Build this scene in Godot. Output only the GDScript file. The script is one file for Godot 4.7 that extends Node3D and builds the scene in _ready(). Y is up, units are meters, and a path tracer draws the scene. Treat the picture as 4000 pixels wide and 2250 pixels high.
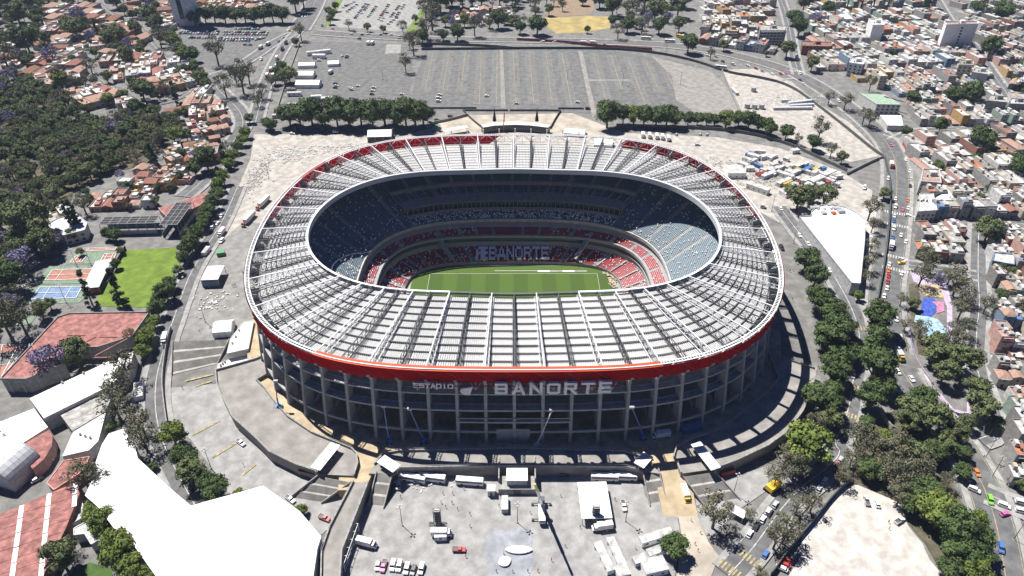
extends Node3D
# An oval stadium under renovation in its city quarter, seen from the air on a clear noon.

var rng := RandomNumberGenerator.new()
var used := {}
var M := {}
var T := {}
var unit_box: ArrayMesh


class Geo:
	var v := PackedVector3Array()
	var n := PackedVector3Array()
	func tri(a: Vector3, b: Vector3, c: Vector3) -> void:
		var k := (b - a).cross(c - a).normalized()
		v.append(a); v.append(c); v.append(b)
		n.append(k); n.append(k); n.append(k)
	func quad(a: Vector3, b: Vector3, c: Vector3, d: Vector3) -> void:
		var k := (c - a).cross(d - b).normalized()
		v.append(a); v.append(c); v.append(b); v.append(a); v.append(d); v.append(c)
		for i in 6: n.append(k)
	func box(c: Vector3, s: Vector3, turn := 0.0) -> void:
		obox(c, Basis(Vector3.UP, turn), s)
	func obox(c: Vector3, b: Basis, s: Vector3) -> void:
		var x := b.x * s.x * 0.5
		var y := b.y * s.y * 0.5
		var z := b.z * s.z * 0.5
		quad(c - x - y + z, c + x - y + z, c + x + y + z, c - x + y + z)
		quad(c + x - y - z, c - x - y - z, c - x + y - z, c + x + y - z)
		quad(c + x - y + z, c + x - y - z, c + x + y - z, c + x + y + z)
		quad(c - x - y - z, c - x - y + z, c - x + y + z, c - x + y - z)
		quad(c - x + y + z, c + x + y + z, c + x + y - z, c - x + y - z)
		quad(c - x - y - z, c + x - y - z, c + x - y + z, c - x - y + z)
	func beam(a: Vector3, b: Vector3, w: float, h := -1.0) -> void:
		var d := b - a
		var l := d.length()
		if l < 0.001: return
		d /= l
		var up := Vector3.UP if absf(d.y) < 0.95 else Vector3.RIGHT
		var sx := up.cross(d).normalized()
		obox((a + b) * 0.5, Basis(sx, d.cross(sx), d), Vector3(w, h if h > 0.0 else w, l))
	func tube(a: Vector3, b: Vector3, r0: float, r1: float, k := 8, caps := true) -> void:
		var d := (b - a).normalized()
		var up := Vector3.UP if absf(d.y) < 0.95 else Vector3.RIGHT
		var sx := up.cross(d).normalized()
		var sy := d.cross(sx)
		for i in k:
			var p := TAU * i / k
			var q := TAU * (i + 1) / k
			var e := sx * cos(p) + sy * sin(p)
			var f := sx * cos(q) + sy * sin(q)
			quad(a + e * r0, a + f * r0, b + f * r1, b + e * r1)
			if caps:
				tri(b, b + e * r1, b + f * r1)
				tri(a, a + f * r0, a + e * r0)
	func prism(poly: PackedVector2Array, y0: float, y1: float, bottom := false) -> void:
		var p := poly
		if Geometry2D.is_polygon_clockwise(p):
			p = p.duplicate(); p.reverse()
		var k := p.size()
		for i in k:
			var a := p[i]
			var b := p[(i + 1) % k]
			quad(Vector3(b.x, y0, b.y), Vector3(a.x, y0, a.y), Vector3(a.x, y1, a.y), Vector3(b.x, y1, b.y))
		sheet(p, y1)
		if bottom: sheet(p, y0, true)
	func sheet(poly: PackedVector2Array, y: float, down := false) -> void:
		var ix := Geometry2D.triangulate_polygon(poly)
		for i in range(0, ix.size(), 3):
			var a := poly[ix[i]]
			var b := poly[ix[i + 1]]
			var c := poly[ix[i + 2]]
			var A := Vector3(a.x, y, a.y)
			var B := Vector3(b.x, y, b.y)
			var C := Vector3(c.x, y, c.y)
			if ((B - A).cross(C - A).y > 0.0) != down: tri(A, B, C)
			else: tri(A, C, B)
	# an outline in a plane (o, ex, ey) pushed out along ez by w
	func extrude(pts: PackedVector2Array, o: Vector3, ex: Vector3, ey: Vector3, ez: Vector3, w: float) -> void:
		var p := pts
		if Geometry2D.is_polygon_clockwise(p):
			p = p.duplicate(); p.reverse()
		var k := p.size()
		var f := ez * w * 0.5
		for i in k:
			var a := o + ex * p[i].x + ey * p[i].y
			var b := o + ex * p[(i + 1) % k].x + ey * p[(i + 1) % k].y
			quad(a - f, a + f, b + f, b - f) if ex.cross(ey).dot(ez) < 0.0 else quad(b - f, b + f, a + f, a - f)
		var ix := Geometry2D.triangulate_polygon(p)
		for i in range(0, ix.size(), 3):
			var A := o + ex * p[ix[i]].x + ey * p[ix[i]].y
			var B := o + ex * p[ix[i + 1]].x + ey * p[ix[i + 1]].y
			var C := o + ex * p[ix[i + 2]].x + ey * p[ix[i + 2]].y
			if (B - A).cross(C - A).dot(ez) > 0.0:
				tri(A + f, B + f, C + f); tri(A - f, C - f, B - f)
			else:
				tri(A + f, C + f, B + f); tri(A - f, B - f, C - f)
	func mesh(m: Material = null) -> ArrayMesh:
		var am := ArrayMesh.new()
		if v.is_empty(): return am
		var arr := []
		arr.resize(Mesh.ARRAY_MAX)
		arr[Mesh.ARRAY_VERTEX] = v
		arr[Mesh.ARRAY_NORMAL] = n
		am.add_surface_from_arrays(Mesh.PRIMITIVE_TRIANGLES, arr)
		if m: am.surface_set_material(0, m)
		return am


func numbered(called: String) -> String:
	var k: int = used.get(called, -1) + 1
	used[called] = k
	return called if k == 0 else "%s_%03d" % [called, k]


func tag(o: Node, label: String, category: String, group := "", kind := "") -> Node:
	if label: o.set_meta("label", label)
	if category: o.set_meta("category", category)
	if group: o.set_meta("group", group)
	if kind: o.set_meta("kind", kind)
	return o


func thing(called: String, label: String, category: String, at := Vector3.ZERO, turn := 0.0, group := "") -> Node3D:
	var o := Node3D.new()
	o.name = numbered(called)
	add_child(o)
	o.position = at
	o.rotation.y = turn
	tag(o, label, category, group)
	return o


func obj(called: String, g: Geo, m: Material, parent: Node = null) -> MeshInstance3D:
	return inst(called, g.mesh(), m, parent)


func inst(called: String, mesh: Mesh, m: Material = null, parent: Node = null) -> MeshInstance3D:
	var o := MeshInstance3D.new()
	o.mesh = mesh
	if m: o.material_override = m
	if parent == null:
		o.name = numbered(called)
		add_child(o)
	else:
		o.name = called
		parent.add_child(o, true)
	return o


# a box part: the shared unit box (base at y = 0) scaled to size
func bx(called: String, parent: Node, m: Material, at: Vector3, size: Vector3, turn := 0.0) -> MeshInstance3D:
	var o := inst(called, unit_box, m, parent)
	o.transform = Transform3D(Basis(Vector3.UP, turn).scaled_local(size), at)
	return o


func struct(called: String, g: Geo, m: Material, label := "") -> MeshInstance3D:
	var o := obj(called, g, m)
	o.set_meta("kind", "structure")
	if label: o.set_meta("label", label)
	return o


func copy(o: Node3D, called: String, at: Vector3, turn: float, label: String) -> Node3D:
	var c: Node3D = o.duplicate()
	c.name = numbered(called)
	add_child(c)
	c.position = at
	c.rotation.y = turn
	if label: c.set_meta("label", label)
	return c


func noise_tex(sd: int, freq: float, lo: float, hi: float, octaves := 5, size := 512, contrast := 1.0) -> NoiseTexture2D:
	var f := FastNoiseLite.new()
	f.seed = sd
	f.noise_type = FastNoiseLite.TYPE_SIMPLEX_SMOOTH
	f.frequency = freq
	f.fractal_octaves = octaves
	f.fractal_gain = 0.6
	var t := NoiseTexture2D.new()
	t.width = size; t.height = size
	t.seamless = true
	t.noise = f
	var g := Gradient.new()
	var c := 0.5 - 0.5 / contrast
	g.offsets = PackedFloat32Array([maxf(c, 0.0), minf(1.0 - c, 1.0)])
	g.colors = PackedColorArray([Color(lo, lo, lo), Color(hi, hi, hi)])
	t.color_ramp = g
	return t


# albedo in linear real-world values, with a shared stain texture on world axes
func mat(r: float, g: float, b: float, rough := 0.9, tex := "fine", scale := 0.05, metal := 0.0) -> StandardMaterial3D:
	var m := StandardMaterial3D.new()
	m.albedo_color = Color(r, g, b).linear_to_srgb()
	m.roughness = rough
	m.metallic = metal
	if tex:
		m.albedo_texture = T[tex]
		m.uv1_triplanar = true
		m.uv1_world_triplanar = true
		m.uv1_scale = Vector3.ONE * scale
	return m


func V(x: float, y: float, z: float) -> Vector3:
	return Vector3(x, y, z)


func poly(a: Array) -> PackedVector2Array:
	var p := PackedVector2Array()
	for i in range(0, a.size(), 2): p.append(Vector2(a[i], a[i + 1]))
	return p


func setup_view() -> void:
	var cam := Camera3D.new()
	cam.name = "camera"
	cam.position = V(-1.0, 242.3, 337.7)
	cam.rotation_degrees = V(-35.27, 0, 0)
	cam.fov = 43.89
	cam.near = 1.0
	cam.far = 6000.0
	add_child(cam)
	cam.current = true
	var env := Environment.new()
	env.background_mode = Environment.BG_SKY
	var sky := Sky.new()
	var sm := ProceduralSkyMaterial.new()
	sm.sky_top_color = Color(0.13, 0.30, 0.62)
	sm.sky_horizon_color = Color(0.55, 0.68, 0.86)
	sm.sky_curve = 0.12
	sm.ground_bottom_color = Color(0.30, 0.29, 0.28)
	sm.ground_horizon_color = Color(0.55, 0.62, 0.70)
	sm.sun_angle_max = 2.0
	sky.sky_material = sm
	env.sky = sky
	env.background_energy_multiplier = 0.28
	env.tonemap_mode = Environment.TONE_MAPPER_LINEAR
	env.tonemap_exposure = 1.72
	env.sdfgi_enabled = true
	env.ssao_enabled = true
	env.ssil_enabled = true
	env.fog_enabled = true
	env.fog_density = 0.00006
	env.fog_light_color = Color(0.70, 0.78, 0.90)
	var we := WorldEnvironment.new()
	we.name = "sky"
	we.environment = env
	add_child(we)
	var sun := DirectionalLight3D.new()
	sun.name = "sun"
	sun.light_energy = 1.6
	sun.light_color = Color(1.0, 0.985, 0.96)
	sun.light_angular_distance = 0.5
	sun.shadow_enabled = true
	sun.directional_shadow_max_distance = 2000.0
	add_child(sun)
	# the shadows of the lamp posts run towards +x +z, about half as long as the posts are tall
	var el := deg_to_rad(60.5)
	var dirn := V(cos(el) * cos(deg_to_rad(44.0)), -sin(el), cos(el) * sin(deg_to_rad(44.0)))
	sun.look_at_from_position(Vector3.ZERO, dirn, Vector3.UP)


func setup_materials() -> void:
	T.fine = noise_tex(3, 0.02, 0.88, 1.0, 5, 512, 1.3)
	T.stain = noise_tex(11, 0.010, 0.80, 1.0, 7, 1024, 1.4)
	T.patch = noise_tex(23, 0.007, 0.70, 1.0, 8, 1024, 1.5)
	T.leaf = noise_tex(5, 0.06, 0.55, 1.0, 4, 256, 1.6)
	M.concrete = mat(0.36, 0.35, 0.335, 0.9, "stain", 0.03)
	M.concrete_dark = mat(0.17, 0.17, 0.165, 0.95, "stain", 0.03)
	M.concrete_light = mat(0.52, 0.51, 0.49, 0.9, "stain", 0.03)
	M.white = mat(0.80, 0.80, 0.79, 0.6, "fine", 0.04)
	M.white_steel = mat(0.78, 0.78, 0.78, 0.5, "")
	M.dark_steel = mat(0.085, 0.088, 0.095, 0.6, "")
	M.grey_steel = mat(0.35, 0.36, 0.37, 0.5, "")
	M.deck = mat(0.57, 0.57, 0.57, 0.75, "fine", 0.06)
	M.red = mat(0.50, 0.006, 0.010, 0.75, "fine", 0.02)
	M.red.metallic_specular = 0.08
	M.red.backlight_enabled = true
	M.red.backlight = Color(0.8, 0.03, 0.05)
	M.orange_red = mat(0.60, 0.065, 0.012, 0.7, "")
	M.seat_blue = mat(0.09, 0.165, 0.225, 0.8, "fine", 0.2)
	M.seat_red = mat(0.40, 0.014, 0.026, 0.7, "fine", 0.2)
	M.dark_glass_and_shade = mat(0.02, 0.03, 0.04, 0.1, "")  # box glazing, and painted shade of the openings under the gate canopy
	M.asphalt = mat(0.215, 0.212, 0.205, 0.95, "patch", 0.012)
	M.sand = mat(0.52, 0.43, 0.30, 1.0, "stain", 0.03)
	M.grass = mat(0.10, 0.20, 0.035, 1.0, "patch", 0.03)
	var g := Geo.new()
	g.box(V(0, 0.5, 0), Vector3.ONE)
	unit_box = g.mesh()
const ROADS := [
	
	[17,71.3,-477.3,159.1,-468.3,219.3,-442.4,253.3,-409.8,278.3,-377,290.7,-337.5,299.6,-285.4,303,-236.8,301.6,-196.1,288.9,-152.8,261.8,-94.2,231.5,-33.6,208.2,12.1,195.8,46.7,195,70],
	[14,195,70,196,92.4,199.3,110.2,198.9,126.6,196.9,143.7,191.1,163,182.3,183.7],[16,71.3,-477.3,-18.1,-483.4,-94.5,-484.9,-177.9,-498.9,-231,-511.6],
	[24,-264.9,-685.8,-254.8,-584.4,-251,-518.1],
	[12,-250.7,-517.2,-265.5,-478.7,-275.9,-408.2,-287.8,-370.3,-298.2,-358.9,-279.5,-322.9,-257.8,-292.9,-239.2,-265.1,-227.3,-233.6,-226.3,-204.5,-225.7,-180.1,-225.5,-150.6,-227,-127.7,-230.7,-108.1],
	[11,-251.2,-513,-251.8,-469.1,-248.4,-419.2,-240.3,-350.7,-227.1,-277.2,-220,-241.9],
	[9,-198.1,-123.7,-192.1,-72.6,-192.2,-42.9,-191.3,-11.8,-186.9,15.9,-181.9,44,-180.7,64,-173.3,87,-162.5,109,-146.5,131,-131.1,149.7],
	[9,181.7,-94.4,183.4,-65.9,185.7,-39.9,188.7,-16.2,187.8,6.8,186.3,24.3,182.6,42.8,176.8,58.6,167.9,74.8,160.2,91.4,150.6,106.8,142.8,116.5,144.9,121.9,133,132.3,120.5,140.8,110.3,150.2,102.5,158.6,91.7,170.7,79.7,181.9],
	[9,363.5,-685.8,332.5,-548.5,294.9,-412.5,283.6,-362.7],[9,569.2,-671.2,527.3,-548.5,510.7,-468.3,487.3,-395.2,467.2,-332.4,455.4,-294],
	[8,306.8,-202.6,331.4,-221.4,349.9,-225.5,432.9,-231.1],[8,262,-75.4,281.4,-71.9,338.1,-70.2],[8,236.2,-21.9,254.2,-16.2,272.6,-9.2],
	[8,305.4,-69.3,272.6,-9.2,259.5,18.2,241.7,46.6,229.5,77.6,224.8,95.8,217.7,110.9,208.8,114.1],
	[7,-547.3,-649.9,-496.5,-584.4,-443.4,-537,-402.5,-468.3,-352.2,-399.5],[7,-453.2,-421.3,-418.6,-366.6,-385.7,-332.4,-351.7,-300.7],
	[7,-321.7,-284.1,-307.6,-294,-303.1,-321.5,-294.4,-336],[7,-273.5,-167.8,-275,-189.8,-273.2,-218.6],[8,196.1,144.2,202.3,148.9,209.7,152.8],
]
const PATCHES := [
	
	["lot",-94.2,-458,-35.3,-462.4,91.3,-453.7,170,-408.5,199.6,-374.6,204.1,-330.9,199.4,-263.6,193.6,-257.2,142,-259,74.5,-260.8,41.8,-266.4,-81.3,-270.1,-92.5,-275.8,-96.2,-368.6],
	["lot_dust",147.4,-423.1,199.6,-374.6,204.1,-330.9,199.4,-263.6,162.6,-258.1,149.2,-297.3,157.5,-362.7],
	["lot",-235.7,-477.3,-119.5,-468.3,-107.4,-439.6,-93.2,-275.8,-70.6,-250,-201,-250,-217.8,-362.7],
	["lot",-391.3,-498.9,-361.4,-528.1,-327,-538.2,-244.8,-502,-258.3,-442.4,-288.7,-371,-311.3,-384.4,-351,-436.8],
	["lot_pale",-228.2,-685.8,-116.2,-685.8,-117.4,-528.1,-134.4,-514.9,-193.1,-531.4,-221.1,-534.8],
	["lot_dust",-14.6,-453.7,-11.2,-453.7,-6.6,-276.1,-10.7,-276.1],["lot_dust",70.7,-441.9,75.3,-441.9,73.5,-314.5,73.9,-255.9,68.7,-255.9,69.1,-314.5],
	["lot_dust",71.6,-351,115.8,-351.8,115.8,-347.2,72.5,-346.5],["lot_pale",-140.2,-465.8,-124,-465.8,-120.8,-434.9,-136.9,-432.6],
	["lawn",-116.8,-622.8,-110.1,-622.8,-113.6,-514.9,-125.2,-514.9],["lawn",-240.6,-685.8,-228.2,-685.8,-219.4,-545,-225.1,-538.2],
	["ploughed",59.6,-685.8,108.3,-685.8,104.6,-612.9,93.3,-588.1,51.8,-580.7,39.7,-588.1],
	["dry_grass",39.3,-577,94,-584.4,118.3,-580.7,115.8,-531.4,83,-511.6,50.5,-506.8,40.1,-534.8],
	["dust",210.7,-379.5,248.3,-384.4,270.2,-345.3,276.2,-285.4,287.8,-241.1,287.9,-196.1,286.7,-176,258.2,-164.6,239.7,-181.1,220.4,-220,203.8,-250,201.5,-263.6,206.7,-323.3],
	["dust",-213.7,-217.5,-141.5,-217.5,-94.8,-211.9,-64.1,-234.2,-17.5,-250,37.4,-250,70,-232.5,95.2,-220,133.9,-215.9,165.8,-211.9,211.4,-190.8,233.4,-163.2,246.9,-142.8,255.6,-117.6,235.7,-72.6,219.9,-52.4,191.1,-72.6,175.4,-72.6,122.8,-156.2,2.8,-184.8,-120,-170.2,-155.7,-94.2,-160.1,-52.4,-169.4,-33.6,-185.4,-52.4,-191.1,-94.2,-197.6,-123.7,-202.9,-170.2],
	["yard",-184.1,-52.4,-179,-72.6,-165.8,-72.6,-152,-7.7,-140.8,30.4,-152.1,49.2,-176.1,58.7,-181.1,49.2,-185.7,8.3,-189.9,-29.1],
	["sand_pale",-65.1,-245.5,-42,-259,52.1,-263.6,89.1,-224.1,68.4,-215.9,-62.9,-220],
	["lawn_bright",-240,-38.4,-211.6,-41.5,-204.6,-32.3,-201.1,-20.5,-200.7,-9.2,-203.6,6.8,-201.5,20.9,-232.2,19.7,-235,10.7,-237.3,-17.6],
	["court_green",-279.1,-20.5,-248.6,-19.8,-248.1,-2.4,-277.3,-1.1],["court_green",-277.3,-0.4,-247.3,-1.7,-241.8,12,-242.6,16.4,-271,18],
	["court_green",-273.7,-39.9,-247.2,-41.5,-243.9,-32.3,-247.9,-23.4,-269.9,-22.7],["court_green",-283.9,26.7,-260,26.7,-259.2,36.1,-277,38.4],
	["court_clay",-274.5,-16.2,-250.3,-17.2,-249.3,-6.5,-273.5,-5.4],["court_blue",-272.7,1.9,-248.5,1.1,-246.5,12.2,-270.9,13.5],
	["court_clay",-268.3,-31.5,-261.8,-32.3,-261.4,-24.8,-268.2,-24.1],["court_clay",-251.9,-33.8,-244.9,-34.5,-243.5,-27.8,-250.8,-26.3],
	["court_clay",-270.4,-39.9,-248,-41.5,-247.4,-38.4,-270,-36.5],
	["plaza",-167.9,80.4,-146.1,77.6,-138.9,89.6,-116.2,114.9,-94.3,130.8,-83.1,135.2,-67.6,145.6,-71.4,148.9,-73.3,160.4,-76.6,164.7,-87.3,152.8,-105.7,140.1,-117.8,145.6,-130.5,130.8,-145.8,114.1,-157,106.8],
	["plaza",-57.4,147.6,-51.9,147.6,-48,130.8,-1,130.8,53.8,131.6,54.4,146.2,62.1,146.2,65.7,156,65.2,164.1,59.7,182.5,-64.8,182.5,-66.2,170.1,-61,148.9],
	["sand_pale",63.4,128.6,70.8,129.4,71.7,139.4,73.9,155.4,75.5,167.1,78.1,173.6,73.1,182.5,60.2,182.5,65.7,164.7,66.1,156.7,62.9,144.9],
	["plaza",71.9,135.2,87.5,133.7,95.3,134.5,109.9,129.4,106.2,142.2,90.6,152.8,75.7,166.5,73.9,155.4],
	["dust_pale",137.8,140.8,146.1,139.4,155.3,144.2,158.1,150.2,156.7,160.4,158.6,167.7,158.1,175.3,160.1,182.5,101.8,182.5,110.6,172.4,112.4,165.3,118.9,158.6,129.8,148.9],
	["walk_lilac",203.6,75.7,206.7,84.1,207.7,94.9,212.8,97.1,217.2,88.7,218.8,86.9,214,98.4,205.7,98.8,203,87.8,201.4,77.6],
	["walk_lilac",235.4,-14.8,239.3,-14.8,251.3,-2.4,243.4,19.5,227.5,50.8,221.9,61.1,224.8,50.8,239.8,20.7,244.2,4.2,232.7,-3.7],
	["paint_blue",230.7,12,237.1,12.6,232.2,24.3,227,29.1,222.1,30.3,223.4,24.3],
	["paint_sky",218.2,27.9,226.7,29.7,229.4,31.5,229.7,43.9,223.6,46.6,216.3,47.5,218.8,37.2,215.5,33.8],
	["paint_pink",234.1,15.7,240.1,15.7,236.9,24.3,231,26.7,234.7,20.7],["sand",233.6,-2.4,246.8,-1.1,242.7,12,232.1,10.7],
	["garden",228.4,-1.1,232.8,-2.4,230.4,9.4,215.5,33.8,215.6,47.5,229.2,46.6,223.7,58.6,213.4,65,219.1,77.6,206.9,63,213,36.1],
	["garden",154.8,108.4,183,94,198.9,100.1,198.8,114.9,186.5,127.9,183.9,147.6,184.7,155.4,181,175.8,171.4,182.5,160.1,182.5,159.6,167.7,157.1,158.6,158.7,148.9,142.2,138,146.1,124.9],
	["paint_teal",150.9,106,159.2,103.5,154.2,110.1,149.8,110.5],
	["pavement_pale",199.3,76.6,203.8,76.6,205.1,91.4,206.5,100.9,204,114.1,201.9,124.9,199.8,141.5,196.4,155.4,184.8,182.5,183.3,182.5,193.2,155.4,196.1,142.2,197.6,130.8,199.2,116.5,200.4,95.8],
	["pavement_pale",221.6,5.5,225.2,4.2,212,30.3,206.8,50.8,206.7,62,205.4,77.6,200.1,77.6,200.5,53.1,206.2,36.1],
	["dust_pale",235,-87,256.3,-107.8,257.4,-103.9,228,-38.4,198,24.3,190.1,14.5,207.5,-12,228.4,-60.8],
	["garden",-500.8,-336,-476.9,-343.5,-433.4,-314.5,-404.9,-280.9,-374,-259,-357.1,-238.3,-332.1,-232.5,-329.9,-255.9,-318.6,-262,-281.7,-241.1,-270.3,-205.2,-277.2,-187.3,-274.5,-170.2,-282.3,-157.4,-294.8,-149.5,-301.6,-138.5,-312.6,-117.6,-305.6,-96.3,-308,-83.4,-321.7,-72.8,-329.4,-71,-340.3,-65.9],
	["paint_faint",-10.6,164.1,-7.1,161.3,-2,162.9,4.1,160.8,7.1,164.1,6.1,171,8.2,176.5,4.7,183.2,-10.5,183.2,-9.3,176.5,-11.7,171],
	["lawn_bright",-477.6,-416.9,-462.2,-416.9,-457,-403.8,-469.7,-401.6],["lawn_dark",-165.8,179.2,-161.2,176.4,-152.6,178.6,-149.3,182.5,-166.1,182.5],
	["court_clay",-270,51.5,-253.5,51.5,-254.6,72.9,-255.8,77.6],
]
const WALLS := [
	[2.6,0.4,"dark_wall",-106.8,-465.4,-35.2,-459.5,4.2,-448],
	[2.6,0.4,"dark_wall",-99.4,-445.2,91.1,-450.9,149.6,-436.8,190.2,-405.9,214.1,-368.6,238.6,-356.8,264.7,-334.2,273.5,-277.7,279.5,-228.3,283.2,-188.5,286.2,-171.6],
	[2.4,0.4,"concrete",198.7,-263.6,204.8,-323.3,210.2,-377],
	[2.6,0.4,"concrete_dark",87,-234.2,136.7,-230.8,185.2,-224.1,220.2,-198.4,235.8,-170.2,248.9,-148.1],
	[2.2,0.4,"concrete",246.9,-142.8,277.3,-166.7,286.2,-171.6],
	[1.6,0.3,"concrete",-237.4,-471.3,-229.4,-412.5,-222.9,-362.7,-210.1,-277.7,-206.6,-251.7],
	[3,0.4,"dark_wall",286.5,-170.2,271,-123.7,247.8,-72.6,226.7,-29.1,202.9,15.9],
	[2.8,0.4,"concrete",-181.6,40.7,-179.2,58.7,-173.6,75.9,-167.3,89.8,-159.6,105.3],[2.6,0.3,"green_hedge",-241.5,-39.9,-239.8,-27.8,-238.7,-19],
	[3.2,0.4,"concrete",171.9,96.6,171.3,106.8,173.5,110.1],[1.4,0.3,"mural",203,75.7,203,87.8,205.7,98.8,212.6,98.8],
	[1.4,0.3,"mural",212.6,33.8,206.1,50.8,205.7,69.9,206,77.6],[2.6,0.4,"mural_red",313.2,-201.3,307.1,-175,301.7,-156.2],
	[2.8,0.4,"dark_wall",142.2,138,131.3,146.2,121.1,156.7,107.4,169.5,95.6,181.9],[3,0.3,"mural_red",4.4,-480.3,57.5,-471.3,100,-453.7,150.7,-443.8],
	[2.2,0.4,"dark_wall",-44.5,-268.7,-36.6,-249.5,-25.6,-228.7],[2.2,0.4,"dark_wall",41.9,-267.8,36,-247.8,31.1,-228.7],
	[1.6,0.8,"concrete_dark",-44.6,-269.3,-19.2,-269.3,-4.5,-269.3],[1.6,0.8,"concrete_dark",-3.1,-269.3,23,-269.3,41.9,-268.7],
	[1.6,0.8,"concrete_dark",-80.3,-274.6,-54.8,-274.6,-32.8,-274.9],[1.6,0.8,"concrete_dark",40.1,-274,51.4,-273.8,62.7,-273.4],
	[2.4,0.4,"concrete",-67.3,-239.9,-52.9,-247.8,-39.8,-257.6],
]
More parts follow.
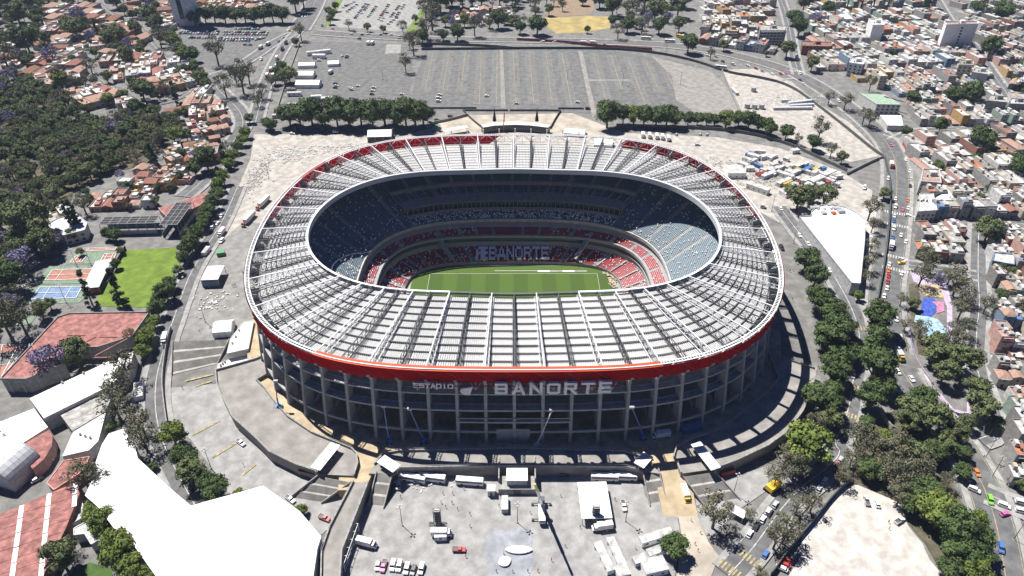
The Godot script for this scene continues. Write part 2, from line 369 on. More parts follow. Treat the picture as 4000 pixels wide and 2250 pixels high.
const BLOCKS := [
	[0,0,9,3,284.2,-107.8,360.7,-111.8,339.9,-76.3,269,-77.1],[1,0,4,3,262.9,-65.9,299.7,-66.7,275.8,-20.5,242.9,-27.8],
	[2,0,4,4,304.2,-55.8,334.2,-59.1,304.5,-9.2,279.5,-13.4],[2,0,4,2,276.5,-7.8,302.9,-6.5,289.7,15.7,267.3,12],
	[3,0,3,8,263.4,21.9,286.1,21.9,252.1,82.4,233,79.6],[4,0,2,6,237.7,85,249.9,85,215.2,143.5,206.5,141.5],[4,0,1,3,203,156,208.4,156,193,182,190,182],
	[5,0,11,4,316.4,-202.6,424.4,-218.6,362.7,-113.6,287.3,-114.6],[6,0,14,3,358.6,-294,466.8,-290.7,434.3,-235.4,337.7,-232.5],
	[7,0,15,3,326.4,-362.7,475,-372.6,453.1,-300.7,361.2,-302.4],[8,0,17,8,360.2,-578.2,546.4,-603.2,476,-386.9,299.6,-372.6],
	[9,0,9,8,556.7,-590.6,671.5,-636.2,473.9,-300.7,464.1,-318],[10,0,8,6,241.5,-622.8,343.8,-656.9,276.8,-416.9,208.7,-463.4],
	[11,0,22,5,421.7,-817,638.3,-826.2,556,-622.8,368,-596.9],[11,0,12,5,654.4,-826.2,823,-844.9,686.6,-649.9,561.5,-603.2],
	[12,1,7,3,-601.1,-629.4,-513.9,-622.8,-449,-542.7,-558.5,-539.9],[13,1,4,2,-552.9,-514.9,-504.2,-525.8,-473.7,-463.4,-526.5,-463.4],
	[14,1,5,3,-507.2,-430.3,-454.6,-421.3,-418.9,-351,-476.4,-347.2],[15,1,3,3,-501.6,-560.2,-435.5,-537,-401.3,-458.5,-440.8,-468.3],
	[16,1,6,3,-430.2,-408.1,-359.2,-421.3,-318.3,-366.6,-381,-336],[17,1,4,3,-420.9,-314.5,-395.4,-328.7,-351.4,-297.3,-377,-265.1],
	[18,1,5,2,-363.2,-336,-316.9,-362.7,-303.2,-328.7,-333.9,-299],[19,1,5,3,-314.3,-318,-269.5,-314.5,-238.9,-255.9,-273.9,-238.3],
	[20,1,4,3,-275.2,-229.7,-242.9,-247,-234.9,-218.6,-254.6,-197.4],[21,1,4,3,-274,-189.8,-235.9,-205.2,-230.4,-182.3,-257.1,-149.5],
	[22,1,5,3,-278.9,-149.5,-229.8,-145,-232.6,-115.6,-283.3,-117.6],[23,1,5,2,-299.4,-109.8,-250.8,-111.8,-244.1,-90.7,-284.7,-87],
	[24,1,3,2,-319.9,-72.8,-300,-88.9,-275.6,-60.8,-287.7,-47.8],[25,1,7,2,-416.1,-649.9,-328.9,-656.9,-312,-596.9,-393.1,-590.6],
	[26,1,9,3,-789,-808,-610.1,-808,-554.1,-656.9,-690,-643],[27,1,6,2,-82.8,-616.2,-1.3,-616.2,-1.3,-554.3,-74.3,-542.7],
	[14,1,1,1,-532.1,-661.1,-515,-655.2,-520.9,-638.2,-537.9,-644],[14,1,1,1,-495.4,-447.1,-477.5,-449.6,-475.1,-431.8,-492.9,-429.3],
	[14,1,1,1,-459.7,-578,-441.9,-580.1,-439.7,-562.2,-457.6,-560.1],[14,1,1,1,-466.2,-481.2,-448.8,-476.3,-453.7,-459,-471,-463.8],
	[14,1,1,1,-508.9,-640.4,-493.2,-649.3,-484.3,-633.6,-500,-624.7],[14,1,1,1,-344.6,-271.3,-329.1,-280.5,-319.9,-265,-335.4,-255.8],
	[14,1,1,1,-473.8,-609,-457.7,-617,-449.7,-600.9,-465.7,-592.9],[14,1,1,1,-567.6,-473.4,-552.2,-482.7,-542.9,-467.3,-558.3,-458],
	[14,1,1,1,-491.6,-622.4,-474.3,-617.4,-479.3,-600.1,-496.6,-605.1],[14,1,1,1,-477.7,-655.6,-462.7,-665.5,-452.8,-650.5,-467.8,-640.5],
	[14,1,1,1,-399.1,-499.8,-382,-494.2,-387.6,-477.1,-404.7,-482.7],[14,1,1,1,-552.7,-465.7,-535.3,-470.1,-530.8,-452.7,-548.2,-448.2],
	[14,1,1,1,-436.9,-584.6,-419.1,-587.7,-416,-570,-433.7,-566.9],[14,1,1,1,-451.8,-623.7,-434.6,-618.6,-439.6,-601.3,-456.9,-606.4],
	[14,1,1,1,-357.7,-282.7,-341.8,-291,-333.4,-275.1,-349.4,-266.8],[14,1,1,1,-422.1,-548.6,-404.4,-551.6,-401.4,-533.8,-419.2,-530.9],
	[14,1,1,1,-485.2,-593.8,-469.4,-602.4,-460.8,-586.5,-476.6,-578],[14,1,1,1,-409.6,-434.5,-392.8,-428.1,-399.2,-411.3,-416,-417.7],
	[14,1,1,1,-503.1,-463.3,-485.4,-466.1,-482.5,-448.4,-500.3,-445.5],[14,1,1,1,-433.4,-434.9,-416.6,-428.4,-423.1,-411.6,-439.8,-418.1],
	[14,1,1,1,-435.7,-344.7,-420,-353.6,-411.1,-337.9,-426.8,-329.1],[14,1,1,1,-467.3,-634.2,-450.1,-639.3,-445,-622,-462.3,-617],
	[14,1,1,1,-509.2,-660.6,-493.1,-668.6,-485,-652.6,-501.1,-644.5],[14,1,1,1,-310,-266.6,-294.1,-275.1,-285.6,-259.3,-301.4,-250.8],
	[14,1,1,1,-570.6,-508.2,-553,-512.1,-549,-494.6,-566.6,-490.6],[14,1,1,1,-557,-444.9,-541.7,-454.5,-532.1,-439.3,-547.4,-429.7],
	[14,1,1,1,-535.4,-416.3,-517.7,-419.2,-514.7,-401.5,-532.5,-398.5],[14,1,1,1,-520.3,-398.9,-502.4,-400.8,-500.5,-382.9,-518.4,-381],
	[14,1,1,1,-520,-461.2,-502.7,-456.2,-507.7,-438.9,-525,-443.9],[14,1,1,1,-476.5,-435.4,-460.8,-444.2,-452,-428.4,-467.8,-419.7],
	[14,1,1,1,-426.2,-572.6,-408.9,-567.4,-414.1,-550.2,-431.3,-555.3],[14,1,1,1,-468.7,-343,-453.7,-352.9,-443.8,-337.9,-458.8,-327.9],
	[14,1,1,1,-412.7,-533.8,-395.1,-529.9,-399,-512.3,-416.6,-516.2],[14,1,1,1,-487.5,-457.9,-472.4,-467.6,-462.7,-452.5,-477.8,-442.8],
	[14,1,1,1,-463.8,-451.1,-447.4,-458.5,-440,-442.1,-456.4,-434.7],[14,1,1,1,-557.6,-532.1,-542.5,-541.9,-532.7,-526.8,-547.8,-517],
	[14,1,1,1,-426.5,-457.5,-410.2,-464.9,-402.7,-448.6,-419.1,-441.1],[14,1,1,1,-486.2,-513.4,-469.1,-507.7,-474.8,-490.6,-491.9,-496.3],
	[14,1,1,1,-443.2,-337.3,-425.6,-333.5,-429.5,-315.9,-447,-319.7],[14,1,1,1,-503.8,-536.7,-486.2,-540.3,-482.6,-522.7,-500.2,-519.1],
	[14,1,1,1,-447.2,-601,-431,-608.8,-423.2,-592.6,-439.4,-584.8],
]
const TREES := [
	[0,0,-188.4,-235.1,10.9],[0,0,-178.3,-229.9,11.9],[0,0,-169.5,-235.1,13.1],[0,0,-157.3,-229.9,10.8],[0,0,-148.3,-235.1,12],[0,0,-137.3,-229.9,13],
	[0,0,-128.3,-235.1,10.9],[0,0,-117.4,-229.9,11.9],[0,0,-108.2,-235.1,13.1],[0,0,-97.5,-229.9,10.8],[0,0,-90.4,-235.1,12],[0,0,-82,-229.9,13],
	[0,0,-75.9,-235.1,10.9],[1,0,78.8,-230.8,11.9],[1,0,93.2,-238.6,8.2],[1,2,101.5,-235.1,8.4],[1,0,110.4,-235.1,9],[1,0,120.2,-233.7,9.8],
	[1,0,129.1,-233.7,9.8],[1,0,135.8,-230.8,8.4],[1,0,147.6,-235.7,6.1],[1,0,155.4,-235.7,6.3],[1,0,163.1,-234.8,6.3],[1,0,169.6,-234.3,6.1],
	[1,2,178.5,-230.8,8.9],[1,0,189.3,-232.8,7.9],[1,0,196.2,-226.5,8.3],[1,0,203.3,-222.9,6.7],[1,0,208.2,-217.4,6.6],[1,0,209.9,-211.9,6.6],
	[1,0,221.2,-206.6,6.5],[1,1,227.4,-196.1,4.5],[1,0,235.8,-185.9,6.6],[1,1,245.6,-173.5,5.2],[1,1,245.9,-201.9,8.6],[1,3,249.5,-161.7,5.2],
	[2,0,-204.6,-102.3,5.8],[2,0,-203.6,-89.9,5.7],[2,0,-203.1,-79.9,5.6],[2,0,-202,-70.1,5.5],[2,0,-200.3,-61.6,5.2],[2,0,-199.4,-30.5,5.1],
	[2,0,-198.5,-45.1,6.3],[2,0,-198,-35.7,6.1],[2,0,-198,-22.4,4.7],[2,3,-197.2,-10.9,3.8],[2,0,-195.5,19.3,4.9],[2,0,-195.1,5.3,5.1],
	[2,0,-193.3,15.2,6.1],[2,0,-192.5,29.6,5.2],[2,2,-190.6,48.3,4.6],[2,2,-190.6,39.5,4.4],[2,2,-190,53.5,4.8],[2,2,-189.4,58.2,4.8],
	[3,0,-224,-240.1,4.8],[3,2,-218,-209.2,5.3],[3,2,-216.5,-194.8,5.4],[3,3,-215.6,-180.9,5],[3,2,-213.8,-164,5.7],[3,2,-213.1,-152.4,5.3],
	[3,2,-208.7,-127.3,5.4],[3,2,-208.4,-114.9,5.5],[4,2,-169.6,153.6,4],[4,1,-169.6,171.9,3.8],[4,3,-167.8,179.9,7.1],[4,2,-166.8,158.4,4.6],
	[4,2,-161.3,162.7,6.3],[4,0,-154.9,131.4,2.4],[4,2,-152.2,170.8,5.7],[4,2,-150.4,118.1,7],[4,2,-147.6,177.1,7.3],[4,0,-143.4,128,5.2],
	[4,2,-141.3,182.6,6.2],[4,0,-139.5,130.2,4.8],[4,2,-135.3,184.7,4.3],[4,3,-134.1,138.8,7.3],[4,0,-127.1,143,4.7],[4,0,-121.9,147,6.6],
	[4,2,-113.2,146.7,3],[5,4,-227.1,74.5,9.9],[5,3,-218.6,66.7,8.5],[5,1,-198.8,49.5,3.8],[5,1,-190.2,75.5,7.5],[5,1,-187.7,87.7,8.1],
	[5,1,-182.9,101.8,8.2],[5,3,-182,109.8,3.8],[5,1,-178.1,141.6,7.5],[5,1,-171.8,141.6,5.4],[5,1,-168.4,110.1,6.7],[5,1,-162.2,121.2,7.9],
	[6,3,-333.1,-63.1,5],[6,3,-328.6,-52.7,6],[6,3,-321.1,-60.7,9.9],[6,4,-319.6,-42.1,6],[6,1,-319.4,-35.7,4],[6,4,-316.8,-49.3,4],[6,1,-314,-29.3,5],
	[6,4,-312.7,-21.1,6],[6,3,-311.7,-43.8,6],[6,3,-311.4,-37.1,4],[6,3,-309.1,-15.2,5],[6,1,-308.4,-60.7,5],[6,0,-307.7,-25.9,5],[6,1,-306.3,-54.8,4],
	[6,4,-303.3,-30.3,4],[6,3,-301.7,-13.5,6.5],[6,3,-298.6,-45.9,15],[6,1,-297.1,-6,6.5],[6,3,-294.8,-32.5,5],[6,3,-294.1,-22.9,7.7],[6,4,-293.8,1.3,4],
	[6,3,-288.7,16.6,6],[6,1,-287.2,-83.5,7.6],[6,0,-286,6.2,10.8],[6,4,-286,23,4],[6,4,-285.7,-10.7,10.4],[6,3,-285.3,-30.4,9.3],[6,4,-285.2,-41.2,6],
	[6,5,-282.3,-57.4,3.5],[6,5,-281,-59.9,4.2],[6,1,-279.1,15.9,6],[6,5,-278.5,-59.9,3.7],[6,0,-278.2,-49.2,4.9],[6,3,-276.9,39.5,4],[6,4,-276.1,22.1,5],
	[6,3,-275.2,29.9,6.1],[6,1,-274.5,44.8,4],[6,1,-268.2,37.1,4],[6,3,-265.1,-32,3],[6,1,-263.7,46.4,9.7],[6,1,-260.2,36.2,4],[6,1,-257.4,27.1,4],
	[6,1,-257.2,43.6,8.5],[6,0,-256.8,-50.8,4.1],[6,3,-254.3,31.8,5],[6,3,-254.2,23.3,4],[6,0,-251.1,-49.2,4.6],[6,3,-245.4,-94.6,4.2],
	[6,3,-241.1,-33.5,3],[6,0,-236.6,-17.3,3.3],[6,5,-234.2,18.7,3.8],[6,5,-218.7,17.4,4.9],[7,0,-749.2,-808,4.4],[7,3,-719.4,-754,4.4],
	[7,3,-689.6,-700.1,3.2],[7,3,-680,-638.8,6],[7,1,-667.4,-639.4,4],[7,1,-666.1,-622.8,4],[7,1,-664.6,-755.6,3.2],[7,0,-660.6,-628,6],
	[7,4,-659.5,-645.6,6],[7,1,-653.3,-634.8,6],[7,1,-652.7,-595.3,5],[7,0,-652.3,-620.8,4.5],[7,2,-649.8,-627.7,4],[7,3,-648.6,-612.1,6],
	[7,3,-646.1,-584.1,6],[7,3,-645.4,-602.5,4.5],[7,3,-641.5,-615.3,4.5],[7,0,-640.9,-641.3,6.5],[7,1,-639.5,-703.2,4.4],[7,3,-634.1,-567.5,5],
	[7,3,-628.4,-603.7,6],[7,3,-626.8,-585.7,15],[7,0,-626.1,-624.1,6],[7,3,-625.1,-561.4,6],[7,1,-624.4,-638.9,6.5],[7,2,-621.1,-629.9,6],
	[7,3,-619.6,-553,6.5],[7,2,-619.4,-540.8,6.5],[7,3,-619,-622.9,4.5],[7,0,-617.9,-649.3,6],[7,3,-616.6,-531.1,4.5],[7,3,-614.5,-635.3,4],
	[7,3,-612.9,-566.3,4.5],[7,4,-610.1,-808,3.8],[7,4,-609.2,-633.2,5],[7,2,-608.6,-521.9,4],[7,3,-608.3,-598.5,14.2],[7,2,-607.5,-530.6,5],
	[7,2,-606.8,-643.2,4],[7,2,-605.2,-552.3,6.5],[7,3,-601.9,-614.4,6.5],[7,1,-600.2,-536.3,4.5],[7,1,-599.6,-557.5,4],[7,3,-598.7,-542.3,4.5],
	[7,4,-598.3,-512.2,5],[7,3,-597.5,-644.1,5],[7,0,-595.9,-586.9,6],[7,2,-595.4,-501.1,6],[7,3,-592.3,-630.2,4.5],[7,3,-592.2,-651.6,4],
	[7,3,-591.4,-757.6,2.6],[7,3,-591.4,-556.3,6],[7,2,-590.1,-592.6,5],[7,2,-588.8,-643.2,6],[7,3,-588.1,-572.7,5],[7,1,-587,-482.7,5],
	[7,0,-583.6,-559,5],[7,0,-582.8,-581.1,4.5],[7,3,-581.6,-531.7,15],[7,3,-581.4,-489.7,6],[7,0,-580.3,-513.3,4.5],[7,0,-579.9,-567.6,6.5],
	[7,4,-579.2,-638.6,4],[7,2,-578.3,-481.6,5],[7,3,-578.2,-506.6,6],[7,4,-574.8,-462.6,6.5],[7,2,-574,-471.7,4],[7,3,-573.9,-651.7,6],
	[7,0,-573.4,-599.1,3.8],[7,3,-572.7,-569.7,3.8],[7,0,-571.8,-490.5,5],[7,2,-571.7,-635.1,4],[7,2,-571.7,-551.8,6],[7,0,-571.3,-520.8,5],
	[7,0,-570.9,-480.8,6],[7,3,-570.4,-627.7,6],[7,0,-566.8,-540.8,6.5],[7,3,-566.6,-490.6,3.2],[7,1,-563.9,-550.4,4],[7,0,-562.4,-459.3,6.5],
	[7,3,-560.2,-479.9,6],[7,1,-557.5,-651.2,4],[7,2,-557.3,-641.8,5],[7,0,-557,-444.9,2.6],[7,0,-554.1,-539.8,4.5],[7,3,-553.9,-459,6.5],
	[7,3,-552.7,-465.7,3.2],[7,3,-552.2,-482.7,3.8],[7,3,-552.1,-510.8,6],[7,0,-551.3,-625.6,3.8],[7,3,-550.6,-487.6,5],[7,0,-549.7,-453,4],
	[7,0,-549.7,-425.9,5],[7,0,-549,-494.6,3.2],[7,0,-548.2,-448.2,3.2],[7,3,-547.8,-539.1,4.5],[7,4,-547.4,-429.7,3.2],[7,4,-546,-481.3,4],
	[7,3,-545.1,-632.4,6.5],[7,0,-542.5,-541.9,2.6],[7,2,-542.4,-489.9,6.5],[7,1,-542.3,-468.8,4.5],[7,4,-538.9,-624.7,2.6],[7,0,-538.2,-425.8,4.5],
	[7,0,-537,-481.1,5],[7,4,-536.3,-662.1,6],[7,4,-532.5,-398.5,3.8],[7,1,-532.1,-439.3,4.4],[7,3,-531.7,-469.3,6.5],[7,3,-526.5,-463.4,3.8],
	[7,3,-523.2,-376.9,6],[7,1,-523.1,-436.9,5],[7,3,-522.5,-527.9,8.4],[7,4,-520.9,-638.2,4.4],[7,3,-519.3,-597.1,3.2],[7,4,-518.5,-545,10.1],
	[7,3,-516.4,-523.1,3.8],[7,0,-514.3,-463.2,6.5],[7,0,-513.5,-360.5,4.5],[7,0,-513.5,-426.8,15],[7,0,-512.9,-662.4,5],[7,4,-512.3,-648.1,4.5],
	[7,4,-512.1,-404.1,6.4],[7,2,-509.9,-411.5,5],[7,0,-509.1,-533.6,6.5],[7,0,-507.9,-619.8,12.4],[7,3,-506.6,-442.1,6],[7,3,-505.5,-354,4.5],
	[7,1,-504.1,-372.6,15],[7,0,-503.8,-414.2,4.5],[7,3,-501.6,-560.2,3.2],[7,3,-501.3,-401.1,4.5],[7,0,-501.1,-644.5,3.8],[7,3,-500.9,-349.1,6],
	[7,3,-499.5,-540.2,5],[7,3,-496.9,-402.6,4.4],[7,4,-492.9,-363.7,6.5],[7,0,-492.2,-384.6,6],[7,3,-491.6,-622.4,3.8],[7,4,-491.3,-429.4,4],
	[7,4,-491.1,-510.6,4],[7,0,-489.7,-504.3,6],[7,3,-489.2,-353.1,6.5],[7,3,-487.6,-477.7,13.7],[7,1,-487.5,-457.9,3.2],[7,1,-486.2,-513.4,2.6],
	[7,3,-486.2,-426.7,3.8],[7,4,-485.8,-339.4,7.5],[7,3,-485.4,-466.1,3.8],[7,1,-485.2,-593.8,3.2],[7,3,-484.3,-633.6,2.6],[7,3,-483.9,-587.2,6],
	[7,1,-481.1,-524.2,4.5],[7,3,-478.6,-490,4.5],[7,0,-476.5,-435.4,2.6],[7,0,-475.6,-424.9,2.6],[7,0,-475.5,-374.8,3.2],[7,3,-475.3,-400.7,2.6],
	[7,3,-475.1,-471.7,4],[7,4,-475.1,-431.8,2.6],[7,3,-474.3,-645.4,4],[7,3,-474,-639,4.5],[7,4,-473.8,-609,3.2],[7,0,-473.3,-626.5,12.5],
	[7,3,-473.2,-443.4,4.5],[7,2,-472.5,-492.9,6],[7,0,-472,-603.1,4.5],[7,4,-472,-306.9,6.7],[7,1,-471,-463.8,3.2],[7,3,-470.3,-479.5,4.5],
	[7,4,-470.1,-393.4,9.6],[7,0,-469.3,-575.5,5],[7,3,-468.7,-343,4.4],[7,4,-467.9,-636.3,4.5],[7,5,-467.9,-484.8,4.7],[7,3,-467.3,-501.2,4.5],
	[7,3,-464.9,-584,4.5],[7,1,-463.8,-451.1,2.6],[7,4,-463.1,-615.5,6.5],[7,0,-462.5,-496.7,4.5],[7,3,-462.3,-523.3,3.8],[7,4,-462.1,-457.2,8.2],
	[7,0,-459.3,-571.5,6.5],[7,3,-456.7,-587.8,4.5],[7,4,-456.4,-434.7,2.6],[7,0,-453.6,-398.8,4.4],[7,1,-453.2,-374.7,2.6],[7,3,-452.5,-594.3,4.5],
	[7,4,-452.1,-583.4,5],[7,3,-451.2,-482,6.5],[7,0,-450.7,-604.3,6.5],[7,3,-448.8,-476.3,2.6],[7,0,-448.5,-463.3,4.5],[7,3,-447.9,-354.7,5.4],
	[7,3,-445.5,-590.2,4],[7,1,-444.9,-494.2,4.4],[7,4,-443.8,-451.5,4],[7,3,-439.4,-556.8,11.7],[7,3,-439.3,-416.4,5],[7,3,-436.7,-470.1,11.1],
	[7,4,-436.5,-585.4,4],[7,3,-436.2,-445.1,10.1],[7,3,-436,-347.1,5],[7,0,-435,-543.7,6],[7,3,-433.7,-566.9,3.8],[7,3,-431,-608.8,3.2],
	[7,3,-430.2,-408.1,3.2],[7,0,-429.5,-315.9,3.8],[7,3,-429,-495.2,8.8],[7,0,-427,-434.5,6.5],[7,0,-426.6,-448.2,4.5],[7,1,-425.6,-333.5,2.6],
	[7,2,-423.5,-538.3,6.5],[7,2,-422.3,-317.5,8.8],[7,3,-421.4,-529.7,6.5],[7,4,-419.8,-518.7,5],[7,2,-419.4,-412.9,4.5],[7,0,-418.9,-351,3.2],
	[7,1,-418.5,-366.6,8],[7,3,-416.6,-516.2,2.6],[7,3,-416.1,-649.9,4.4],[7,0,-415.6,-329.1,4.5],[7,0,-414.5,-298.5,4],[7,3,-414.5,-461.8,4.4],
	[7,0,-414.2,-529,4],[7,0,-412.7,-533.8,2.6],[7,1,-411.2,-320.4,6.5],[7,4,-411.1,-337.9,3.2],[7,4,-410.6,-435.7,7.6],[7,0,-409.1,-505.9,10.8],
	[7,1,-408.9,-567.4,2.6],[7,1,-405.4,-326,6.5],[7,3,-404.4,-551.6,3.8],[7,0,-402.4,-387.2,3.2],[7,0,-400.2,-443.9,6],[7,2,-400.1,-282,5],
	[7,0,-399.1,-331.8,4.5],[7,1,-396.4,-510.7,4.5],[7,4,-395.1,-529.9,3.2],[7,3,-393.4,-421.9,6.5],[7,3,-392.5,-391.3,9.6],[7,3,-391.8,-504.1,5],
	[7,0,-390.5,-278.2,4],[7,3,-390.5,-468.8,5],[7,3,-390.2,-339.4,5.9],[7,0,-387.1,-313.2,2.6],[7,1,-386.5,-364.2,3.2],[7,1,-385.5,-454.7,10.3],
	[7,3,-384.2,-481.2,6.5],[7,4,-381.3,-418.1,4],[7,3,-380.6,-622.2,3.8],[7,0,-377,-265.1,3.8],[7,0,-375.9,-459.8,6.5],[7,0,-370.6,-341.1,3.2],
	[7,4,-368.6,-623.1,3.2],[7,3,-368.3,-396.7,2.6],[7,3,-363.2,-336,3.8],[7,2,-362.9,-281.3,6.5],[7,4,-362.3,-434,4.5],[7,4,-360.1,-346.2,3.8],
	[7,0,-354.1,-292,6.5],[7,4,-353.9,-341.4,2.6],[7,3,-353.8,-654.9,3.2],[7,0,-349.7,-433.3,4],[7,2,-349.3,-416.7,5],[7,1,-346.8,-594.2,2.6],
	[7,3,-344.6,-271.3,3.8],[7,0,-344.5,-625,2.6],[7,4,-342,-351.9,4],[7,3,-340.8,-323.2,3.8],[7,1,-339.7,-300.4,5],[7,3,-339.2,-356.4,3.8],
	[7,3,-335.2,-595.1,3.2],[7,0,-334.9,-291.2,11.7],[7,0,-332.5,-626,2.6],[7,4,-331.4,-386.6,4.5],[7,3,-330.1,-355.3,5],[7,3,-329.4,-393,4],
	[7,0,-328.9,-656.9,3.8],[7,3,-327.8,-305,3.8],[7,0,-325.6,-362.5,6.5],[7,2,-325,-388.2,4.5],[7,1,-323.6,-296.8,6],[7,3,-323.6,-596,2.6],
	[7,1,-322.5,-309.4,6],[7,0,-317.8,-340.1,3.2],[7,5,-316.8,-255,4.2],[7,0,-315.4,-361.9,6],[7,3,-314.3,-308.7,5],[7,2,-312.3,-355.5,4],
	[7,3,-309.4,-347.5,4],[7,3,-307,-358.5,4.5],[7,0,-306.6,-83.5,3.2],[7,0,-304.1,-340.5,4],[7,0,-303.8,-60.3,3.2],[7,5,-301.2,-280.1,4.3],
	[7,0,-299.4,-109.8,3.2],[7,3,-297.1,-335.7,7.7],[7,3,-294.1,-275.1,3.2],[7,1,-293.1,-70,4.4],[7,0,-292.1,-98.4,3.8],[7,4,-287.8,-74.8,3.2],
	[7,3,-287.5,-319,6],[7,3,-286.6,-248.2,4.5],[7,4,-286,-133.7,4.2],[7,2,-285.6,-259.4,4.5],[7,4,-279.7,-267,3.2],[7,1,-278.9,-149.5,4.4],
	[7,3,-275.2,-229.7,2.6],[7,0,-273.2,-117.2,4.4],[7,2,-271.8,-199.3,8],[7,0,-270.5,-138.1,3.8],[7,5,-266.3,-147.9,5],[7,3,-264.4,-271.2,2.6],
	[7,0,-263.5,-203.7,5],[7,3,-262.7,-162.9,3.8],[7,0,-260.5,-137.4,2.6],[7,3,-260.3,-89.2,2.6],[7,0,-256.7,-273.3,3.2],[7,3,-256.4,-100.7,2.6],
	[7,0,-255.1,-169.7,4.4],[7,3,-255,-244.1,5],[7,4,-254.9,-197.5,2.6],[7,3,-254.3,-228.2,3.8],[7,0,-252.9,-116.4,3.2],[7,1,-249.5,-146.8,4.4],
	[7,1,-245.4,-201.4,2.6],[7,4,-243.8,-165.9,4.4],[7,3,-242.8,-116,3.2],[7,3,-242.7,-132.6,4.7],[7,3,-237.1,-174.1,3.8],[7,0,-234.3,-141.3,6.2],
	[7,0,-228.3,-150.5,9.1],[7,1,-224.1,-178.4,4.5],[7,5,-218.8,-159.3,3.2],[7,5,-218.2,-141.3,3.1],[7,3,-39.9,-582.3,3.2],[7,4,-37.8,-548.5,4.4],
	[7,0,-13.5,-552.4,2.6],[8,1,-395.5,-550.9,9.3],[8,3,-379.7,-469.5,7.5],[8,3,-378.5,-539.3,9.6],[8,0,-370,-550.9,10.1],[8,2,-366.1,-447.5,7.7],
	[8,0,-358.8,-550.9,10.5],[8,3,-353.1,-426.5,7.9],[8,0,-345.1,-548,10.5],[8,2,-340.8,-408.5,8.1],[8,0,-332.4,-548,10.5],[8,0,-332.3,-404.1,8.4],
	[8,0,-322.1,-550.9,10.5],[8,0,-309.2,-545,10.4],[8,1,-302.2,-393.5,11.9],[8,0,-299.8,-550.9,10.7],[8,0,-289.4,-553.8,10.7],[8,0,-277.5,-550.9,11.3],
	[8,3,-273,-598.5,15],[8,3,-268.4,-619.8,12.4],[8,1,-266.6,-339.4,7.8],[8,1,-263.9,-301.4,9.2],[8,1,-252.7,-335.7,9.3],[8,1,-251.3,-311.9,12.3],
	[9,0,-238.7,-459.6,4.6],[9,1,-237.7,-479.6,8.3],[9,0,-231.6,-374.6,6.2],[9,1,-229.9,-296.7,7.7],[9,0,-229.6,-354.7,5.7],[9,1,-227.9,-324.7,6.1],
	[9,1,-227.7,-276.8,5.8],[9,0,-227.7,-335.7,5.6],[9,2,-215.4,-341.1,9.6],[9,1,-215.4,-324.7,7.3],[9,0,-206,-228.5,5.4],[9,0,-200,-222.9,5.9],
	[9,1,-125.8,-500.5,6.7],[9,1,-112.3,-449.9,7],[9,1,-107,-370.6,7.4],[9,1,-105.3,-426.5,10.3],[9,0,-100.1,-464.5,8.2],[9,0,-78.4,-477.1,6.9],
	[9,0,-62.1,-477.1,8.7],[10,3,-229.8,-587.4,5.6],[10,3,-224.6,-606.6,5.3],[10,3,-220.2,-568.8,5.9],[10,3,-218.5,-545,5.8],[10,1,-192.1,-522.3,5.7],
	[10,3,-169,-514,4.9],[10,3,-149.8,-508.6,4.9],[10,3,-117.7,-550.9,4.7],[10,1,-107.3,-574.9,11.9],[10,1,-96.6,-482.9,12.7],[10,1,-94.1,-520.5,15],
	[10,3,-91.2,-598.5,15],[10,3,-76.7,-605,14.3],[10,3,-64,-618.2,14.5],[10,3,-52.5,-625,14.6],[10,1,-43.6,-495.2,10.1],[10,3,-40.4,-619.8,12.4],
	[10,0,-16.9,-527.9,11],[10,1,-16.5,-609.9,12.3],[10,3,3.8,-626.5,10.4],[11,0,-119.3,-670,6],[11,1,-114.9,-634.8,5],[11,3,-108.2,-646.6,7],
	[11,2,-107.9,-657.3,4],[11,1,-105.4,-639.9,4],[11,3,-102.2,-672,4],[11,1,-101,-629.4,4],[11,1,-99.5,-650.6,5],[11,4,-97.9,-543.5,7],
	[11,2,-93.9,-567.5,5],[11,1,-91.2,-646.5,6],[11,3,-86.9,-635.3,5],[11,0,-85.8,-626.2,6],[11,3,-80,-536,7],[11,4,-72,-540.4,6],[11,4,-71,-527.8,6],
	[11,3,-68.8,-644.5,5],[11,3,-65,-509.2,7],[11,2,-57.4,-535.9,7],[11,3,-56.5,-659.5,4],[11,4,-52.6,-673.2,6],[11,4,-40.1,-542.1,7],
	[11,0,-35.5,-661.2,4],[11,3,-28.2,-529.9,5],[11,1,-26.8,-522,7],[11,4,-26.7,-664.2,4],[11,1,-26.7,-624.7,4],[11,2,-15.8,-662,5],[11,0,-11.9,-655.3,5],
	[11,2,-9.3,-546,7],[11,3,-8.9,-662.2,5],[11,1,-8.9,-638,6],[11,2,-2.1,-540.2,4],[11,1,-0.5,-548.6,5],[11,0,-0.3,-646.1,6],[11,3,0.1,-610.1,4],
	[11,3,3.7,-587.8,4],[11,3,4.3,-538.3,6],[11,1,6.7,-642.6,6],[11,0,8.2,-505.9,7.4],[11,2,11.6,-656,7],[11,1,13.4,-545.6,5],[11,4,19.1,-672,6],
	[11,4,22.8,-635.6,6],[11,2,27.7,-588.3,6],[11,0,27.8,-501.3,12.2],[11,1,28.2,-576.3,6],[11,1,28.4,-608,7],[11,4,32.2,-663.2,4],[11,1,32.5,-671.3,6],
	[11,1,44.1,-634.6,6],[11,2,44.4,-677.1,7],[11,3,45.1,-584.7,7],[11,1,53.2,-631.4,6],[11,1,60.3,-647.8,4],[11,1,61.9,-631.4,4],[11,1,62.8,-606.6,6],
	[11,1,64.3,-642.3,5],[11,0,86.2,-508.6,4.1],[11,0,91,-634.7,7],[11,1,94.2,-673.3,5],[11,0,111.1,-619.8,10.8],[11,0,118.1,-539.3,6.2],
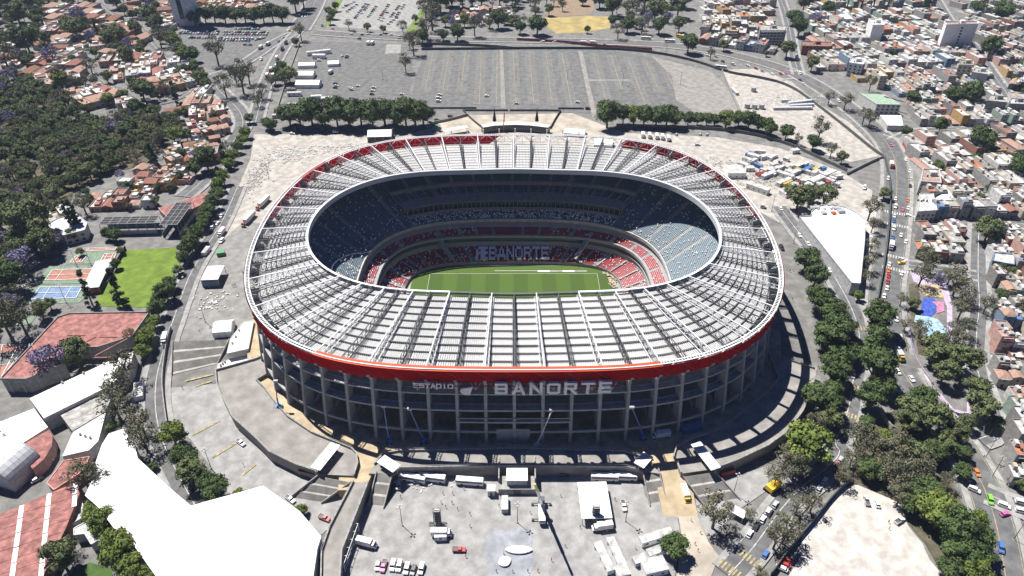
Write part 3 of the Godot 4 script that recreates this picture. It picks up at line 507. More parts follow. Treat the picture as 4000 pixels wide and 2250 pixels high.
	[11,1,118.6,-484.8,9.1],[11,4,120.5,-655.7,5],[11,0,123.7,-582.6,12.4],[11,1,124.2,-642.8,5],[11,1,130.4,-594.7,5],[11,0,132.5,-511.3,10.3],
	[11,1,139.2,-537.1,6],[11,4,139.8,-671.5,5],[11,1,140.1,-568.8,11.9],[11,3,141.4,-553.1,7],[11,1,142.9,-604.2,5],[11,3,145.5,-528.2,6],
	[11,1,148.6,-505.9,9.3],[11,4,150.8,-521.8,6],[11,1,154.4,-593.2,7],[11,1,155.3,-619.8,12.4],[11,3,159.1,-652.3,5],[11,4,161.4,-539.3,7.7],
	[11,1,162,-580.8,6],[11,3,166.4,-605,14.7],[11,0,168.4,-505.9,10.2],[11,3,173.6,-567.1,12.2],[11,4,180.9,-601.5,4],[11,2,183.1,-574.8,7],
	[11,4,187.1,-550.9,7],[11,0,187.2,-433.7,11.4],[11,2,189,-588.8,7],[11,0,189.7,-599.2,7],[11,4,192.2,-531.5,4],[11,3,192.4,-511.3,9.4],
	[11,3,195.5,-626.5,12.5],[11,3,202.3,-573.2,13.9],[11,1,206.9,-412.9,5.1],[11,3,219.8,-619.8,10.4],[11,3,227.4,-440.4,7],[12,3,210.8,142.5,3.2],
	[12,0,215.2,143.5,3.8],[12,0,216.3,132.9,3.8],[12,3,219.6,-516.5,2.6],[12,0,249.8,74,3.8],[12,1,249.9,85,4.4],[12,3,257,-540.8,3.2],
	[12,3,262.9,-65.9,3.2],[12,3,263,36.5,3.2],[12,0,268.3,-422.7,3.2],[12,0,272.9,12.9,3.8],[12,1,274.4,29.3,4.4],[12,0,278.5,21.9,3.8],
	[12,1,283.1,-7.5,4.4],[12,1,283.5,-283.3,5.8],[12,3,287.5,-417.4,9.3],[12,3,289.7,-7.1,3.8],[12,3,292.7,-108.3,3.8],[12,1,292.9,-270.5,7.1],
	[12,3,294.2,-114.5,4.4],[12,1,295.9,-237.1,7.1],[12,1,298,-230,6.5],[12,3,299.3,-374.6,7.1],[12,3,304,-98.4,2.6],[12,3,310.2,-159.3,3.2],
	[12,0,316.1,-145.7,5.5],[12,0,317.4,-137.5,4.4],[12,3,318.2,-648.4,2.6],[12,0,320.4,-211.9,4.8],[12,3,320.6,-98.9,3.8],[12,0,325.5,-495.2,11.1],
	[12,0,333.6,-539.3,10.6],[12,1,334.4,-317.5,6.4],[12,3,335.2,-161.3,3.8],[12,0,335.3,-113.9,3.2],[12,3,346.9,-88.1,3.2],[12,0,347.4,-124.2,3.5],
	[12,0,351.9,-162.7,4.4],[12,0,352.6,-220.1,6.9],[12,4,354.9,-527.9,8.6],[12,3,355.3,-343.4,3.2],[12,0,355.8,-280.1,7.2],[12,0,358.9,-174,11.8],
	[12,3,362.7,-113.6,4.4],[12,1,363.9,-343.8,3.2],[12,0,364.7,-454,2.6],[12,3,366.6,-529.4,3.2],[12,0,368.7,-606.6,10.2],[12,0,369.2,-137.2,10],
	[12,3,371.7,-322.9,3.8],[12,0,376.9,-164.7,4.4],[12,1,379.6,-302.1,3.8],[12,3,383.2,-481.2,3.2],[12,0,385.2,-212.8,2.6],[12,0,385.4,-176,4.3],
	[12,3,385.9,-366.6,2.6],[12,0,392,-587.4,8.1],[12,0,393.6,-281.3,9],[12,3,395,-214.3,4.4],[12,0,395.6,-412.9,7.1],[12,4,396.8,-209.2,5.3],
	[12,3,397.2,-292.8,4.4],[12,0,402.2,-601.6,3.2],[12,3,403.8,-272.9,3.2],[12,0,407.3,-291.6,8.1],[12,0,409,-281.3,10.4],[12,0,411,-773,2.6],
	[12,0,422.8,-646,2.6],[12,1,425.4,-611.6,14.4],[12,3,425.5,-369.3,3.8],[12,1,438.8,-461.5,4.4],[12,1,440.9,-606.6,12.3],[12,3,445.1,-253.8,3.8],
	[12,0,447.8,-590,3.2],[12,3,458,-650.1,4.4],[12,1,459.1,-611.6,12.7],[12,3,460,-463.7,2.6],[12,3,465.1,-371.9,4.4],[12,0,471.7,-304.5,3.8],
	[12,1,474.4,-606.6,11.9],[12,3,477,-517.2,3.2],[12,0,482.3,-339.4,4],[12,4,482.6,-431.1,6.2],[12,0,498.7,-415.4,11.2],[12,3,515.3,-384.9,3.8],
	[12,3,517.3,-455.9,3.8],[12,3,518,-547.8,2.6],[12,3,526.7,-574.8,2.6],[12,0,531.2,-459,3.8],[12,0,534.4,-619.8,10.4],[12,3,546,-660.4,2.6],
	[12,3,549.4,-740.5,4.4],[12,1,555.5,-498.1,3.2],[12,3,572.9,-535.7,4.4],[12,0,575.1,-584.2,10],[12,0,579,-569.1,2.6],[12,1,592.7,-614.9,4.4],
	[12,0,593.4,-561,13.7],[12,0,596,-744.1,3.2],[12,3,607.7,-610.9,4.4],[12,3,608.7,-824.9,3.8],[12,0,622.1,-552.3,4.4],[12,3,624.2,-585.9,4.4],
	[12,0,634.4,-630.5,4.4],[12,1,669.9,-710.2,3.8],[12,0,696.6,-830.9,4.4],[12,3,702.4,-791.7,4.4],[12,1,743.2,-761.9,2.6],[12,3,755.8,-764.4,3.8],
	[13,1,109.2,138.9,5.4],[13,1,114.9,133.2,6.9],[13,1,117.4,137.5,6.1],[13,2,124.7,127.3,11.5],[13,1,134.4,112.6,5.8],[13,0,142.3,98.4,9.6],
	[13,3,142.7,107.7,6.7],[13,0,150.5,89.6,5.7],[13,0,155.5,77.5,8.5],[13,0,159.2,55.2,7.4],[13,0,163.3,52.9,10.6],[13,0,165.3,23.9,7.9],
	[13,0,165.6,62.8,8.2],[13,0,166.1,95.8,7.5],[13,0,168.9,32.8,8.6],[13,0,171,39.8,6.4],[13,0,172.1,2.2,7.4],[13,0,172.8,-15.7,8.1],[13,0,173,45.5,5.9],
	[13,0,175.3,76.6,10.1],[13,0,175.9,86,6.3],[13,2,183.7,62.5,4.9],[13,0,185,55.2,7.4],[13,0,189.6,43.6,9.1],[14,3,192.1,-89,10.9],
	[14,2,192.2,14.9,3.2],[14,1,201.8,-0.7,4.6],[14,3,204.3,-98.5,7.8],[14,1,209.7,-14.4,5],[14,3,212,-94.7,8.8],[14,1,219.7,-35.1,4.8],
	[14,1,230.4,-59.1,5.2],[14,1,234.5,-74.5,7.4],[14,3,257.3,-104.2,5],[15,1,206.1,42.3,3.9],[15,3,209.8,77.5,7.1],[15,1,211.7,47.1,5.1],
	[15,3,211.7,62.8,9.1],[15,1,213.9,19.9,3.6],[15,3,219.2,52.7,5],[15,3,219.4,22.4,4],[15,3,221.7,70.7,9],[15,1,226.9,48.7,5],[15,1,228.3,53.7,5.8],
	[15,1,233.1,0.9,6.9],[15,1,235.3,45.3,4.6],[15,1,239.8,32.2,6.9],[15,1,241.2,-11.4,7.6],[15,4,245.2,-0.7,4.2],[15,1,248.2,10.1,8.2],
	[15,1,248.7,17.7,7.1],[15,1,248.8,-26,4.9],[15,1,250.5,-0.7,5.6],[15,1,256,27.2,5.3],[15,3,295.6,-45.9,9.3],[16,1,136.7,139.5,4.7],
	[16,1,144.7,130.2,4.8],[16,1,149.3,124.2,7.6],[16,0,150.3,136,6.1],[16,1,155,127.2,7.7],[16,1,155.8,138.8,6.8],[16,0,159.9,108.2,4.4],
	[16,1,162.6,139.5,7.4],[16,2,163.5,118.1,5.1],[16,1,163.5,128.7,7.6],[16,1,170.2,137.4,6.1],[16,3,171.3,130.2,7.5],[16,3,176.8,109.3,5.8],
	[16,0,181.3,127.2,5.6],[16,3,182,104.3,8.1],[16,3,187.9,124.2,4.6],[16,3,188.4,110.1,7.9],[16,0,189.3,136,4.2],[16,0,190.1,92.2,5.3],
	[16,3,190.4,118.1,5],[16,0,192,94.8,6.1],[16,0,194.9,125.5,4.2],[16,3,196.4,116.5,5.7],[16,3,205.6,108.2,4.4],[16,3,214.3,101.8,8.2],
	[16,3,218.3,89.5,6.9],[16,0,219.3,107.3,4],[17,1,156.2,150.3,5.9],[17,0,160.6,152.3,6.5],[17,0,160.6,182,4.8],[17,0,165.8,177.6,6.6],
	[17,2,166.4,161.2,9.5],[17,0,167.3,148.4,7.2],[17,0,168.8,167.8,8.6],[17,2,169.1,182.6,5.9],[17,0,172.8,171.9,7.9],[17,0,175.7,177.6,4.8],
	[17,1,179.6,141.3,3.7],[17,2,182.9,160.5,4.3],[18,1,99.6,170.8,5.5],[18,1,104.1,167.8,7],[18,1,113.4,154.9,5.2],[18,1,119.7,153.6,4.4],
	[18,1,139.2,134.3,3.4],[19,0,60.7,173.1,5.8],[19,1,78.5,161.2,7.7],[19,1,86.5,153.3,2.5],[19,1,86.6,163.4,2],[19,1,89.7,184.2,3.7],[19,1,94,157.2,3],
	[20,2,-90.9,157.8,3],[20,2,-87.8,156.5,2.8],[20,2,-85.6,154.6,2.6],[21,3,-498.5,-336.6,5],[21,3,-489.2,-324.8,6.8],[21,1,-484.9,-331.9,4.2],
	[21,3,-479.8,-325,6],[21,3,-477.9,-315.8,7.5],[21,1,-474.8,-294.7,4.2],[21,3,-470.6,-336.4,4.2],[21,3,-469.4,-315.5,4.2],[21,1,-468.8,-300.1,4.2],
	[21,0,-466.8,-326.6,4.2],[21,3,-466,-290.9,4.2],[21,0,-463.7,-317.7,5],[21,3,-461.8,-283.8,7.5],[21,1,-460.2,-268.3,6],[21,3,-459.4,-330.4,6],
	[21,1,-457.1,-310.2,5],[21,3,-456.7,-277.1,5],[21,0,-455.8,-294,5],[21,0,-455.2,-320.4,5.5],[21,3,-453.4,-281.6,4.2],[21,1,-451,-270.6,5.5],
	[21,3,-450.4,-313,6],[21,3,-450.3,-325.1,4.2],[21,1,-449.7,-287.1,5.5],[21,1,-448.7,-297,6.8],[21,1,-448.6,-257.9,5.5],[21,3,-446.1,-249.6,6.8],
	[21,3,-445,-276.3,4.2],[21,3,-444.4,-267.7,6],[21,3,-444.1,-304.9,5],[21,3,-442,-314.5,6.8],[21,3,-440.8,-298.4,5],[21,3,-440,-290.3,4.2],
	[21,3,-439.2,-282.8,7.5],[21,1,-438.8,-245.7,5.5],[21,1,-438.2,-237.4,4.2],[21,3,-437.3,-271.9,5],[21,3,-437,-259.7,4.2],[21,3,-435,-254.4,5],
	[21,3,-434.8,-311,5],[21,3,-432.3,-301.2,5.5],[21,3,-430.1,-219.6,6],[21,1,-429.8,-228.3,6.8],[21,0,-427.8,-290.3,4.2],[21,3,-427.7,-274.3,6.8],
	[21,3,-427.2,-242.1,7.5],[21,1,-426.8,-304.1,4.2],[21,3,-425.3,-257.1,6.8],[21,3,-424,-212.2,4.2],[21,4,-421.2,-231.4,6.8],[21,0,-419.8,-277.5,6],
	[21,4,-419.5,-203.9,6],[21,3,-418.7,-295.3,4.2],[21,3,-418.4,-263,4.2],[21,3,-417.9,-242.4,7.5],[21,1,-417.6,-255.8,5],[21,3,-415.8,-289.7,4.2],
	[21,1,-415.6,-215,4.2],[21,1,-414.7,-223.7,5.5],[21,3,-414.3,-195.8,6.8],[21,3,-413.8,-207.8,4.2],[21,1,-413.6,-269,5],[21,3,-412.4,-234.1,5],
	[21,3,-411.3,-246.7,4.2],[21,1,-410.2,-286.7,6],[21,1,-407.7,-223.5,5.5],[21,3,-406.7,-215.2,5],[21,3,-406.5,-239.1,5.5],[21,1,-405.6,-268,6],
	[21,3,-405.3,-247,5.5],[21,1,-404.5,-275.5,5],[21,3,-402.8,-220.1,4.2],[21,1,-402.6,-232.2,6.8],[21,3,-402.5,-200.1,6],[21,3,-401.2,-258.2,4.2],
	[21,3,-400.8,-183.9,6.8],[21,1,-400,-166.8,5],[21,1,-398.4,-195.1,4.2],[21,3,-396.7,-236.7,5.5],[21,3,-395.8,-262.6,6],[21,3,-395.5,-207.6,5],
	[21,1,-395.2,-229.7,5],[21,1,-395.1,-246.9,5],[21,0,-394.6,-216.4,6],[21,3,-393.2,-224.2,4.2],[21,1,-392.5,-271.2,7.5],[21,1,-391.9,-155.9,4.2],
	[21,0,-390.7,-181.3,6],[21,1,-390.6,-242.4,5],[21,0,-389.2,-205.2,5],[21,3,-389.2,-232,5.5],[21,3,-387.1,-189.7,4.2],[21,3,-386.7,-144.6,4.2],
	[21,1,-386.7,-196.2,5],[21,1,-386.5,-151.8,4.2],[21,1,-385.6,-177.3,4.2],[21,3,-384.7,-214.4,5],[21,3,-383.5,-159,6.8],[21,3,-382.2,-136.5,5],
	[21,3,-381.7,-226.3,6.8],[21,1,-381.3,-260.8,5],[21,3,-380.4,-238,7.5],[21,1,-380,-200.1,6],[21,3,-379.6,-184.1,6.8],[21,0,-379.5,-209.2,5.5],
	[21,3,-378.8,-149,4.2],[21,3,-377.8,-175.3,5.5],[21,0,-376.4,-249.7,6.8],[21,0,-375.6,-129.2,4.2],[21,0,-374.6,-221.2,5],[21,4,-374.2,-139.3,5],
	[21,3,-372.5,-230.2,5.5],[21,3,-372,-152.5,5.5],[21,3,-370.7,-161.2,7.5],[21,1,-370.1,-244.1,5],[21,3,-369.1,-173.3,5.5],[21,3,-368.4,-116.2,5.5],
	[21,3,-368.1,-213.7,4.2],[21,0,-368.1,-192.3,5.5],[21,1,-367.8,-183.7,6],[21,0,-367.7,-204.2,4.2],[21,1,-365.2,-135.2,5],[21,3,-364.4,-150,5],
	[21,3,-364.2,-141.2,4.2],[21,3,-361.5,-103.2,6.8],[21,1,-361.4,-126.5,6.8],[21,1,-361.1,-203.5,6.8],[21,0,-361,-112,7.5],[21,0,-360.9,-217.3,5.5],
	[21,0,-360.5,-240.7,5],[21,0,-359.4,-164.2,5],[21,3,-358.5,-180.1,6],[21,1,-357.8,-136.9,5.5],[21,1,-357.3,-230.7,5],[21,0,-354.9,-194.8,7.5],
	[21,1,-353.7,-218,5.5],[21,1,-352.8,-141.4,5],[21,3,-352.7,-208.6,5.5],[21,1,-352.2,-110.8,5.5],[21,1,-351.2,-154.2,5.5],[21,3,-350.1,-188.3,5],
	[21,0,-349.9,-225.6,7.5],[21,1,-349.7,-162.2,5],[21,3,-349.6,-132.4,6],[21,3,-348.9,-171.3,5],[21,3,-348.4,-122.9,6],[21,1,-347.7,-180.7,7.5],
	[21,3,-347.6,-83.4,6],[21,1,-347.4,-196.4,4.2],[21,3,-345.5,-217.7,6.8],[21,4,-345.4,-106.9,4.2],[21,1,-345.3,-116.6,4.2],[21,3,-344.6,-92.7,6.8],
	[21,3,-343.7,-147.6,6.8],[21,4,-343.1,-167,4.2],[21,0,-343,-203.7,6],[21,1,-342.2,-188.9,6],[21,0,-342,-140.2,4.2],[21,3,-341.8,-158.3,4.2],
	[21,3,-341.5,-98.6,4.2],[21,3,-339.8,-85.5,4.2],[21,1,-339.8,-74.1,4.2],[21,0,-339.6,-153.1,4.2],[21,3,-339.6,-66.6,5],[21,3,-339.1,-227.8,6],
	[21,1,-338.4,-115.6,4.2],[21,1,-338.3,-164.2,5],[21,3,-336.2,-213.4,6.8],[21,0,-335.1,-183.1,6.8],[21,0,-334.7,-170.6,5.5],[21,3,-334,-119.4,5],
	[21,1,-333.6,-132.1,7.5],[21,1,-333.2,-196.2,5.5],[21,0,-333.1,-111,6],[21,3,-331.7,-203.9,7.5],[21,0,-331.3,-150.8,5],[21,1,-331,-94.1,5],
	[21,1,-330.4,-79.8,6],[21,1,-330.4,-104.8,4.2],[21,1,-330,-72,5.5],[21,3,-329.7,-87.3,4.2],[21,3,-329.4,-237.4,6],[21,1,-328.8,-226.3,7.5],
	[21,1,-328.7,-177.2,7.5],[21,3,-328.6,-142.9,4.2],[21,3,-327.7,-124.2,5],[21,4,-327,-214.4,6.8],[21,1,-326.3,-159.3,4.2],[21,0,-326.2,-256.4,7.5],
	[21,0,-326.2,-187.6,7.5],[21,3,-325.8,-167.2,6],[21,1,-324.8,-98.2,4.2],[21,3,-324.7,-113.4,6],[21,1,-323.4,-199.6,4.2],[21,1,-323.3,-145.6,5],
	[21,1,-323.2,-84.9,6],[21,1,-321.2,-221.5,6.8],[21,3,-320.7,-131.6,4.2],[21,0,-320.2,-120.4,5],[21,3,-320.1,-76.1,5.5],[21,3,-319.9,-138.9,6],
	[21,3,-319.7,-183.4,5],[21,1,-318.7,-170.6,6.8],[21,3,-318.4,-233.9,5],[21,1,-318.1,-106.9,6],[21,3,-317.4,-194.2,5.5],[21,3,-316.6,-241.9,5.5],
	[21,3,-315.9,-159.3,5],[21,3,-314.9,-99.2,7.5],[21,1,-314.8,-129.2,5],[21,0,-313.3,-207.5,7.5],[21,1,-313.3,-90.2,5],[21,3,-313,-218.8,6.8],
	[21,3,-312.9,-122.8,5.5],[21,3,-311.9,-188.6,5],[21,3,-311.4,-238.4,5],[21,0,-309.9,-176.4,6.8],[21,3,-309.3,-146.9,7.5],[21,3,-308.1,-87.6,4.2],
	[21,3,-307.7,-164.6,5],[21,3,-307.6,-133.6,7.5],[21,3,-307.2,-248.9,7.5],[21,1,-306.3,-191.4,4.2],[21,1,-304.9,-228.6,6],[21,1,-304.6,-156,6],
	[21,3,-304.2,-198.6,5.5],[21,3,-303.5,-180.3,4.2],[21,3,-302.5,-143.1,5],[21,3,-302,-237.3,5.5],[21,0,-301.7,-149.7,5.5],[21,3,-301.6,-170,4.2],
	[21,3,-301.2,-216.6,6],[21,3,-299.4,-205.9,5],[21,1,-298.9,-164.1,4.2],[21,0,-298.4,-250.2,4.2],[21,1,-298.1,-192.7,5],[21,1,-297.6,-243.4,4.2],
	[21,3,-297.3,-157.6,4.2],[21,1,-296.2,-227.8,6],[21,1,-295,-177.3,4.2],[21,1,-294.6,-168.1,5],[21,3,-292.9,-215.6,4.2],[21,3,-292.3,-194.8,5],
	[21,3,-291,-183.6,5],[21,3,-289,-206.6,6.8],[21,3,-288.1,-239.5,5.5],[21,3,-287.6,-224,4.2],[21,3,-286,-231.5,6],[21,1,-285.7,-161.2,6],
	[21,1,-285.6,-180.1,4.2],[21,1,-285.3,-187.1,5.5],[21,1,-282.3,-215.4,5],[21,3,-282.2,-197.5,6],[21,3,-281,-173.7,5],[21,1,-280.1,-225.5,5.5],
	[21,1,-279.8,-182.5,4.2],[21,0,-278,-166.9,4.2],[21,1,-277.6,-189.6,6.8],[21,3,-274.6,-215.1,5],
]
const BUILDINGS := [
	
	["exhibition_hall","white wedge-shaped hall with a rounded end beside the stadium","hall","metal_wall","roof_bright",8,0.8,184.7,-65.8,192.4,-66.8,195.1,-73.1,200.6,-79.1,206.4,-81.7,213.1,-81.2,218.8,-78.1,223.6,-70.2,225.4,-61.5,214.7,-36.1,193.7,9.9,189.4,9.2],
	["warehouse","huge plain white roof of the nearest building below the stadium","warehouse","metal_wall","roof_bright",9,0,-172.1,115.8,-177.7,118.9,-177.7,125.1,-175.7,135,-172.8,142.7,-171.9,152.1,-164.7,157.2,-152.8,167.9,-144.1,173.5,-135.8,181.3,-127.9,188.8,-72.3,188.8,-73.5,176.3,-73.2,171.2,-84.1,159.7,-101.9,147.3,-127.7,157.1,-138.8,148.8,-147.4,142,-159,132.8,-164.8,123.2],
	["school_gymnasium","building with a wide faded red terrace roof by the small field","gymnasium","concrete","roof_faded_red",8,0.7,-239,31.6,-196.7,30.4,-197.1,51,-210.5,59.6,-220.6,59.6,-231.1,71,-234.5,70.2,-235.1,74.5,-221.1,72,-233.5,83.3,-246.1,83.1,-243.7,34.9],
	["white_hall","long white metal-roofed hall beside the faded red terrace","hall","wall_white","roof_bright",8,0,-225.3,95.9,-211.8,81.5,-200.6,70,-191.5,62,-188.3,73.9,-192,87.1,-212,108.6],
	["old_hall","hall with a stained pale corrugated roof","hall","wall_white","roof_pale",6,0,-209.2,102.8,-194.1,88.1,-189.2,94,-187.6,102.2,-196.9,114.5],
	["white_hall","white angular roof between the old hall and the vault","hall","wall_white","roof_bright",6,0,-196.2,115.3,-187.2,103,-182.6,120.4,-184.1,125.7,-193.8,129.1],
	["white_hall","white flat roof at the picture edge beside the vault","hall","wall_white","roof_bright",6,0,-234.8,110.9,-221.7,100.5,-209,112.1,-216.3,123.5,-223,125,-226,125.7],
	["tiled_annexe","small red annexe with a curved edge beside the vaulted hall","annexe","wall_pink","roof_faded_red",6,0,-215.6,124.2,-210.1,116.9,-207.4,113.7,-203.7,118.1,-201.3,123.5,-200.8,130.9,-202.9,136],
	["tiled_annexe","red flat-roofed house next to the huge white roof","house","wall_pink","roof_faded_red",5,0.3,-192.8,130.8,-182.8,128.6,-181.6,135.1,-183.2,138.7,-185.9,142.1,-188.7,146.2,-193.5,142.8],
	["red_hall","workshop with a ribbed red roof and white skylight strips","workshop","wall_brick","roof_faded_red",7,0,-204.4,161.3,-188.7,149.8,-179.6,143.4,-175.9,149.8,-173.2,165.6,-172.1,178.3,-170.7,187.5,-188.8,187.5],
	["white_house","white L-shaped house roof beside the red ribbed workshop","house","wall_white","roof_white",5,0.3,-171.3,164.7,-166.6,160.4,-159.8,167.1,-154.4,171.2,-159.5,170.1,-161.2,171.8,-166,167.1,-169.8,167.7],
	["white_house","white triangular roof between workshop and hedge","house","wall_white","roof_white",4,0.3,-177.3,150.1,-174.8,152,-170,157.5,-175.4,163.4],
	["school","school with a green roof and solar panels at the avenue","school","wall_white","roof_green",9,0.5,311.5,-289.1,331.8,-285.7,336.2,-259.9,315.9,-261.2],
	["shed","wide white shed roof beside the green-roofed school","shed","wall_white","roof_bright",5,0,313.8,-247,331.6,-246.4,323.5,-223.9,311,-224.7],
	["apartment_building","white building with a brown terrace at the avenue bend","apartments","wall_white","roof_pink",10,0.8,294.7,-131.5,306.2,-131.1,296.8,-109.3,284.1,-111.9],
	["commercial_building","white flat building next to the vaulted gym","shop","wall_white","roof_white",8,0.6,277.2,-97.6,286.3,-97.6,277.8,-74.5,264.3,-72.7],
	["barn","long white gabled shed roof among the tiled houses","shed","wall_white","roof_bright",5,0,-350.5,-353.7,-339,-372.4,-331,-363.6,-341.3,-342.2],
	["courtyard_house","grey block with a dark open courtyard by the road","house","wall_pink","roof_grey",7,0.8,-246.2,-162.2,-237.1,-176.7,-228.7,-179.1,-224.9,-164.6,-230.9,-158.7,-243,-156.4],
	["villa","white villa with stepped roofs above the tennis courts","villa","wall_white","roof_metal",7,0.6,-294.5,-65.8,-286.4,-71.8,-272.7,-59.8,-270,-50.7,-280,-44.2,-297.7,-57.3],
	["clubhouse","long pinkish roof behind the netted courts","clubhouse","wall_pink","roof_faded_red",5,0.2,-237.5,-83.5,-229.6,-87.2,-215.1,-104.3,-209.7,-100.4,-210.9,-87.2,-221.4,-72.8,-222.5,-66.7,-233.1,-78.1],
	["ramp_block","white flat roof wedge between the stairs and stadium","building","wall_white","roof_bright",2.5,0.3,-145,61.9,-147,50.1,-144.3,35.7,-139.5,35,-135.4,58.3],
	["ramp_block","low white roof strip beside the concourse wall","building","wall_white","roof_bright",2,0.2,-148.6,68.6,-149.5,65.1,-145.3,62,-136,58.1,-134.5,62],
	["slab_tower","tall grey slab tower with a dark vertical window strip","tower","wall_bluegrey","roof_grey",74,1,-402.7,-539.9,-376.6,-539.9,-378,-557.2,-409.7,-560.2],
	["apartment_tower","slender white apartment tower in the grey city","tower","tower_white","roof_white",21,1.2,391.7,-462.1,404.8,-463.2,410.4,-484.8,397.6,-488.2],
	["apartment_tower","broad white slab tower with a dark window strip","tower","tower_white","roof_pink",28,1.2,457.6,-438.4,492.9,-441.6,497.1,-452.3,460.9,-450.1],
	["apartment_building","long dark red brick block of flats","apartments","wall_brick","roof_red",9,0.7,307,-429.4,335.8,-426.7,342.3,-441.9,311.5,-445.2],
	["apartment_building","grey balcony block beside the cross street","apartments","wall_grey","roof_pale",16,0.8,269.6,-461,296.7,-461,303.5,-478.3,275.9,-483.4],
	["apartment_building","bluish four-storey block above the school","apartments","wall_bluegrey","roof_white",13,0.8,329,-360.7,340.4,-354.9,347.2,-368.6,337,-376.6],
	["apartment_building","beige concrete block below the broad white tower","apartments","wall_cream","roof_grey",16,0.8,427.4,-345.3,440,-343.5,447.5,-356.8,436.1,-358.8],
	["apartment_building","pale block with blank grey side below the beige block","apartments","wall_white","roof_pale",12,0.8,436.7,-336,448.1,-328.7,456.7,-343.5,446.8,-349.1],
	["apartment_building","grey windowless block beside its twin at the edge","apartments","wall_grey","roof_pale",14,0.8,406.6,-255.9,421.4,-251.4,429.6,-265.1,416.9,-269.8],
	["apartment_building","grey windowless block nearest the picture edge","apartments","wall_grey","roof_metal",13,0.8,423.7,-251.4,437.1,-250,444.7,-262,432.2,-263.6],
	["apartment_building","ochre block of flats by the yellow buses","apartments","wall_ochre","roof_pale",11,0.8,237.2,-478.3,250,-475.8,254.6,-491,242.5,-493.6],
	["mural_house","dark blue house with a white roof at the small square","house","wall_blue","roof_white",8,0.8,280.7,-13.4,290.9,-9.2,297.7,-20.5,286.9,-22.7],
	["gate_building","curved white canopy of the gate behind the stadium","gate","dark_glass_and_shade","roof_bright",6,0,-26.6,-223.6,-14.8,-227.8,1.7,-230.4,18.3,-227.8,30.6,-221.9,28.4,-217.7,14.8,-221.9,1.7,-223.6,-14.7,-221.9,-24.5,-217.7],  # dark walls stand in for the shaded openings under the canopy
]
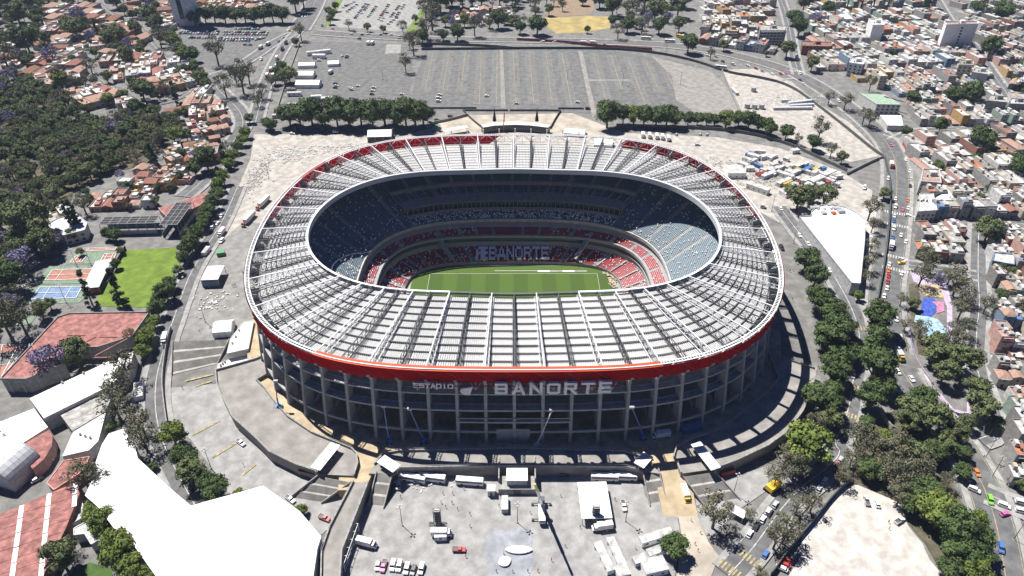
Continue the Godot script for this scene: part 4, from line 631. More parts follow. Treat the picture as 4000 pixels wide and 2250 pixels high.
const BOXES := [
	[0,0,0,-181.3,84.5,-1.19,10.9,4,3],[0,0,0,-28.9,165.8,0.06,4.7,2.6,2.8],[0,0,0,33.9,175.3,-1.25,12.9,3,2.8],[0,0,0,38.8,173.4,-1.30,13.1,3,2.8],
	[0,0,0,39.9,181.1,0.23,4.7,5,3],[0,0,0,52.2,179.5,0.25,8.9,6,3.6],[0,0,0,53.9,172.8,0.38,7,3,3],[0,0,0,55.1,166.4,0.33,13.7,3.2,3.2],
	[0,0,1,47.3,176.3,0.39,5.2,3,2.8],[0,1,1,-3.9,150.6,-1.56,7,2.6,2.8],[0,1,3,90.7,133.6,0.29,6.4,3,3],[0,3,0,32.4,150.6,0.03,12.1,18,4.2],
	[0,3,0,90.1,155.7,-0.67,5.1,4,3],[0,3,3,-87.6,134.8,-0.28,7.9,3,3.5],[1,0,0,-189.3,-34.6,1.49,7.6,2.5,3],[1,1,6,-179.8,-33,0.33,4.6,4,2.6],
	[1,2,0,-153,42,0.15,9.5,10,6],[1,3,1,-242,-6.2,1.77,29.2,9,4],[1,3,1,-174.6,-5.8,1.64,14.8,10,5],[1,5,1,-218,132.2,1.25,15.2,26,6],
	[1,6,2,-246.4,-61.7,0.05,34.5,9,8],[1,6,2,-218.5,-68.8,1.59,29.2,11,9],[2,0,0,-207.3,-430.4,0.37,25.2,4,4],[2,0,0,-204,-416.9,-0.00,13.3,5,4],
	[2,0,0,-202.4,-306.3,0.08,12.7,3,3.6],[2,0,0,-179.7,-296.5,0.18,9.5,4,4],[2,0,0,-160.7,-265.1,0.56,11.6,4,3.2],[2,0,0,-145.7,-270.6,0.23,6.9,3,3],
	[2,0,0,-119.1,-271.3,-0.00,4.1,3,3],[2,0,0,-98.7,-268.2,-0.00,12.3,3,3.2],[2,0,1,-203.4,-253.7,0.15,10.1,3,3],[2,0,1,-203.1,-272.1,0.28,5.7,3,3],
	[2,0,1,-197.2,-279.3,-0.00,8.3,3,3],[2,0,1,-110.1,-280.9,-0.00,4.8,3,3.2],[2,0,1,-103.3,-283.3,0.23,7.1,3,3.2],[2,1,4,-94.3,-282.5,-0.00,7.2,3,3],
	[2,1,5,-129.6,-289,-0.00,4.2,3,2.4],[2,2,0,-209.9,-388.3,0.07,16.7,8,5],[2,2,0,-204.7,-358.8,-0.00,18.3,12,6],[2,2,0,-195.3,-332.4,-0.00,22.8,13,6],
	[2,2,0,-184.1,-394.2,0.19,11.3,10,5],[2,2,0,-108.2,-208.5,0.07,19.3,14,8],[2,3,1,-169.2,-291.5,0.17,10,5,4],[3,0,0,163.5,-143.5,-0.00,13.2,14,4.5],
	[3,0,0,173.4,-156.6,-0.80,8.1,3,3],[3,0,0,173.7,-117.4,-0.76,16,5,4],[3,0,0,176.6,-150,-0.00,6.2,4,3],[3,0,0,178.9,-165.4,-0.93,7.4,3,3],
	[3,0,0,182.5,-163.6,0.68,8.5,2.6,2.5],[3,0,0,185.2,-171.3,-0.71,9.2,3.4,3.2],[3,0,0,192,-148.4,0.66,7.2,3.4,2.7],[3,0,0,193.9,-170.8,0.35,8.7,4,3],
	[3,0,0,196.4,-111.5,0.48,16.4,4,3],[3,0,0,197,-168.5,-0.82,4,3.4,2.8],[3,0,0,199.4,-138.9,-0.79,12.8,4,3.4],[3,0,0,200,-123.4,0.49,5.5,3,3],
	[3,0,0,201.5,-172.2,0.67,6.8,2.7,2.3],[3,0,0,204,-145.8,-0.21,4.4,3,2.6],[3,0,0,204.2,-142.8,-0.80,3.4,2.5,3],[3,0,0,208.7,-120.8,0.50,8.9,4,3],
	[3,0,0,211.1,-156,0.66,6.5,2.2,2.2],[3,0,0,219.4,-124.5,-0.80,3.8,2.5,2.7],[3,0,0,219.8,-130.9,0.64,14.9,5,3.4],[3,0,0,220.5,-181.5,0.31,6.7,4,3],
	[3,0,0,223.3,-143.5,0.74,8.2,3,3],[3,0,0,227.2,-142.1,-0.82,4.6,2.2,2.5],[3,0,0,229.3,-130,-1.01,6.3,3,3],[3,0,0,232,-141.2,0.63,13.9,5,3.4],
	[3,0,0,232.6,-133.2,-0.82,4.3,2.4,2.9],[3,0,1,170.1,-92.9,-0.27,2.9,3,2.6],[3,0,1,186.4,-173.8,-0.81,6.2,3,2.5],[3,0,1,186.9,-171.9,-0.81,5.3,3,2.6],
	[3,0,1,187.7,-139.4,-2.54,14.4,3,3],[3,0,1,192.6,-180,-0.12,8.9,3.4,3],[3,0,1,193.3,-147.3,0.66,7.2,2.2,2.6],[3,0,1,195.3,-114,0.38,16,4,3],
	[3,0,1,195.5,-128.2,0.65,14.5,3,3],[3,0,1,196.5,-150.2,0.66,5.4,2.9,2.7],[3,0,1,197.1,-157.1,0.48,6.2,3,2.6],[3,0,1,206.6,-132.8,-0.80,2.7,2.4,2.8],
	[3,0,1,209.4,-166.9,-0.79,4.2,3,2.6],[3,0,1,212.3,-130.4,0.64,6.2,2.7,2.8],[3,0,1,212.5,-124.1,-0.80,5.4,2,2.5],[3,0,1,215,-154.9,0.65,8.3,3.1,2.7],
	[3,0,1,217.1,-146.1,-0.82,5.3,2.7,2.4],[3,0,1,225.4,-116.6,-0.80,3.4,2.2,2.3],[3,0,1,228.1,-115.4,-0.80,3.4,2.3,2.2],
	[3,0,1,230.5,-138.9,-0.82,5.3,3.3,2.6],[3,0,1,237.5,-137.1,0.28,6.6,4,3],[3,0,1,237.9,-139.9,0.63,8.3,2.7,3],[3,0,3,184.8,-142.5,-0.79,5,2.7,2.5],
	[3,0,3,185.9,-147.4,-0.79,4.7,2.2,2.5],[3,0,3,200.1,-151,0.66,8.8,2.1,2.9],[3,0,3,203.4,-134.9,-0.80,2.7,2.8,2.8],
	[3,0,3,207.6,-142.6,0.65,8.7,2.8,2.8],[3,0,3,211.7,-146.7,-0.81,4.1,3.3,2.4],[3,0,4,199.5,-161.4,0.67,4.6,2.8,2.2],
	[3,0,4,204.1,-153.5,-0.81,4.6,2.3,2.4],[3,0,4,205.9,-146.5,-0.81,2.9,2.5,2.5],[3,0,4,211.1,-131.4,0.64,8.3,2.4,2.7],
	[3,0,4,213.5,-130.6,-0.80,5.1,2.1,2.3],[3,0,4,232.3,-123.7,-0.81,3.1,3,3],[3,0,5,191.3,-143,0.66,5.7,3.2,2.6],[3,0,5,202.9,-162,-0.82,3.5,2.7,2.8],
	[3,1,0,191.3,-141,-0.79,3.9,2.9,2.6],[3,1,0,212.2,-124.8,-0.80,3.3,2.4,2.8],[3,1,0,221.6,-158.8,0.65,6.1,2.1,2.4],
	[3,1,1,218.1,-144.1,-0.82,3.7,2.6,3],[3,1,1,220.8,-125,0.63,6.4,3.1,2.3],[3,1,1,235.5,-139.7,-0.83,3,2.2,2.2],[3,1,3,209.5,-130.4,0.17,5.2,3,2.5],
	[3,1,3,229.4,-129.5,0.63,8.6,2.4,2.4],[3,1,4,183.6,-176.5,0.69,6.7,2.9,2.5],[3,1,4,184.5,-155.7,-0.98,6.9,3,2.6],
	[3,1,4,218.4,-156.6,-0.85,5.1,2.6,2.6],[3,1,4,220.2,-150,0.72,14.2,3,2.6],[3,1,4,232,-150.9,0.48,4.1,3,2.6],[3,1,5,197.3,-126.9,0.66,10,3,2.6],
	[3,1,5,212.5,-148.2,-0.81,4,2.1,2.8],[3,1,5,225.7,-149.8,0.64,5.7,3.2,2.4],[3,2,3,183.1,-142.1,0.38,7.5,4,3.4],[4,1,1,207.5,-314.5,-1.47,14.1,3,2.4],
	[4,1,1,246.7,-291,0.10,6.9,3,2.4],[4,1,1,248,-272.5,0.03,35,3,2.4],[4,1,1,258.2,-279.3,0.14,22.7,3,2.4],[4,1,1,259.7,-287.4,0.27,24.6,3,2.4],
	[4,4,1,208.7,-276.1,-0.00,6.5,5,4],[4,4,1,214.8,-274.8,0.12,5.5,5,4],[4,4,1,221,-274.8,0.10,6.1,5,4],[4,4,1,225.8,-318,-0.00,5,5,4],
	[5,2,0,50.9,-217.1,-0.19,17.1,10,5],[5,2,0,72,-195.8,-0.11,14.6,12,5],[5,3,0,-47.6,-219.6,0.40,20.9,5,4],[5,3,6,-66.2,-227.9,-0.70,13.1,3,5],
	[6,5,0,294.5,-95.8,1.19,34.5,13,4],[6,5,0,404.3,-560.7,1.33,48.7,14,5],[7,1,4,79.2,112.9,0.34,9.5,3,3.2],
]
const VEHICLES := [
	[0,0,0,192.3,69.4,-1.60],[0,0,0,196.8,74.8,-1.53],[0,0,0,202.5,24.9,-1.92],[0,0,4,205.2,18.8,-1.92],[0,0,0,206.3,32.6,-1.92],[0,0,0,208.8,11.3,-2.04],
	[0,0,0,213.6,3.6,-2.04],[0,0,3,216.8,-3.1,-2.04],[0,0,3,220,-9.2,-2.04],[0,0,8,222.6,-14.8,-2.04],[0,0,0,225.7,-21.2,-2.04],[0,0,0,228.7,-11.3,-2.04],
	[0,0,5,233.8,-22.7,-3.14],[0,0,0,235.8,-26.3,-1.00],[0,0,4,241.4,-52.6,-2.03],[0,0,0,247.1,-47,-2.03],[0,0,0,247.7,-55,-2.03],
	[0,0,4,251.4,-73.6,-2.03],[0,0,0,254.3,-79.8,-2.03],[0,0,0,263.7,-80.7,-0.18],[0,0,7,263.8,-88.9,-2.03],[0,0,0,265.7,-103.9,-2.00],
	[0,0,0,268.5,-90.7,-2.03],[0,0,8,273.2,-102,-2.00],[0,1,0,246.7,-63.3,-2.03],[0,1,0,260.6,-92.6,-2.03],[0,3,5,197.5,58.6,-1.60],
	[0,3,1,235.2,-40.7,-2.03],[1,0,1,187.4,157.3,-1.86],[1,0,8,197.8,133.7,-1.69],[1,0,7,197.9,154.8,0.29],[1,1,4,187.4,170.7,-1.97],
	[1,1,0,191.8,142.9,-0.65],[1,1,6,195.5,148.2,-1.86],[1,1,0,199.8,150.9,-0.53],[1,1,0,205.3,153.5,-0.31],[1,1,0,207.8,149.2,-0.31],
	[2,0,0,92.4,164.1,0.91],[2,0,2,95.9,160.7,0.91],[2,0,4,96,173.3,0.87],[2,0,0,99.5,157.3,0.91],[2,0,0,100.4,179.2,2.62],[2,0,3,101.9,177.5,2.62],
	[2,0,0,102.8,153.5,0.91],[2,0,2,103.2,154.1,0.87],[2,0,3,103.5,175.6,2.62],[2,0,1,106.6,150.2,0.87],[2,0,2,112.9,144.6,0.87],[2,0,0,127.3,142.2,0.87],
	[2,0,0,131.3,138,0.87],[2,0,7,139.4,129.7,0.87],[2,0,1,141,116.5,1.05],[2,0,1,142.3,126.4,0.87],[2,0,0,148.6,149.6,1.40],[2,2,1,144.8,148.2,1.40],
	[2,2,0,154.1,157.9,0.52],[3,0,1,168.9,72.4,-2.07],[3,0,2,181.4,31.5,-1.77],[3,0,0,181.6,-89.8,-1.51],[3,0,0,182.8,-55,-1.48],
	[3,0,0,184.4,-27.8,-1.45],[3,0,0,184.8,-44.6,-1.48],[3,0,0,187.4,-14.8,-1.61],[3,1,2,166.7,-39.9,-1.48],[4,0,1,-51.6,178.1,-1.57],
	[4,0,2,-38,180,-1.78],[4,0,2,21.4,134.5,-0.00],[4,1,1,-48.6,140.4,-1.55],[4,1,0,-45.9,178.1,-1.66],[4,1,0,-43.5,178.4,-1.69],
	[4,1,0,-40.5,179.5,-1.71],[4,1,0,-35,179.5,-1.72],[4,2,0,-122.3,116.7,-0.65],[4,2,0,-92.3,147.6,-0.63],[4,2,3,-76.2,156.8,-0.42],
	[4,2,7,-49.4,178.4,-1.68],[4,2,4,-40,138.2,0.14],[4,2,3,-21.3,171.3,-0.03],[4,2,0,44.6,150.9,-1.49],[4,3,0,-57.1,169,-0.27],[4,3,0,-28.5,164.4,-0.00],
	[4,3,0,34.6,161.5,-2.99],[4,3,5,70.7,145.9,-1.50],[4,5,0,-43.1,137.3,-0.20],[4,5,0,-34.8,137.2,-0.16],[4,5,0,-18.8,139.1,-0.09],
	[4,5,0,38.2,136.8,-0.05],[4,5,0,46.1,136.5,-0.05],[5,0,1,-202.5,137.3,0.87],[5,0,0,-202.4,127.9,1.05],[5,0,2,-198.8,-7.1,-1.05],
	[5,0,0,-194.3,-70.2,-1.97],[5,1,0,-196,-64.2,-1.55],[5,1,2,-194.4,-8.9,-1.45],[5,1,0,-184.4,-48.2,-1.69],[5,2,0,-195.3,-80.2,-1.59],
	[5,3,0,-187.2,-56.7,-1.64],[5,3,0,-181.9,49.2,-1.36],[5,4,3,-175.4,-72.3,-1.75],[5,4,3,-172.3,-94.4,-1.79],[6,0,0,-385.4,-514.9,1.40],
	[6,0,0,-382.3,-514.7,1.40],[6,0,1,-380.6,-506.1,1.40],[6,0,0,-379.2,-514.6,1.40],[6,0,2,-377.5,-506,1.40],[6,0,4,-376.1,-514.4,1.40],
	[6,0,4,-374.5,-505.8,1.40],[6,0,0,-373,-514.3,1.40],[6,0,1,-369.9,-514.1,1.40],[6,0,0,-368.3,-505.5,1.40],[6,0,0,-367.5,-489.5,1.40],
	[6,0,0,-366.8,-513.9,1.40],[6,0,0,-365.3,-505.4,1.40],[6,0,2,-363.7,-513.8,1.40],[6,0,2,-361.3,-489,1.40],[6,0,4,-360.7,-513.6,1.40],
	[6,0,4,-359.2,-505.1,1.40],[6,0,1,-358.2,-488.7,1.40],[6,0,1,-356.1,-504.9,1.40],[6,0,2,-355.1,-488.5,1.40],[6,0,2,-353,-504.8,1.40],
	[6,0,0,-352,-488.2,1.40],[6,0,2,-351.4,-513.2,1.40],[6,0,4,-350,-504.6,1.40],[6,0,1,-348.9,-488,1.40],[6,0,0,-348.3,-513,1.40],
	[6,0,0,-346.9,-504.5,1.40],[6,0,3,-345.8,-487.7,1.40],[6,0,0,-345.3,-512.9,1.40],[6,0,0,-343.9,-504.3,1.40],[6,0,0,-342.7,-487.4,1.40],
	[6,0,1,-335.7,-511.6,1.40],[6,0,0,-332.8,-503.1,1.40],[6,0,0,-331.7,-479.3,1.40],[6,0,1,-329.5,-502.9,1.40],[6,0,1,-329.2,-511.4,1.40],
	[6,0,0,-326.2,-486.1,1.40],[6,0,0,-326.2,-502.8,1.40],[6,0,4,-326,-511.2,1.40],[6,0,1,-325.9,-524.7,1.40],[6,0,0,-322.8,-511.1,1.40],
	[6,0,0,-322.6,-524.6,1.40],[6,0,0,-321,-478.7,1.40],[6,0,1,-319.6,-502.5,1.40],[6,0,3,-319.6,-511,1.40],[6,0,2,-319.2,-524.5,1.40],
	[6,0,0,-319.1,-485.7,1.40],[6,0,1,-317.5,-478.5,1.40],[6,0,1,-316.3,-502.4,1.40],[6,0,4,-315.9,-524.3,1.40],[6,0,0,-315.6,-485.6,1.40],
	[6,0,2,-313.9,-478.3,1.40],[6,0,1,-313.1,-510.7,1.40],[6,0,1,-313,-502.2,1.40],[6,0,3,-312,-485.4,1.40],[6,0,0,-310.3,-478.1,1.40],
	[6,0,1,-309.9,-510.6,1.40],[6,0,0,-309.7,-502.1,1.40],[6,0,0,-308.5,-485.2,1.40],[6,0,0,-306.8,-477.9,1.40],[6,0,2,-306.7,-510.4,1.40],
	[6,0,2,-306.4,-502,1.40],[6,0,0,-305.8,-523.9,1.40],[6,0,2,-304.9,-485.1,1.40],[6,0,1,-303.5,-510.3,1.40],[6,0,3,-303.2,-501.8,1.40],
	[6,0,4,-302.5,-523.8,1.40],[6,0,4,-300.3,-510.2,1.40],[6,0,0,-299.9,-501.7,1.40],[6,0,4,-297.8,-484.7,1.40],[6,0,2,-297.1,-510,1.40],
	[6,0,2,-296.6,-501.5,1.40],[6,0,4,-296.1,-477.3,1.40],[6,0,2,-296,-462.4,0.17],[6,0,0,-293.9,-509.9,1.40],[6,0,1,-290.7,-484.4,1.40],
	[6,0,2,-290.7,-509.8,1.40],[6,0,1,-290,-501.3,1.40],[6,0,2,-289.9,-461.4,0.17],[6,0,0,-289.4,-480.8,1.05],[6,0,2,-287.1,-483.4,1.05],
	[6,0,1,-286.7,-501.1,1.40],[6,0,0,-284.3,-509.5,1.40],[6,0,1,-282.6,-488.5,1.05],[6,1,2,-383.7,-506.3,1.40],[6,1,1,-371.4,-505.7,1.40],
	[6,1,2,-364.4,-489.2,1.40],[6,1,0,-362.2,-505.2,1.40],[6,1,4,-357.6,-513.5,1.40],[6,1,0,-354.5,-513.3,1.40],[6,1,2,-342.2,-512.7,1.40],
	[6,1,0,-340.8,-504.1,1.40],[6,1,0,-333.4,-486.4,1.40],[6,1,1,-332.4,-511.5,1.40],[6,1,2,-329.8,-486.2,1.40],[6,1,4,-328.2,-479.1,1.40],
	[6,1,1,-324.6,-478.9,1.40],[6,1,1,-322.9,-502.7,1.40],[6,1,0,-322.7,-485.9,1.40],[6,1,2,-316.4,-510.8,1.40],[6,1,4,-312.5,-524.2,1.40],
	[6,1,2,-309.2,-524,1.40],[6,1,0,-303.2,-477.7,1.40],[6,1,1,-301.4,-484.9,1.40],[6,1,1,-299.6,-477.5,1.40],[6,1,1,-299.1,-523.6,1.40],
	[6,1,0,-294.3,-484.5,1.40],[6,1,0,-293.3,-501.4,1.40],[6,1,2,-287.5,-509.6,1.40],[6,1,0,-284.9,-485.9,1.05],[6,1,0,-283.4,-501,1.40],
	[7,0,0,-218.2,-622.8,0.00],[7,0,0,-211.7,-643,0.00],[7,0,1,-209.4,-649.9,0.00],[7,0,2,-208,-611.3,0.00],[7,0,4,-206.5,-619.5,0.00],
	[7,0,0,-205,-627.8,0.00],[7,0,4,-203.5,-636.2,0.00],[7,0,2,-193.8,-572.1,0.00],[7,0,4,-193.6,-580.1,0.00],[7,0,0,-193.3,-588.2,0.00],
	[7,0,4,-192.9,-604.8,0.00],[7,0,0,-192.7,-613.3,0.00],[7,0,1,-192.2,-630.7,0.00],[7,0,2,-192,-639.6,0.00],[7,0,0,-189.3,-593.7,0.00],
	[7,0,2,-188.8,-610.3,0.00],[7,0,4,-188.5,-618.8,0.00],[7,0,0,-188.2,-627.4,0.00],[7,0,2,-188,-636.2,0.00],[7,0,1,-178.5,-578.2,0.00],
	[7,0,0,-178.2,-585.9,0.00],[7,0,0,-177.9,-593.7,0.00],[7,0,2,-177.7,-601.6,0.00],[7,0,2,-177.4,-609.7,0.00],[7,0,2,-176.9,-626.1,0.00],
	[7,0,0,-163.5,-566.1,0.00],[7,0,0,-163.3,-574.4,0.00],[7,0,2,-163,-591.4,0.00],[7,0,2,-162.8,-600,0.00],[7,0,1,-162.6,-608.9,0.00],
	[7,0,0,-162.4,-617.8,0.00],[7,0,2,-162.2,-626.9,0.00],[7,0,2,-162,-636.2,0.00],[7,0,0,-159.4,-560.2,0.00],[7,0,0,-159,-572.1,0.00],
	[7,0,2,-158.2,-596.9,0.00],[7,0,1,-150.6,-578.2,0.00],[7,0,2,-150.1,-586.4,0.00],[7,0,2,-149.5,-594.8,0.00],[7,0,1,-149.3,-545.6,0.00],
	[7,0,2,-148.5,-611.8,0.00],[7,0,3,-147.9,-620.6,0.00],[7,0,2,-147.3,-629.4,0.00],[7,0,4,-147.3,-554.3,0.00],[7,0,1,-145.3,-563.1,0.00],
	[7,0,2,-144,-578.2,0.00],[7,0,2,-143.6,-587.5,0.00],[7,0,4,-143.2,-572.1,0.00],[7,0,2,-143.1,-596.9,0.00],[7,0,1,-142.2,-616.2,0.00],
	[7,0,1,-141.8,-626.1,0.00],[7,0,1,-141.3,-636.2,0.00],[7,1,2,-216,-629.4,0.00],[7,1,0,-213.9,-636.2,0.00],[7,1,0,-209.4,-603.2,0.00],
	[7,1,1,-193.1,-596.5,0.00],[7,1,3,-192.4,-622,0.00],[7,1,0,-177.2,-617.8,0.00],[7,1,3,-163.2,-582.8,0.00],[8,0,2,-262,-473.3,-1.72],
	[8,0,1,-260.8,-488.5,-1.94],[8,0,0,-260.5,-578.2,-1.51],[8,0,0,-256.6,-577,-1.51],[8,0,1,-253.9,-579.4,-1.51],[8,0,1,-211.8,-524.7,2.91],
	[8,0,0,-186,-503.1,2.91],[8,0,2,-183.6,-511.1,2.91],[8,0,2,-173.2,-499.9,2.98],[8,0,0,-166.2,-503.1,2.98],[8,0,4,-151.9,-499.9,2.98],
	[8,0,0,-139.8,-499.9,2.98],[8,0,0,-129.2,-494.7,2.98],[8,0,1,-128.8,-485.4,2.98],[8,0,1,-118.9,-491,2.98],[8,0,1,63.8,-468.3,3.07],
	[8,0,2,101.4,-461,-0.10],[8,0,0,202.5,-428.1,-0.41],[8,0,0,206.4,-423.6,-0.41],[8,0,1,214.8,-420.4,-0.76],[8,0,2,217.8,-403.8,-0.76],
	[8,0,0,240.3,-390.2,-0.92],[8,0,3,246.1,-381.9,-0.92],[8,0,1,250.5,-373.8,-0.92],[8,1,1,-263.4,-560.2,-1.51],[8,1,0,-263.2,-410.3,-1.72],
	[8,1,5,-260.7,-514.9,-1.94],[8,1,0,-256.2,-534.2,-1.51],[8,1,2,-226.9,-537,-1.51],[8,1,2,-173.4,-483.4,2.98],[8,1,0,33,-472.3,3.07],
	[8,1,0,46.4,-472.3,3.07],[8,1,0,226.4,-394.4,-0.76],[8,3,6,-274.7,-448,-1.72],[8,3,3,-270.1,-461,-1.72],[8,3,2,-251.5,-465.8,-1.50],
	[8,3,2,-249.7,-443.3,-1.50],[8,3,0,-247.2,-411.6,-1.45],[8,3,3,-243.4,-374.6,-1.45],[8,3,3,-242,-356.8,-1.45],[8,3,0,-240.4,-386,-1.45],
	[8,3,0,-235.9,-354.9,-1.45],[8,3,0,79.1,-465.8,-0.10],[8,3,0,89.4,-465.8,-0.10],[8,5,0,150.2,-483.4,-0.17],[8,5,0,175.1,-472.3,-0.23],
	[8,5,5,191.3,-491,-0.46],[8,5,5,194.4,-487.4,-0.46],[8,5,5,197.3,-483.4,-0.46],[8,5,0,210.7,-382.7,-0.35],[9,0,0,257.7,-365.8,-1.27],
	[9,0,3,266.3,-365.8,-1.27],[9,0,7,271.6,-365.8,-1.27],[9,0,2,279.1,-346.5,-1.27],[9,0,0,279.2,-336,-1.27],[9,0,2,284.7,-123.3,-2.00],
	[9,0,1,289.9,-133.8,-2.00],[9,0,0,295.1,-147.2,-2.00],[9,0,0,299.9,-267.6,-1.50],[9,0,0,301.1,-167.4,-1.86],[9,0,0,301.2,-425.8,-1.84],
	[9,0,7,301.6,-194.3,-1.86],[9,0,0,304.6,-228.3,-1.60],[9,0,1,306.1,-439.6,-1.84],[9,0,0,308.9,-221.4,-1.60],[9,0,1,322.5,-194.9,0.65],
	[9,0,0,473.8,-339.7,-1.88],[9,0,2,505.9,-453.7,-1.88],[9,1,0,250.8,-120.6,-2.00],[9,1,0,273.8,-134.6,-2.00],[9,1,0,285.7,-366.6,-1.79],
	[9,1,0,295.7,-290.7,-1.40],[9,3,3,285.2,-155.8,-1.86],[9,3,0,297,-411.6,-1.79],[10,0,0,-188.6,-293.3,1.40],[10,0,0,-188.2,-273.9,1.05],
	[10,0,0,-182.3,-217.5,0.09],[10,0,0,-181,-422.2,1.22],[10,0,1,-175.6,-423.6,0.09],[10,0,2,-175.1,-416.9,0.09],[10,0,2,-171,-337.9,0.09],
	[10,0,0,-169.1,-331.6,0.09],[10,0,2,-168.9,-326.2,0.09],[10,0,0,-154,-325.1,0.09],[10,0,1,-152.3,-320.8,0.09],[10,0,0,-148,-330.5,0.09],
	[10,0,0,-132.3,-326.9,0.09],[10,0,0,-132.1,-318,0.09],[10,0,2,-131.3,-308.9,0.09],[10,0,0,-103.5,-308.9,0.09],[10,0,0,-68.3,-307.5,0.09],
	[10,0,2,-65.6,-247,0.26],[10,0,2,-54.8,-255.3,0.00],[10,0,0,-24.5,-304.1,0.09],[10,0,1,3.2,-285.1,0.09],[10,0,0,58.5,-288.7,0.09],
	[10,0,4,82.7,-273.9,0.09],[10,0,0,83,-281.9,0.09],[10,0,4,100.4,-264.5,0.09],[10,0,1,134.4,-215.9,1.22],[10,0,1,147.4,-194.9,0.00],
	[10,0,1,154,-215.9,1.22],[10,0,1,159.5,-215.9,1.22],[10,1,0,-201.6,-407.2,0.09],[10,1,0,-147.3,-220.3,0.09],[10,1,2,-85.2,-286.7,0.09],
	[10,1,0,-68.5,-299,0.09],[10,1,0,-67.8,-290.7,0.09],[10,1,2,66.4,-272.6,0.17],[10,3,2,-182.7,-280.9,1.22],[10,3,0,-181.8,-368.6,1.36],
	[10,3,0,-160.1,-465.8,1.40],[10,3,0,-155.6,-465.8,1.40],[10,3,0,106.1,-213.2,1.48],[10,3,0,111.4,-211.9,1.48],[10,3,0,117.1,-210.5,1.48],
	[10,3,0,121.4,-209.2,1.48],[10,3,0,125.9,-206.5,1.48],[11,3,0,64.9,116.9,-2.98],
]
const LAMPS := [
	[-44.7,159.8],[-130.8,130.8],[91.2,144.2],[44.5,157.9],[1.2,158.6],[-179.5,-137.1],[-166.1,34],[-127,-351],[-50.9,-347.2],[2.9,-351],[53.4,-351],
	[105.3,-336],[160.7,-336],[174.5,-87],[-262.4,-20.5],[-254,-21.2],[-250,16.4],[-268.9,17],[-241.9,62],[164.8,-434.9],[176.2,-46.2],[206.5,124.9],
	[203.8,135.2],[194.9,166.5],
]
const PEOPLE := [
	[-47.1,146.3],[-25.6,144.6],[-29.7,144.4],[-25.6,149.2],[-28,151.3],[-30.1,149],[-23.2,152.3],[-21.1,142],[-18.7,174.1],[-18,154.7],[-17.7,160.4],
	[-6.3,150.8],[6.4,154.1],[19.1,145.6],[26,161],[33.7,169.9],[19.6,169.5],[14,175.7],[8.7,180.2],[-6.9,180.4],[-0.8,180.4],[4.9,180.4],[-4.2,172.8],
	[36.5,163.3],[41.4,147.6],[58.1,143.9],[70.7,157.6],[73.2,163.5],[65.3,130.8],[46.6,170.4],[70,168.6],[70.5,171.5],[65.1,133.7],[163,-16.2],
	[164.1,-14.8],[165.9,-15.5],[156,14.5],[151.6,41.2],[181,4.9],[153.8,65.5],[187.2,30.3],[187.7,30.9],[177.4,-38.4],[163.5,-14.1],[-162,1.1],
	[-161.4,0.9],[-160.6,0.9],[-160,0.7],[-188.9,-15.9],[-160.3,-12.4],[-159.4,-11.9],[-155.4,9.9],[-165.5,43.4],[-188.3,-11.5],[113.3,165.9],
	[114.8,165.9],[149.4,158.6],[148.3,161.7],[205.6,124.9],[-117.2,129.4],[-161.7,81.3],[-168.8,-391],[-171.6,-444.2],[-136.4,-299],[-124.2,-299],
	[-89.8,-295.7],[-142.8,-290.7],[-64.2,-419.1],
]
const BAYS := [
	[-86.2,-445.2,-82.9,-318],[-68.9,-445.2,-66.1,-318],[-51.5,-442.4,-48.6,-318],[-34.1,-437.7,-30.5,-284.1],[-17,-437.7,-14.9,-280.9],
	[0.4,-439.6,2.5,-269.8],[17.6,-439.6,18.7,-284.1],[35.5,-439.6,35.3,-280.9],[52.5,-437.2,52.6,-280.9],[86.1,-430.3,85,-284.1],
	[104,-425.8,102.9,-321.5],[121.7,-421.3,118.9,-271.3],[138.6,-408.1,137.7,-314.5],[155,-391,153,-321.5],
]
const TERRACES := [
	
	[-146.5,74.2,-129.4,65.8,-123.1,60.7,-116.6,72.6,-124.7,81.2,-119.6,86.3,-110.9,97.1,-103.3,105.5,-90.2,115.3,-77.1,121.6,-70.7,124.7,-68,127.6,-66.4,132.7,-66.9,139.3,-81.8,138.6,-84,137.1,-92.7,133.8,-105.8,126.7,-113.8,118.9,-127.8,106.5,-137.2,92.7,-142.8,83.6],
	[128.7,61.1,148.7,73.1,142.6,86.3,132.5,102.4,121.2,115.1,110.6,123.1,95.1,131.3,85,135.6,69.8,138.2,68.9,131.3,68.3,129.2,70.5,123.8,76.4,119.9,91.3,113.7,106.5,101.3,120.6,89.1,128.2,80],
	[-61,138.2,-59.4,133.4,-56.1,127.7,-49.7,126.1,0.1,124.4,47.7,126.1,53.9,129.2,58.2,133.4,61.2,138.2,51.8,136.6,46.6,134.9,0.1,134.4,-48.5,135.5,-53.5,138.2],
	[-66.6,142.5,-60.3,142.8,-63.9,167.5,-65,175.1,-63.4,187.1,-70.2,187.1,-72.6,175.1,-71.7,164.5],
]
const YARD := [
	[-68.1,138.4,-61,139,-67.3,127.6,-76,122.5],
]
const STAIRS := [
	[6,0.4,-81.8,139.5,-67.4,142.8,-79.3,149.2,-93.2,146.8],[6,0.4,-57.8,137.4,-51,138.5,-53.4,151.7,-59.8,150.8],
	[6,0.4,53.8,137.1,60.7,135.6,62.5,149,55.4,150.5],[6,0.4,70.3,139.9,84.1,137.4,93.1,147.5,77.8,151.1],
	[5.1,0.6,-177.3,50.6,-148.3,48.8,-150.8,62.4,-171,71],
]
const CANOPIES := [
	[-79.9,131.8,1.18,15],[-52.6,135.9,-0.64,9.6],[54.4,133.9,0.88,8],[81,131.6,-1.20,15.3],
]
